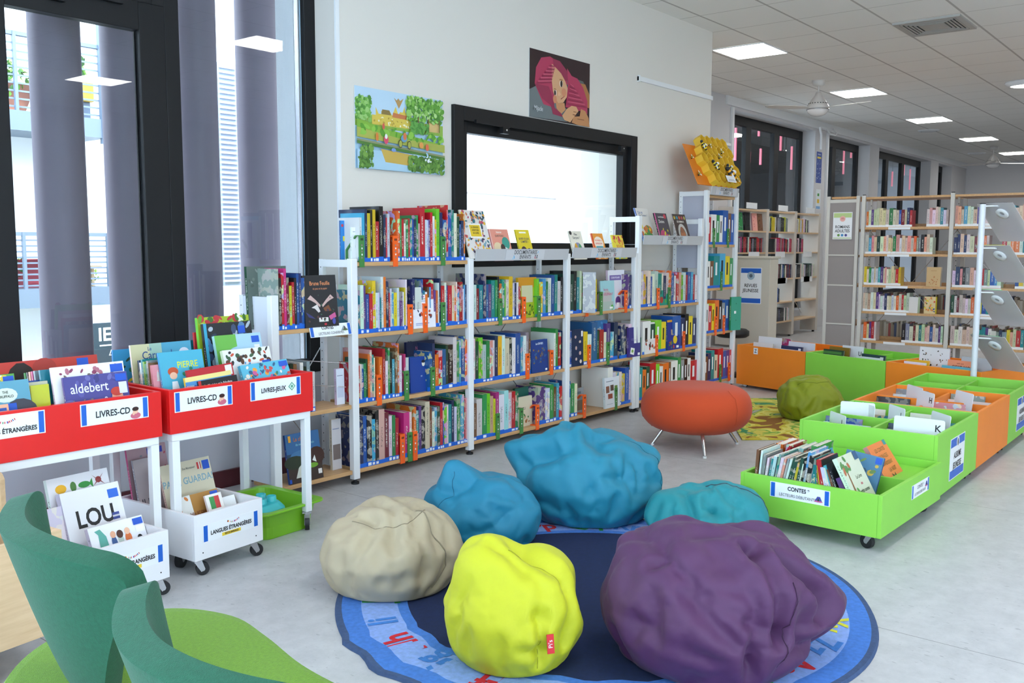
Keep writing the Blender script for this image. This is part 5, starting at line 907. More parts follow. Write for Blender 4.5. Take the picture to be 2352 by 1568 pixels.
# crates
CR = 'picture books in the white crates'
def cr(par, x, y, h, d, c, lb, A, tilt=.3, w=.012, roll=0, z=.097):
    M = par.matrix_basis @ T((x, y, z)) @ R(-tilt, 'X') @ R(roll, 'Y') @ T((0, w, 0)) @ R(-pi/2)
    book(M, w, h, d, c, lb, 'picture book', CR, pat=0 if A else .6, art=A, lab=0)
for p_ in (c1, c2): p_.matrix_basis = T(p_.location) @ R(p_.rotation_euler.z)
cr(c1, .11, .05, .235, .235, 'w', 'white cover titled Mes 1 000 premiers mots d\'anglais', art('#e9eaf0', [('t', 'Mes 1 000', .62, .34, .10, '#3a7ac8', .0008), ('t', 'premiers mots', .62, .22, .09, '#3a7ac8', .0008), ('t', "d'anglais", .62, .09, .11, '#3a7ac8', .0008), ('p', [(.12, .45), (.15, .85), (.1, .92), (.2, .94), (.28, .8), (.3, .45)], '#5aa89a'), ('d', .4, .65, .05, .13, '#3a5a90'), ('d', .4, .8, .05, .06, '#e0a888'), ('d', .52, .68, .05, .1, '#b8c8c0'), ('d', .52, .78, .06, .07, '#4a2418'), ('d', .66, .68, .06, .1, '#d8703a'), ('d', .66, .8, .05, .06, '#e8b89a'), ('d', .86, .45, .04, .16, '#c03a3a'), ('d', .86, .62, .05, .07, '#1a1a1c'), ('d', .15, .18, .1, .13, '#3a9a9a'), ('d', .35, .18, .1, .13, '#e0906a'), TAPE, BARC]), .42, w=.022)
cr(c1, .085, .17, .355, .25, 'w', 'white cover with the big black word LOU', art('#e6e6ea', [('t', 'LOU', .50, .66, .27, '#1c1c1e', .0025), ('q', .78, .96, .83, .93, '#2f6ad0'), ('q', .78, .9, .58, .66, '#3a4a90'), ('q', .78, .9, .61, .63, '#c8c8d0')]), .33, w=.03)
cr(c1, .07, .24, .40, .26, 'w', 'white cover with an orange, a pear, a fish and a spider', art('#e4e4e8', [('d', .2, .88, .09, .07, '#e8b020'), ('d', .4, .88, .05, .08, '#4a7a3a'), ('d', .58, .88, .1, .05, '#2f8a3a'), ('p', [(.66, .88), (.72, .93), (.72, .83)], '#2f8a3a'), ('d', .82, .9, .05, .05, '#8a2a2a'), ('p', [(.72, .96), (.82, .9), (.92, .96), (.84, .9), (.92, .84), (.82, .89), (.72, .84), (.8, .9)], '#8a3a3a')]), .28, w=.02)
cr(c1, .215, .11, .20, .14, 'o', 'orange red cover leaning at the right side of the left crate', art('#e0583a', [('d', .4, .7, .26, .2, '#b8402c'), ('s', 5, ['#e8e0d8', '#c8c0b8'], .2, .7, .1, .4, .12)]), .38, roll=.12)
for i, c in enumerate('wrynsb'): cr(c1, .02+.004*i, .20+.03*i, .30-.012*i, .12, c, '%s picture book, %s at the left side of the left crate' % (NAME[c], ORD(i+1)), None, .25, w=.016)
cr(c2, .065, .22, .345, .265, 'e', 'cream cover titled PAPÀ, GUARDA! with a small figure', art('#cfc8ae', [('t', 'PAPÀ, GUARDA!', .5, .74, .125, '#7aa0b0', .0008), ('t', 'Eva Montanari', .55, .90, .04, '#7a7a70'), ('q', .72, .80, .86, .95, '#c03a3a'), ('q', .76, .78, .86, .95, '#e8e8e0'), ('q', .83, .97, .84, .96, '#1f55c0'), ('d', .53, .44, .09, .08, '#d8a888'), ('d', .53, .30, .14, .1, '#d0a82a'), ('d', .12, .32, .05, .05, '#8ab0c8')]), .30, w=.014)
cr(c2, .05, .11, .225, .225, 'h', 'brown squirrel cover with red leaves, right crate', art('#a87838', [('q', 0, .34, 0, 1, '#dcdcd8'), ('s', 10, ['#b8503a', '#c8783a'], .03, .33, .3, .95, .07), ('t', 'dello SCOIATTOLO', .55, .62, .09, '#7a3a20'), ('d', .62, .25, .2, .2, '#3a3028'), TAPE]), .40, w=.014)
cr(c2, .165, .06, .22, .085, 'w', 'white and green cover with an Italian flag, right crate', art('#e6e2dc', [('q', .2, .5, .7, .95, '#3a8a4a'), ('q', .5, .8, .7, .95, '#c03a3a'), ('s', 8, ['#2a4a3a', '#b8443a'], .1, .9, .1, .6, .14)]), .38)
cr(c2, .255, .085, .185, .075, 'w', 'white card cover lettered SA with a small flag, right crate', art('#e4e6e6', [('t', 'SA', .5, .66, .22, '#4a9a60', .001), ('q', .3, .42, .38, .5, '#3a8a4a'), ('q', .42, .54, .38, .5, '#e8e8e8'), ('q', .54, .66, .38, .5, '#c03a3a')]), .35)
cr(c2, .06, .04, .15, .17, 'w', 'white board book titled Bilingue lying lowest in the right crate', art('#e2e0da', [('t', 'Bilingue', .4, .8, .13, '#3a3a3a'), ('s', 6, ['#e09a3a', '#c84a5a'], .4, .9, .8, .98, .06)]), .5)
cr(c2, .015, .36, .36, .12, 's', 'grey patterned cover titled JULIE at the back of the right crate', art('#b8aeb0', [('t', 'JULI', .4, .45, .14, '#3a3440'), ('s', 14, ['#c8504a', '#3a8ac0', '#5a9a4a'], .05, .95, .1, .35, .12)]), .22)
cr(c2, .02, .42, .40, .20, 'm', 'patterned top edge of the rearmost book in the right crate', art('#b89aa0', [('q', .5, .9, .9, .97, '#3a4ab0'), ('s', 20, ['#b84a5a', '#8a8a90'], .05, .95, .7, .95, .05)]), .18)
# ---------------------------------------------------------------- tales in the lowest lime bin: spines face the reader
LB = 'tales in the lowest lime bin'
def leanrow(y0, y1, x, code, place, z=.0965):
    toks = [(code[i], int(code[i+1]), int(code[i+2])) for i in range(0, len(code), 3)]; tot = sum(.0035+.003*t_[1] for t_ in toks); sc = (y0-y1)/tot; y = y0
    for i, (c, a, hh) in enumerate(toks):
        w = (.0035+.003*a)*sc; f_ = i/len(toks); le = -.08-.14*math.sin(min(1, f_*1.6)*pi) if f_ < .62 else (f_-.62)*1.0; le += .02*rb.random()
        M = cb.matrix_basis @ T((x+rb.uniform(0, .01), y, z)) @ R(-pi/2) @ R(-le, 'Y') @ T((0, 0, 0))
        book(M, w*.93, .205+.015*hh, min(.21, .12+.014*hh), c, '%s %s tale, %s from left, %s of the lowest lime bin' % (size_word(w, .25), NAME[c], ORD(i+1), place), 'picture book', LB, lab=rb.choice((0, 0, 1)), pat=rb.choice((0, .5, 1))); y -= w
leanrow(.655, .17, .035, 'h26w16s25w14t14a25t16w25i15s15w15v26v25y24v26w14k15c28k37s14t24e26t26l25d15y14r36k16w24w24c25h14h14', 'front row')
leanrow(.655, .32, .25, 'o46r26w25a26o15h16k16s17g37e26y45g25c25', 'second row')
def bf(x, y, h, d, c, lb, A, tilt, rot=0, w=.014, roll=0, z=.0965):
    M = cb.matrix_basis @ T((x, y, z)) @ R(-pi/2+rot) @ R(-tilt, 'X') @ R(roll, 'Y') @ T((0, w, 0)) @ R(-pi/2)
    book(M, w, h, d, c, lb, 'picture book', LB, pat=0 if A else .7, art=A, lab=0)
def leaning(x, y, h, d, c, lb, A, lean, w=.022):
    M = cb.matrix_basis @ T((x, y, .0965)) @ R(-pi/2) @ R(-lean, 'Y')
    book(M, w, h, d, c, lb, 'picture book', LB, pat=0, art=A, lab=0)
leaning(.032, .085, .345, .235, 'w', 'white cover with trees, a tiger and three small animals leaning in the lowest bin', art('#cdd2bc', [('t', 'Le Livre', .62, .66, .075, '#3a4a34'), ('t', 'des', .62, .56, .06, '#c85a6a'), ('t', 'petits contes', .62, .46, .075, '#3a4a34'), ('p', [(.12, .2), (.18, .8), (.22, .8), (.2, .2)], '#8a5a3a'), ('s', 10, ['#b86a4a', '#5a8a50'], .03, .4, .78, .95, .1), ('s', 10, ['#3a7a4a', '#5a9a4a'], .1, .4, .3, .5, .08), ('d', .3, .1, .06, .09, '#c8884a'), ('d', .55, .12, .07, .1, '#b8783a'), ('d', .8, .12, .06, .1, '#d0a050'), ('q', .78, .98, .88, 1, '#3a5a80')]), .50)
leaning(.478, .075, .34, .25, 'i', 'orange cover with green lettering and a tree figure, leaning right in the lowest bin', art('#e07c42', [('t', 'LES CONTES', .5, .88, .085, '#7a5a2a'), ('t', 'SAUVAGES', .5, .77, .09, '#7a5a2a'), ('t', 'GRANDISSENT', .5, .66, .08, '#7a5a2a'), ('t', 'LA NUIT', .6, .55, .09, '#7a5a2a'), ('p', [(.3, .02), (.4, .3), (.42, .5), (.52, .44), (.6, .5), (.62, .3), (.9, .05)], '#4a5a2a'), ('q', .84, .98, .92, 1, '#3a8a90')]), .60)
leaning(.03, .125, .24, .20, 'p', 'lilac book leaning left beside the white animals cover, lowest bin', None, .45)
leaning(.03, .165, .30, .22, 'k', 'black patterned book leaning left of the lilac one, lowest bin', None, .38, .014)
bf(.27, .34, .31, .19, 'b', 'blue and gold landscape cover in the second row of the lowest bin', art('#4a7a9a', [('s', 20, ['#c8a84a', '#6a8a4a', '#3a5a70'], .05, .95, .2, .95, .12), ('t', 'CONTES', .5, .3, .12, '#c84a3a'), ('q', .8, .97, .88, .98, '#1f55c0')]), .35, roll=.1)
0 and bf(.05, .32, .235, .15, 'k', 'black cover with a gold spiral leaning in the front row of the lowest bin', art('#231f20', [('t', 'Ugo', .3, .8, .15, '#b89a4a'), ('s', 9, ['#7a2a2a', '#3a5a3a'], .3, .95, .3, .7, .15)]), .3, rot=.1, roll=.05)
# ---------------------------------------------------------------- albums in the higher bins (near row)
def albums(b_, x0, x1, y0, y1, n, cols, place, h0=.29, letters=()):
    """books stand across the bin, covers towards -x, leaning"""
    for i in range(n):
        x = x0+(x1-x0)*i/max(1, n-1); c = cols[i % len(cols)]; h = h0+.02*((i*5) % 4)-.02; d = min(y1-y0-.05, .22+.03*(i % 3)); yy = y1-.02*((i*3) % 3)
        M = b_.matrix_basis @ T((x, yy, .081)) @ R(-pi/2) @ R(-.28-.05*(i % 3), 'X') @ T((0, .01, 0)) @ R(-pi/2)
        book(M, .011, h, d, c, '%s album, %s from the front, %s' % (NAME[c], ORD(i+1), place), 'album', 'albums in the high bins', lab=0, pat=rb.choice((.4, 1)))
def divider_card(b_, x, y, w, h, L_, lb, rot=0, tilt=.1, z=.081, frame_='-x', name='divider_card'):
    M = b_.matrix_basis @ T((x, y, z)) @ R({'-x': -pi/2, '-y': 0}[frame_]+rot) @ R(-tilt, 'X')
    q = MB().prism(rr(w/2, h/2, .012, 3), 0, .003, mat('divider_plastic', (.74, .76, .80), .35), M @ T((w/2, 0, h/2)) @ R(pi/2, 'X')); o = q.build(name)
    if L_:
        F = M @ T((w/2, -.0036, h/2)) @ R(pi/2, 'X'); MB().text(L_, .052, INK, F @ T((w/2-.035, h/2-.05, 0)), bold=.001).build('letter', o)
    tag(o, lb, 'divider card', 'white divider cards in the bins'); return o
for b_ in bins+bk:
    if b_.rotation_euler.z == 0 and b_.matrix_basis.to_euler().z == 0: b_.matrix_basis = T(b_.location)
B0, B1, B2 = bins
divider_card(B0, .17, .29, .27, .375, 'K', 'white divider card with a large K in the nearest high lime bin', tilt=.12)
divider_card(B0, .30, .70, .19, .34, 'L', 'white divider card with an L, left of the K card', tilt=.05, rot=-.75)
divider_card(B0, .50, .70, .20, .37, '', 'blank-looking white divider card at the back left of the nearest high lime bin', tilt=.1, rot=.2)
divider_card(B0, .62, .62, .17, .36, '', 'plain white divider card by the left wall of the nearest high lime bin', tilt=.05, rot=-.8)
divider_card(B0, .60, .45, .19, .37, 'L', 'white divider card standing diagonally by the blue spines', tilt=.05, rot=-.8)
divider_card(B0, .52, .20, .20, .37, '', 'plain white divider card beside the right edge of the lime bin', tilt=.1, rot=-.8)
divider_card(B1, .22, .44, .20, .40, 'H', 'white divider card with an H in the middle orange bin', tilt=.08, rot=-.8)
divider_card(B1, .56, .60, .2, .38, 'I', 'white divider card with an I at the back of the middle orange bin', tilt=.08, rot=-.8)
divider_card(B1, .50, .28, .2, .38, '', 'plain white divider card at the right of the middle orange bin', tilt=.1, rot=-.8)
for b_, pl, cs in ((B0, 'nearest high lime bin', 'kvsntwbwgk'), (B1, 'middle orange bin', 'wnaiwskcow'), (B2, 'far lime bin', 'vwsgkyw')):
    for (ya, yb, sd) in ((.02, .365, 'right side'), (.39, .735, 'left side')):
        n_ = {B0: 5, B1: 4, B2: 3}[b_]
        albums(b_, .10, .34, ya, yb-.0, n_, cs[::-1] if ya > .1 else cs, '%s, front %s' % (pl, sd), .27); albums(b_, .50, .78 if b_ != B2 else .7, ya, yb, n_, cs[2:]+cs, '%s, back %s' % (pl, sd), .27)
# far row: covers face the reader (-y of the bin)
def far_cover(b_, x, y, h, d, c, lb, A, tilt=.15, w=.012, z=.052, roll=0):
    M = b_.matrix_basis @ T((x, y, z)) @ R(-tilt, 'X') @ R(roll, 'Y') @ T((0, w, 0)) @ R(-pi/2)
    book(M, w, h, d, c, lb, 'album', 'albums in the far row of bins', pat=0 if A else .6, art=A, lab=0)
A0, A1, A2 = bk
far_cover(A0, .09, .10, .40, .24, 'w', 'white and pale green cover in the far orange bin with the Z tag', art('#e2e4e4', [('q', 0, .9, .35, .8, '#b8d0b8'), ('t', 'CASTOR', .45, .84, .11, '#7a9a80')]), .10)
far_cover(A0, .06, .22, .45, .28, 'w', 'tall white cover behind the pale green one, far orange bin', art('#e6e6ea', []), .08)
far_cover(A0, .13, .30, .44, .26, 'm', 'pink edged cover at the back of the far orange bin', None, .08)
far_cover(A0, .44, .08, .40, .25, 'n', 'navy cover in the right half of the far orange bin', art('#2a3358', [('t', 'ZOU', .4, .88, .07, '#8a94c0'), ('q', .8, .92, .88, .96, '#e8e8ee')]), .12)
far_cover(A0, .42, .05, .37, .27, 'w', 'white card in front of the navy cover, far orange bin', art('#e4e4e6', []), .1)
far_cover(A0, .43, .22, .43, .30, 'w', 'white cover at the back right of the far orange bin', art('#dfe0ea', []), .08)
far_cover(A1, .10, .08, .41, .22, 'v', 'dark green cover in the far lime bin', art('#23402c', [('q', 0, .9, .9, .96, '#4a7a3a')]), .12)
far_cover(A1, .11, .16, .43, .22, 'h', 'brown and yellow cover in the far lime bin', art('#8a6a20', []), .10)
far_cover(A1, .19, .26, .44, .22, 'w', 'white card with a U in the far lime bin', art('#e4e4e8', [('t', 'U', .86, .85, .13, '#1a1a20', .001)]), .06)
far_cover(A1, .48, .12, .40, .24, 'v', 'dark teal cover in the right half of the far lime bin', art('#1c3a40', [('q', .78, .92, .88, .96, '#e0e0e0')]), .12)
far_cover(A1, .46, .07, .38, .24, 'w', 'white cover in front of the dark teal one, far lime bin', art('#d4d8dc', []), .12)
far_cover(A2, .14, .24, .50, .27, 'w', 'white divider card with S and scattered small drawings', art('#dddddf', [('s', 40, ['#3a3430', '#7a5a40', '#4a5a4a'], .04, .96, .55, .95, .035), ('t', 'S', .88, .68, .11, '#1a2030', .001)]), .06)
far_cover(A2, .10, .10, .40, .21, 'y', 'yellow cover in front of the S card', art('#e0a81f', [('q', .7, .9, .9, .95, '#e8e0b0')]), .10)
far_cover(A2, .11, .06, .385, .20, 'w', 'white and purple cover at the front of the S half', art('#ded6e0', [('t', 'animaux', .5, .9, .06, '#c87a7a'), ('q', .05, .95, .8, .83, '#5a4a8a')]), .08)
far_cover(A2, .46, .12, .43, .24, 'i', 'salmon cover titled C\'EST MOI in the right half of the far orange bin', art('#e8906a', [('t', "C'EST MOI", .5, .86, .10, '#5a2a24', .0006), ('t', 'petit ours', .45, .94, .04, '#a8503a')]), .10)
far_cover(A2, .44, .07, .385, .24, 'c', 'turquoise and yellow cover in front of the salmon one', art('#5aaec0', [('q', .5, 1, .9, .95, '#d8d04a')]), .10)
far_cover(A2, .50, .26, .45, .26, 's', 'grey cover at the back of the right half of the far orange bin', art('#b8bcc0', []), .08)
# ---------------------------------------------------------------- adult novels
XR = 11.5; ZR = [.27, .625, .945, 1.32, 1.64]
CP = [3.80, 2.80, 1.80, .80]
rom = []
for k in range(3):
    t = thing('shelf_unit', 'tall beech shelves of adult novels, %s bay from the frosted end' % ('first', 'second', 'third')[k], 'bookshelf', (0, 0, 0))
    y0, y1 = CP[k], CP[k+1]
    MB().box(XR-.02, XR+.02, y0-.022, y0+.022, .02, 2.02, CREAMM).cyl((XR, y0, 2.02), (XR, y0, 2.03), .02, DARK).build('post', t, bevel=.004)
    q = MB().box(XR+.27, XR+.29, y0-.012, y0+.012, 0, 2.0, CREAMM).box(XR+.56, XR+.60, y0-.022, y0+.022, 0, 2.02, CREAMM)
    z = .1
    while z < 1.95: q.box(XR+.2695, XR+.27, y0-.004, y0+.004, z, z+.012, INK); z += .06
    q.build('rear_post', t)
    MB().box(XR+.0, XR+.58, y1+.024, y0-.024, 1.975, 2.0, BEECH).build('top_board', t)
    for z in ZR+[.06]:
        MB().box(XR-.005, XR+.25, y1+.024, y0-.024, z-.028, z, BEECH).box(XR+.245, XR+.257, y1+.024, y0-.024, z, z+.04, BEECH).build('shelf_board', t)
    for z in ZR[::2]: MB().box(XR+.30, XR+.56, y1+.024, y0-.024, z-.028, z, BEECH).build('shelf_board', t)
    brace_ = MB().tube([(XR+.265, y0, .3), (XR+.265, y1, 1.6)], .004, CHROME, 6).tube([(XR+.265, y0, 1.6), (XR+.265, y1, .3)], .004, CHROME, 6); brace_.build('cross_brace', t)
    for z in ZR: MB().box(XR-.012, XR-.006, y0-.55, y0-.30, z-.032, z-.004, PAPER).build('label_holder', t)
CREAMS = 'eweiwsewe'
def novels(y0, y1, z, n, place, seed, x=XR+.012, dark=0, cat='novel'):
    rg = random.Random(seed); y = y0; tot = 0; ws = [rg.uniform(.75, 1.4) for _ in range(n)]; s = (y0-y1)/sum(ws)
    base = 'e w e w i e s'.split() if not dark else 'k n d r k s k w n v'.split()
    for i, w in enumerate(ws):
        c = rg.choice(base) if rg.random() < (.62 if not dark else .7) else rg.choice('rytcbnkogdvp')
        book(T((x+rg.uniform(0, .01), y, z+.0005)) @ R(-pi/2), w*s-.001, rg.uniform(.185, .235), .14, c, '%s %s, %s from left, %s' % (NAME[c], cat, ORD(i+1), place), cat, '%ss on the %s' % (cat, place), pat=0, lab=2, pages=False)
        y -= w*s
rn = ['bottom shelf', 'fourth shelf', 'third shelf', 'second shelf', 'top shelf']; bn = ['first novel bay', 'second novel bay', 'third novel bay']
for ri, bi, a, b_, n in ((4, 0, 3.77, 3.24, 16), (4, 0, 3.08, 2.84, 8), (4, 1, 2.77, 2.05, 22), (3, 0, 3.77, 3.00, 24), (3, 1, 2.77, 2.40, 11), (3, 1, 2.27, 1.84, 11), (2, 0, 3.77, 3.34, 16), (2, 1, 2.77, 2.26, 14), (2, 1, 2.12, 1.84, 7), (1, 0, 3.77, 3.23, 19), (1, 1, 2.77, 2.2, 17), (0, 0, 3.75, 3.60, 5), (0, 0, 3.30, 2.84, 14), (0, 1, 2.76, 2.0, 20)):
    sd_ = ri*10+bi+int(a*7); novels(a, b_, ZR[ri], n, '%s of the %s%s' % (rn[ri], bn[bi], ', right part' if a < (3.5 if bi == 0 else 2.5) else ''), sd_)
def nov_face(y, z, h, d, c, lb, A, thick=.06): facing(XR+.01, y, z+.001, thick, h, d, c, lb, A, .04, 'novel', rot=0, f='-x', lab=0, pages=False)
nov_face(3.05, ZR[2], .225, .155, 'e', 'tan cover facing out on the third shelf of the novels', art('#c9a878', [('q', .3, .7, .8, .82, '#a8784a'), ('s', 10, ['#b87a48'], .2, .8, .1, .5, .1)]))
nov_face(3.06, ZR[1], .20, .125, 'y', 'patchwork cover facing out on the fourth shelf of the novels', art('#d8c090', [('s', 30, ['#c8502a', '#3a8a5a', '#e0c030', '#2a5a80', '#d8843a'], .05, .95, .05, .95, .13)]))
nov_face(3.23, ZR[1], .19, .10, 'w', 'pale thick novel facing out on the fourth shelf', art('#d8d4d0', []), .09)
# end panel and the run of shelves behind it
t = thing('shelf_unit', 'shelves with a frosted end panel and ROMANS ADULTES sign', 'bookshelf', (0, 0, 0))
for y in (3.875, 4.235): MB().box(XR+.0, XR+.035, y-.02, y+.02, .0, 2.02, CREAMM).build('post', t, bevel=.003)
MB().box(XR+.01, XR+.016, 3.895, 4.215, .12, 1.96, mat('frosted_brown', (.36, .32, .31), .35, alpha=.8)).build('end_panel', t)
q = MB()
for z in (.12, 1.96, 1.30, .93, .45): q.box(XR+.004, XR+.024, 3.895, 4.215, z-.02 if z in (.12, 1.96) else z-.008, z+.02 if z in (.12, 1.96) else z+.008, CREAMM)
q.build('cross_rail', t)
for z in (.45, .93, 1.30, 1.62): MB().box(XR+.04, XR+.9, 3.9, 4.21, z-.025, z, BEECH).build('shelf_board', t)
MB().box(XR+.04, XR+.9, 3.9, 4.21, 1.99, 2.015, BEECH).build('top_board', t)
F_ = FM((XR-.002, 4.05, 1.66), '-x'); o = card(t, F_, .235, .33, [('ROMANS', 0, -.015, .05, 1), ('ADULTES', 0, -.065, .05, 1)], bars=0); q = MB()
q.poly([(-.11, .10), (.11, .10), (.11, .155), (-.11, .155)], pc('#b9cf8a'), F_, .0016).poly([(-.11, -.155), (.11, -.155), (.11, -.145), (-.11, -.145)], pc('#b9cf8a'), F_, .0016).disc((0, .085), .035, .035, pc('#eab0a8'), F_, z=.002).text('m', .05, pc('#b8504a'), F_ @ T((0, .09, .0026)))
for x, c in ((-.045, '#6a9a4a'), (0, '#3a8ac0'), (.045, '#4a4a90')): q.disc((x, -.115), .016, .016, pc(c), F_, z=.002)
q.build('emblem', o)
# second, hidden-side row seen through the open shelves: nobody could count these
q = MB(); rg = random.Random(3)
for z in ZR[:1]+[.62]:
    for y0, y1 in ((3.77, 2.84), (2.77, 1.84)):
        y = y0
        while y > y1: w = rg.uniform(.014, .03); q.box(XR+.36, XR+.52, y-w+.001, y, z+.0, z+rg.uniform(.17, .23), mat('far_spine_%d' % rg.randrange(6), [(.5, .42, .3), (.35, .28, .2), (.1, .12, .2), (.4, .1, .08), (.55, .5, .4), (.15, .2, .16)][rg.randrange(6)], .6)); y -= w
o = tag(q.build('book'), 'dim novels on the far side, glimpsed through the open shelves', 'novel'); o['kind'] = 'stuff'
# films shelf
YD = 5.7; PD = [12.02, 13.06, 14.12, 15.12]; ZD = [.26, .56, .92, 1.32, 1.63]
for k in range(3):
    t = thing('shelf_unit', 'pale shelf of films under the tall windows, %s bay from the left' % ('first', 'second', 'third')[k], 'bookshelf', (0, 0, 0))
    for x in ((PD[k],) if k < 2 else (PD[2], PD[3])): MB().box(x-.045, x+.045, YD, YD+.26, .03, 1.95, mat('pale_ply', (.60, .55, .49), .5)).cyl((x, YD+.05, 0), (x, YD+.05, .03), .02, DARK).build('upright', t)
    for z in ZD+[1.93]: MB().box(PD[k]+.046, PD[k+1]-.046, YD, YD+.25, z-.022, z, PINE).build('shelf_board', t)
    for j, z in enumerate([1.95, 1.32, .92, .26+.66][:4]): card(t, FM(((PD[k]+PD[k+1])/2+.06*((j*2+k) % 3-1), YD-.006, z+(.03 if j == 0 else -.035))), .36, .085, [], bars=0, name='shelf_label')
    MB().tube([(PD[k]+.05, YD+.24, .95), (PD[k+1]-.05, YD+.24, .3)], .005, CHROME, 6).build('cross_brace', t)
fr = ['lowest', 'second lowest', 'middle', 'second', 'top']
for k, (ri, a, b_, n, c) in enumerate(((4, 12.20, 12.95, 0, 0), (4, 13.15, 13.85, 16, 1), (4, 14.2, 14.72, 12, 1), (3, 12.15, 12.98, 17, 1), (3, 13.35, 14.03, 14, 1), (3, 14.2, 14.5, 7, 1), (2, 12.35, 12.98, 11, 1), (2, 13.15, 14.05, 18, 1), (2, 14.2, 15.0, 15, 1), (1, 13.12, 13.62, 12, 1), (0, 13.3, 14.02, 14, 1))):
    rg = random.Random(k+50); x = a
    for i in range(n):
        w = (b_-a)/n; cc = rg.choice('kknkwsdkbwvk' if ri < 4 else 'kwswkwy') if ri != 3 else rg.choice('rdkswkrm'); 
        book(T((x, YD+.02, ZD[ri]+.0005)), w*.9, .20+rg.uniform(-.01, .02), .14, cc, '%s film case, %s from left, %s film shelf, %s bay' % (NAME[cc], ORD(i+1), fr[ri], ['first', 'second', 'third'][min(2, int((a-12.02)//1.05))]), 'film case', 'film cases under the tall windows', pat=0, lab=0, pages=False); x += w
for x, c, lb, A in ((12.13, 'g', 'pale green film cover facing out on the top film shelf', [('s', 20, ['#8fb09a', '#3a5a4a'], .1, .9, .1, .9, .12)]), (12.36, 'k', 'black film cover facing out on the top film shelf', [('s', 14, ['#3a4a34', '#1a2018'], .1, .9, .1, .9, .12)]), (12.62, 'i', 'pink film cover facing out on the top film shelf', [('s', 5, ['#c85a6a'], .2, .8, .2, .8, .1)]), (12.80, 'h', 'dark film cover facing out on the top film shelf', [('s', 9, ['#5a3a30'], .1, .9, .1, .9, .12)])):
    facing(x, YD+.03, ZD[4]+.001, .02, .25, .17, c, lb, art(PAL[c], A), .1, 'film case', lab=0, pages=False)
# magazines on the stand
for k, (c, lb) in enumerate((('s', 'magazine on the highest clear tray'), ('y', 'black and yellow edged magazine on the second clear tray'), ('l', 'green edged magazine on the third clear tray'), ('b', 'magazine with a red, blue and green edge on the lowest clear tray'))):
    o = tag(MB().box(-.05, .19, .0, .355, .003, .007, pc(('#6a6a72', '#c8c83a', '#5ac84a', '#3a9a5a')[k])).box(-.025, .195, .055, .39, .009, .0095, PAPER).build('magazine', mx=TR[k]), lb, 'magazine', 'magazines on the clear trays')
# ---------------------------------------------------------------- posters
q = MB(); F = FM((4.32, YW-.008, 2.13)); w_, h_ = .79, .50
pic = lambda items, bg: art(bg, items)(q, F @ T((-w_/2, -h_/2, 0)), w_, h_)
q.box(-w_/2, w_/2, -h_/2, h_/2, -.004, -.0005, PAPER, F)
pic([('q', 0, 1, .5, 1, '#b9d3e6'), ('q', 0, 1, .52, .66, '#8fb04a'),
     ('p', [(.18, .56), (.18, .68), (.22, .68), (.22, .78), (.25, .70), (.28, .70), (.28, .74), (.38, .74), (.40, .70), (.44, .82), (.47, .72), (.49, .76), (.52, .76), (.54, .84), (.55, .76), (.62, .74), (.62, .56)], '#d9bf52'), ('p', [(.28, .70), (.29, .76), (.37, .76), (.39, .70)], '#8a7440'), ('p', [(.40, .68), (.41, .74), (.60, .72), (.61, .67)], '#c87848'), ('s', 26, ['#f2eecb', '#b89a3a'], .2, .6, .57, .66, .012),
     ('p', [(.42, .93), (.45, .90), (.47, .93), (.49, .90), (.53, .94), (.50, .86), (.475, .80), (.45, .86)], '#b8925a'), ('q', .83, .95, .56, .7, '#d8b878'),
     ('s', 170, ['#6aa845', '#86bb5c', '#4d8a35', '#9ac873'], .01, .16, .60, .88, .026), ('s', 420, ['#78b048', '#5f9a38', '#93c766', '#4a8430', '#b0d488'], .56, .985, .68, .975, .026), ('q', .68, .69, .56, .72, '#7a5a34'), ('q', .80, .812, .54, .72, '#7a5a34'), ('q', .93, .94, .56, .72, '#7a5a34'), ('s', 90, ['#4a8a38', '#62a048'], .6, .8, .52, .64, .026),
     ('p', [(0, .60), (.3, .52), (1, .40), (1, .34), (0, .44)], '#7fae3c'), ('p', [(0, .50), (.45, .42), (1, .40), (1, .30), (0, .38)], '#a8ad50'), ('s', 30, ['#5a9a30', '#8ac04a'], .02, .98, .42, .52, .04),
     ('p', [(0, .36), (1, .26), (1, .235), (0, .335)], '#8a9068'), ('q', 0, 1, 0, .235, '#a9cbe0'), ('p', [(0, .335), (1, .235), (1, .2), (0, .3)], '#4f7a34'), ('p', [(.25, .26), (.3, .1), (.6, .08), (.64, .22)], '#c9a850'), ('s', 120, ['#5a8838', '#76a048', '#466f2c'], .02, .16, .02, .28, .026), ('s', 240, ['#5a8838', '#76a048', '#466f2c'], .56, .98, .02, .20, .026), ('s', 8, ['#e8eef2', '#a0c8e0'], .74, .82, .14, .26, .02),
     ('d', .30, .38, .025, .035, '#d8506a'), ('d', .30, .42, .015, .02, '#e8e8e0'), ('d', .50, .42, .035, .03, '#6a9ab8'), ('d', .51, .45, .02, .03, '#d87a4a'), ('d', .46, .35, .022, .035, '#3a3a34'), ('d', .56, .345, .022, .035, '#3a3a34'), ('d', .46, .35, .018, .028, '#a8ad50'), ('d', .56, .345, .018, .028, '#a8ad50'), ('d', .70, .36, .025, .025, '#e09a50'), ('d', .77, .34, .02, .03, '#d86a4a'), ('d', .20, .40, .015, .035, '#d8803a'), ('d', .27, .54, .014, .025, '#c85a4a'), ('d', .38, .26, .025, .015, '#7a9ad0')], '#a9cbe0')
tag(q.build('poster', bevel=0), 'green landscape poster with a yellow castle mirrored in a pond', 'poster')
q = MB(); F = FM((6.08, YW-.008, 2.635)); w_, h_ = .81, .51
q.box(-w_/2, w_/2, -h_/2, h_/2, -.004, -.0005, PAPER, F)
K1, K2, K3 = '#b03456', '#94284a', '#c4506c'
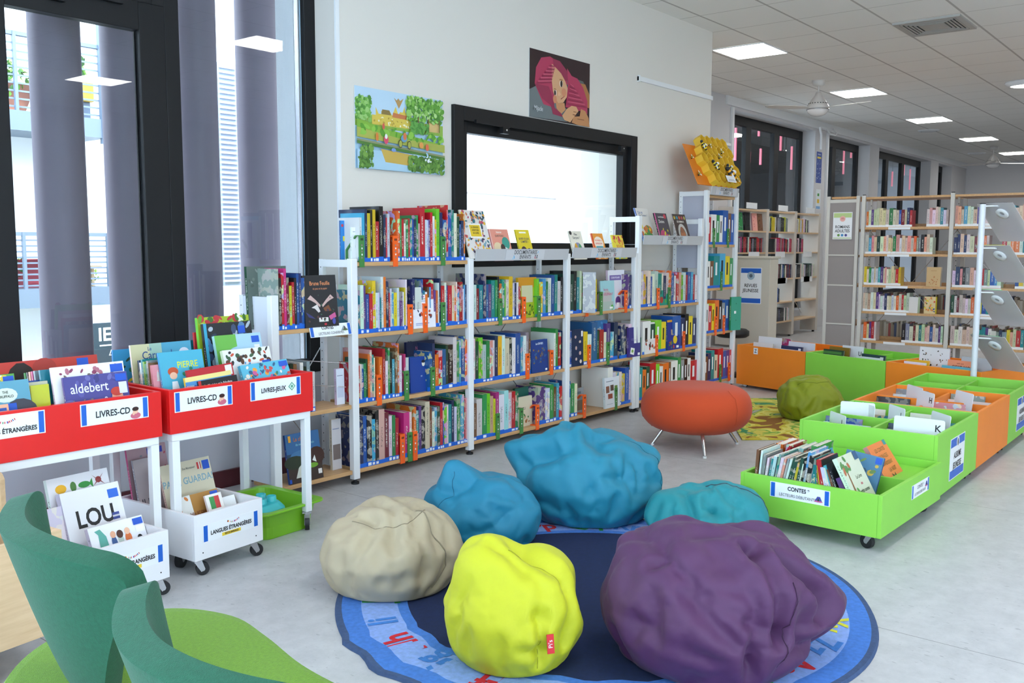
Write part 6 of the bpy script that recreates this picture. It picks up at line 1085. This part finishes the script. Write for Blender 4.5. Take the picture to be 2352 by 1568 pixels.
it = [('p', [(0, .0), (0, .40), (.12, .48), (.4, .3), (.75, .16), (.6, .02)], '#6a7274'), ('p', [(.5, .55), (.62, .72), (.88, .70), (1, .52), (1, .4), (.8, .5)], '#57605e'), ('p', [(.84, .66), (.92, .66), (1, .5), (1, .3), (.93, .3)], '#a8703e'),
      ('p', [(.08, .50), (.10, .74), (.18, .90), (.32, .95), (.46, .90), (.58, .74), (.62, .6), (.45, .5), (.38, .2), (.22, .22)], K1), ('p', [(.36, .93), (.48, .92), (.60, .80), (.62, .66), (.54, .62), (.48, .76), (.38, .84)], K2),
      ('p', [(.35, .85), (.42, .80), (.50, .74), (.57, .64), (.62, .52), (.60, .40), (.54, .30), (.46, .28), (.41, .34), (.37, .44), (.35, .6)], '#d3a077'), ('p', [(.41, .34), (.46, .28), (.56, .30), (.58, .2), (.5, .12), (.43, .2)], '#c48a5e'),
      ('p', [(.60, .84), (.68, .74), (.78, .72), (.88, .60), (.96, .40), (.96, .2), (.88, .22), (.70, .24), (.58, .24), (.60, .4), (.62, .6)], K1), ('p', [(.08, .5), (.2, .3), (.34, .22), (.37, .1), (.55, .08), (.5, .14), (.40, .2), (.34, .42), (.3, .5)], K2),
      ('d', .505, .585, .026, .035, '#f0e8dc'), ('d', .507, .583, .019, .033, '#2a140c'), ('d', .405, .425, .022, .032, '#e8dcd0'), ('d', .402, .423, .016, .028, '#2a140c'), ('p', [(.46, .47), (.5, .42), (.47, .385), (.445, .40)], '#e0ab84'), ('d', .55, .46, .04, .04, '#d08a66'), ('d', .40, .33, .03, .04, '#cf8560'), ('p', [(.495, .355), (.56, .41), (.562, .402), (.50, .34)], '#9a4a3a'), ('d', .50, .64, .03, .008, '#a87848'), ('d', .40, .48, .02, .007, '#a87848'),
      ('p', [(.52, .10), (.6, .22), (.68, .28), (.76, .28), (.80, .22), (.74, .14), (.66, .02), (.56, .04)], '#d09c70'), ('p', [(.68, .02), (.72, .12), (.82, .14), (.84, .26), (.92, .24), (.98, .14), (1, .0), (.8, -.0)], '#bd8456'), ('q', .70, .76, .14, .155, '#8a5434'), ('q', .71, .77, .19, .2, '#8a5434'), ('q', .78, .9, .09, .1, '#8a5434')]
for i in range(11): it.append(('p', [(.10+.02*i, .52+.03*i), (.11+.02*i, .50+.03*i), (.34+.006*i, .56+.025*i), (.335+.006*i, .575+.025*i)], K3 if i % 2 else K2))
for i in range(10): it.append(('p', [(.60+.005*i, .30+.035*i), (.60+.005*i, .285+.035*i), (.93-.025*i, .30+.03*i), (.93-.025*i, .318+.03*i)], K3 if i % 2 else K2))
it.append(('t', 'Mijade', .13, .14, .10, '#c8ccd0', .0004))
art('#2a1418', it)(q, F @ T((-w_/2, -h_/2, 0)), w_, h_)
tag(q.build('poster'), 'dark poster of a baby wrapped in a crimson knitted hood', 'poster')
q = MB(); F = FM((15.9, YF-.004, 2.76)); q.box(-.13, .13, -.27, .27, -.003, 0, PAPER, F); art('#2c4a9a', [('t', 'moustique', .5, .92, .07, '#e8ecf4'), ('q', .15, .85, .78, .84, '#e0c83a'), ('s', 40, ['#9ab4d8', '#d8e0ea', '#6a8ac0'], .1, .9, .05, .72, .05)])(q, F @ T((-.125, -.265, 0)), .25, .53); tag(q.build('poster'), 'narrow blue poster on the first pier beside the tall window', 'poster')
q = MB(); F = FM((15.92, YF-.004, 2.22)); q.box(-.11, .11, -.17, .17, -.003, 0, PAPER, F); art('#dfe6ea', [('q', .3, .7, .66, .8, '#4aa04a'), ('q', .25, .75, .3, .5, '#e0b82a'), ('q', .05, .95, .0, .14, '#7aaad8')])(q, F @ T((-.105, -.165, 0)), .21, .33); tag(q.build('notice'), 'pale notice with green and yellow blocks below the blue poster', 'notice')
# ---------------------------------------------------------------- honeycomb with bees
hc = thing('honeycomb_model', 'orange board with yellow paper honeycomb cells, on top of the tallest bay', 'paper model', (0, 0, 0))
HM = T((8.14, YS-.03, 1.975)) @ R(-.42, 'X')      # board: x along the shelf, z up the board, -y towards the reader
OB, HY, HD = mat('paper_orange', (.70, .19, .01), .5), mat('paper_yellow', (.82, .52, .04), .5), mat('paper_honey', (.50, .22, .015), .55)
MB().box(-.42, .38, .0, .008, -.01, .40, OB, HM).build('board', hc)
def hexc(x, z, r, dp):
    p = [(x+r*cos(pi/6+k*pi/3), z+r*sin(pi/6+k*pi/3)) for k in range(6)]; i = [(x+(r-.004)*cos(pi/6+k*pi/3), z+(r-.004)*sin(pi/6+k*pi/3)) for k in range(6)]
    MB().ring(p, i, 0, dp, HY, HM @ R(pi/2, 'X')).poly(i[::1], HD, HM @ R(pi/2, 'X'), .004).build('cell', hc)
r_ = .062
for rr_ in range(5):
    for c_i in range(6):
        if (rr_, c_i) in ((0, 0), (4, 0)): continue
        hexc(-.24+c_i*r_*1.74+(r_*.87 if rr_ % 2 else 0)-.0*rr_, .045+rr_*r_*1.52, r_, .075)
BY, BK_ = mat('bee_yellow', (.85, .65, .02), .5), mat('bee_black', (.02, .02, .02), .5)
def bee(x, z, y, s, a, lb, col=None):
    t = thing('paper_bee', lb, 'paper bee', group='paper bees on the honeycomb', mx=HM @ T((x, y, z)) @ R(a, 'Y'))
    q = MB(); n = 7
    for k in range(n): q.cyl((-s*.5+s*k/n, 0, 0), (-s*.5+s*(k+1)/n, 0, 0), s*.2*sin(pi*(k+.8)/(n+.6)), (col or BY) if k % 2 == 0 else BK_, 12, s*.2*sin(pi*(k+1.8)/(n+.6)))
    q.blob((-s*.58, 0, 0), (s*.15, s*.14, s*.14), BK_); q.build('body', t)
    for sg in (-1, 1): MB().disc((0, 0), s*.28, s*.13, PAPER, T((-s*.1, -s*.12, sg*s*.26)) @ R(pi/2, 'X') @ R(sg*1.1)).build('wing', t)
for i, b_ in enumerate(((-.20, .34, -.09, .10, 1.2, 'striped paper bee on the top left cell'), (-.06, .36, -.09, .05, .3, 'small bee at the top edge of the cells'), (.14, .33, -.09, .06, -.9, 'bee with dark stripes near the top right'), (.05, .27, -.09, .06, -.8, 'bee in a cell right of centre'), (-.12, .14, -.10, .11, .9, 'large striped bee at the centre left'), (.17, .13, -.10, .10, .8, 'striped bee on the right side cells'), (-.36, .27, -.012, .05, -.8, 'white winged bee on the orange board, upper'), (-.34, .10, -.012, .06, -.6, 'yellow bee on the orange board, lower'), (.26, .03, -.09, .05, -.5, 'small bee at the lower right corner'))): bee(*b_)
bee(.10, .045, -.12, .16, .95, 'largest orange striped bee with long white wings at the front', mat('bee_orange', (.9, .42, .01), .5))
tag(MB().box(-.10, .08, -.14, -.138, -.035, .03, PAPER, HM).box(-.06, .04, -.1405, -.14, -.01, -.006, mat('dull_print', (.25, .2, .18), .6), HM).box(-.08, .06, -.1405, -.14, -.022, -.018, mat('dull_print', (.25, .2, .18), .6), HM).build('caption_card'), 'white caption card in front of the honeycomb', 'card')
# ---------------------------------------------------------------- bean bags
def sim_bag(ell, creases=(), slack=1.1, amp=.03, sub=5, steps=60, seed=1, ridge=.09, facet=.9):
    bm=bmesh.new(); bmesh.ops.create_icosphere(bm,subdivisions=sub,radius=1)
    bm.verts.ensure_lookup_table()
    D=np.array([v.co[:] for v in bm.verts]); F=np.array([[v.index for v in f.verts] for f in bm.faces])
    E=np.array([[v.index for v in e.verts] for e in bm.edges]); B=[]
    for e in bm.edges:
        a,b=e.link_faces
        B.append([[v.index for v in f.verts if v not in e.verts][0] for f in (a,b)])
    B=np.array(B); bm.free(); n=len(D)
    C=np.array([e[:3] for e in ell],float);R=np.array([e[3:6] for e in ell],float)
    c0=C[0]*[1,1,.8]
    t=np.full(n,0.02)
    for c,r in zip(C,R):
        o=(c0-c)/r; d=D/r; a=(d*d).sum(1); b=(d*o).sum(1); cc=(o*o).sum()-1
        disc=b*b-a*cc; ok=disc>0
        t=np.maximum(t,np.where(ok,(-b+np.sqrt(np.maximum(disc,0)))/a,0))
    deg=np.bincount(E.ravel(),minlength=n)
    def sm(t,k,hull=False):
        for _ in range(k):
            s=(np.bincount(E[:,0],t[E[:,1]],n)+np.bincount(E[:,1],t[E[:,0]],n))/deg
            t=np.maximum(t,s) if hull else (t+s)/2
        return t
    t=sm(sm(t,3,True),3)
    bulge=np.ones(n)
    for (a,b,dep,wid) in creases:   # a, b: points in space near the surface
        a=np.array(a,float)-c0;b=np.array(b,float)-c0; a/=np.linalg.norm(a);b/=np.linalg.norm(b)
        ab=b-a; u=np.clip(((D-a)@ab)/(ab@ab),0,1); d=np.linalg.norm(D-(a+u[:,None]*ab),axis=1)
        taper=np.sin(np.pi*np.clip(u,.12,.88))**.5
        bulge-=dep*taper*(np.exp(-(d/wid))*1.25-.35*np.exp(-((d-2.0*wid)/(wid*1.2))**2))
    rng=np.random.RandomState(seed)
    def noise(sc,m=8):
        k=rng.randn(m,3)*sc; p=rng.rand(m)*6.28
        return sum(np.sin(D@k[i]+p[i]) for i in range(m))/math.sqrt(m)
    up=np.clip((D[:,2]+.55)/.9,.15,1)
    for sc,am in ((1.9,ridge),(3.4,ridge*.5)):
        r_=1-np.abs(noise(sc)); r2=1-np.abs(noise(sc*1.2))
        bulge+=up*am*(np.clip(r_,0,1)**9*-1.3+.6*np.clip(r2,0,1)**6)
    up2=np.clip((D[:,2]+.35)/.5,0,1)
    for m_,sp,fk in ((18,.925,1),(46,.985,.6)):
        nk=rng.randn(m_,3); nk/=np.linalg.norm(nk,axis=1)[:,None]; ok=sp+rng.rand(m_)*.05
        tf=(ok/np.maximum(D@nk.T,.15)).min(1); bulge*=1+up2*facet*fk*(np.clip(tf,.86,1.04)-1)
    t=t*bulge
    T=c0+D*t[:,None]
    # the seat on the floor: flatten
    T[:,2]=np.where(T[:,2]<.012,.004+.3*np.maximum(T[:,2],0),T[:,2]); T[:,2]=np.maximum(T[:,2],.004)
    nf=np.cross(T[F[:,1]]-T[F[:,0]],T[F[:,2]]-T[F[:,0]]); N=np.zeros((n,3))
    for k in range(3):
        for c in range(3): N[:,c]+=np.bincount(F[:,k],nf[:,c],n)
    N/=np.linalg.norm(N,axis=1)[:,None]+1e-9
    loose=np.clip(.55+.5*noise(3.0),.05,1.25)
    S=1+(slack-1)*loose
    # anisotropic slack: folds run mainly downhill, and change direction over the cover
    dirn=np.cross(N,[0,0,1])+.8*np.stack([noise(1.5),noise(1.5),noise(1.5)],1); dirn/=np.linalg.norm(dirn,axis=1)[:,None]+1e-9
    def rest(I):
        d=T[I[:,0]]-T[I[:,1]]; l=np.linalg.norm(d,axis=1)
        al=np.abs((d/l[:,None]*dirn[I[:,0]]).sum(1))**2
        s=(S[I[:,0]]+S[I[:,1]])/2
        return l*(1+(s-1)*(.15+1.3*al))
    L0=rest(E);LB=rest(B)*1.01
    P=T+rng.randn(n,3)*.002+N*(noise(6)*.003)[:,None]*1.0
    P[:,2]=np.maximum(P[:,2],.004)
    i0,i1=E.T;b0,b1=B.T;degB=np.bincount(B.ravel(),minlength=n)
    def proj(P,i,j,L,st,dg):
        d=P[i]-P[j]; l=np.linalg.norm(d,axis=1)+1e-9
        d*=((l-L)/l*.5*st)[:,None]
        for k in range(3): P[:,k]-=(np.bincount(i,d[:,k],n)-np.bincount(j,d[:,k],n))/dg*1.7
    A=amp*loose
    for s in range(steps):
        for it in range(6):
            proj(P,i0,i1,L0,1.,deg); proj(P,b0,b1,LB,.9,degB)
        q=P-T; h=(q*N).sum(1); hc=np.clip(h,-A,A*.5); tang=q-h[:,None]*N
        P=T+N*(h+(hc-h)*.5)[:,None]+tang*.97
        P[:,2]=np.maximum(P[:,2],.004)
    return P,F
from mathutils.bvhtree import BVHTree
def bean_bag(name, loc, col, lb, ell, creases=(), seams=(), slack=1.12, amp=.03, seed=1, ridge=.09, rot=0, rough=.6):
    P, F = sim_bag(ell, creases=creases, slack=slack, amp=amp, seed=seed, ridge=ridge)
    me = bpy.data.meshes.new(name); me.from_pydata([tuple(map(float, p)) for p in P], [], [tuple(map(int, f)) for f in F])
    me.polygons.foreach_set('use_smooth', [True]*len(me.polygons))
    m = mat('bag_'+'%02x%02x%02x' % tuple(int(c*255) for c in col)+str(rough), col, rough, bump=.35, bscale=900, sheen=.05); me.materials.append(m)
    o = bpy.data.objects.new(name, me); COL.objects.link(o); o.location = (loc[0], loc[1], loc[2]+.0125); o.rotation_euler.z = -yaw+rot
    s = o.modifiers.new('sub', 'SUBSURF'); s.levels = s.render_levels = 2
    tag(o, lb, 'bean bag', 'bean bags')
    bv = BVHTree.FromPolygons([tuple(p) for p in P], [tuple(f) for f in F]); c0 = Vector((ell[0][0], ell[0][1], ell[0][2]*.8))
    for pts, r, mm in seams:
        out = []
        for a, b_ in zip(pts, pts[1:]):
            for k in range(10):
                d = (Vector(a).lerp(Vector(b_), k/9)-c0).normalized(); h = bv.ray_cast(c0+d*1.2, -d)
                if h[0]: out.append(tuple(h[0]+h[1]*.0005))
        dk = mm or mat('seam_'+name+str(seed), tuple(c*.55 for c in col), .8)
        q = MB()
        for a, b_ in zip(out, out[1:]): q.cyl(a, b_, r, dk, 5, caps=False)
        q.build('seam', o)
    return o
BB = 'bean_bag'
bean_bag(BB, (2.583, 2.719, 0), (.42, .35, .235), 'beige bean bag at the left edge of the round rug',
    [(0, 0, .12, .275, .265, .22), (0, .02, .225, .19, .185, .11)],
    creases=[((-.10, -.12, .36), (-.02, -.16, .30), .12, .10), ((.03, -.1, .36), (.05, -.22, .24), .14, .10), ((.13, -.1, .36), (.12, -.22, .26), .12, .09), ((-.18, -.2, .16), (.05, -.27, .17), .05, .07), ((0, -.27, .10), (.2, -.22, .13), .07, .08), ((-.06, .0, .4), (.0, -.05, .38), .14, .12)],
    seams=[([(-.17, -.12, .33), (-.05, -.18, .31), (.1, -.17, .33), (.17, -.05, .36)], .0016, None), ([(.14, -.05, .38), (.22, -.14, .28), (.27, -.14, .12), (.22, -.2, .03)], .003, None)], slack=1.07, amp=.018, seed=3, ridge=.04)
bean_bag(BB, (3.26, 2.792, 0), (.006, .19, .32), 'blue bean bag with a pointed top, between the beige and the large blue one',
    [(0.0, 0, .12, .265, .25, .19), (-.10, 0, .20, .16, .16, .14), (-.155, -.02, .30, .05, .07, .09)],
    creases=[((-.12, -.1, .36), (.12, -.24, .18), .07, .10), ((-.02, .0, .3), (.2, -.12, .24), .12, .12), ((-.15, -.08, .36), (-.12, -.2, .16), .06, .08)],
    seams=[([(-.15, -.08, .37), (-.17, -.15, .28), (-.24, -.13, .12)], .0016, None)], slack=1.08, amp=.02, seed=5, ridge=.05)
bean_bag(BB, (3.917, 2.642, 0), (.008, .20, .31), 'largest blue bean bag at the back of the round rug, its top flopping left',
    [(.0, 0, .16, .35, .32, .25), (.08, .03, .27, .26, .22, .15), (-.10, .0, .30, .16, .18, .16), (-.29, .04, .335, .135, .12, .09)],
    creases=[((-.12, -.05, .46), (-.02, -.32, .22), .16, .09), ((-.30, -.1, .28), (-.12, -.16, .33), .16, .10), ((.0, -.1, .44), (.16, -.30, .28), .10, .09), ((-.2, -.25, .12), (.12, -.34, .16), .06, .08), ((.1, -.34, .1), (.32, -.12, .2), .08, .08), ((-.38, .0, .40), (-.16, .0, .44), .10, .08)],
    seams=[([(.18, 0, .44), (.34, -.05, .33), (.38, -.1, .16)], .0018, None)], slack=1.13, amp=.03, seed=8, ridge=.08)
bean_bag(BB, (3.96, 2.0, 0), (.006, .23, .27), 'teal bean bag with two humps, behind the purple one',
    [(.0, .0, .09, .275, .24, .14), (-.15, 0, .135, .115, .13, .085), (.10, .02, .15, .155, .16, .105)],
    creases=[((-.02, .16, .26), (.0, -.18, .18), .42, .13), ((-.13, -.05, .25), (-.10, -.2, .16), .14, .08), ((.02, -.2, .2), (.2, -.2, .12), .06, .08)],
    seams=[([(.0, .0, .28), (.14, .0, .28), (.24, -.03, .22), (.29, -.04, .12), (.26, -.1, .03)], .0028, mat('piping_dark', (.02, .03, .05), .5))], slack=1.09, amp=.022, seed=11, ridge=.05)
yb = bean_bag(BB, (2.368, 1.899, 0), (.52, .54, .012), 'yellow-green bean bag with a red tag, front of the round rug',
    [(0, 0, .14, .225, .225, .21), (-.07, .0, .29, .12, .14, .11), (.08, .03, .22, .13, .15, .14)],
    creases=[((-.05, -.06, .42), (.10, -.18, .20), .13, .08), ((.08, -.20, .22), (.10, -.23, .06), .17, .08), ((.0, .0, .42), (.16, -.08, .28), .12, .10), ((.02, -.23, .12), (.12, -.22, .10), .12, .07), ((.17, -.1, .26), (.19, -.16, .1), .10, .07)],
    seams=[([(.10, -.22, .14), (.09, -.22, .03)], .0016, None), ([(-.02, -.05, .42), (.10, -.06, .36), (.18, -.1, .3)], .0015, None)], slack=1.06, amp=.018, seed=14, ridge=.035)
q = MB().box(-.012, .012, 0, .002, -.03, .03, mat('tag_red', (.62, .01, .015), .5)).text("Pi's", .02, PAPER, FM((0, -.001, 0)) @ R(pi/2)); q.build('tag_label', yb, mx=T((.118, -.213, .135)) @ R(.3) @ R(-.2, 'X'))
pb = bean_bag(BB, (2.836, 1.345, 0), (.072, .018, .078), 'large purple bean bag with deep folds in the foreground',
    [(-.06, 0, .17, .345, .33, .27), (-.16, .06, .32, .20, .18, .14), (.05, .06, .29, .22, .2, .13), (.27, .05, .19, .17, .15, .13)],
    creases=[((-.26, -.14, .36), (.05, -.12, .38), 0.195, 0.056), ((.0, .0, .42), (.3, .0, .32), 0.150, 0.064), ((.02, -.14, .38), (.12, -.32, .18), 0.300, 0.064), ((.10, -.12, .34), (.30, -.14, .22), 0.330, 0.064), ((.0, -.33, .16), (.02, -.36, .05), 0.180, 0.056), ((-.18, -.24, .3), (-.05, -.33, .18), 0.150, 0.056), ((-.30, -.2, .2), (-.12, -.34, .12), 0.075, 0.064), ((.2, -.25, .12), (.36, -.12, .1), 0.120, 0.056)],
    seams=[([(.12, -.22, .32), (.16, -.32, .2), (.15, -.36, .06)], .0016, None)], slack=1.10, amp=.028, seed=21, ridge=.07)
bean_bag(BB, (7.368, 2.804, 0), (.23, .27, .004), 'olive green bean bag on the jungle rug, beyond the pouf',
    [(0, 0, .11, .26, .25, .2), (0, .0, .24, .17, .17, .10)],
    creases=[((-.16, -.12, .3), (.1, -.18, .3), .08, .09), ((.1, -.05, .36), (.2, -.15, .2), .09, .08), ((-.1, -.24, .1), (.15, -.24, .14), .07, .08)],
    seams=[([(-.15, -.1, .3), (0, -.16, .31), (.14, -.1, .31)], .002, None)], slack=1.12, amp=.025, seed=31, ridge=.07)
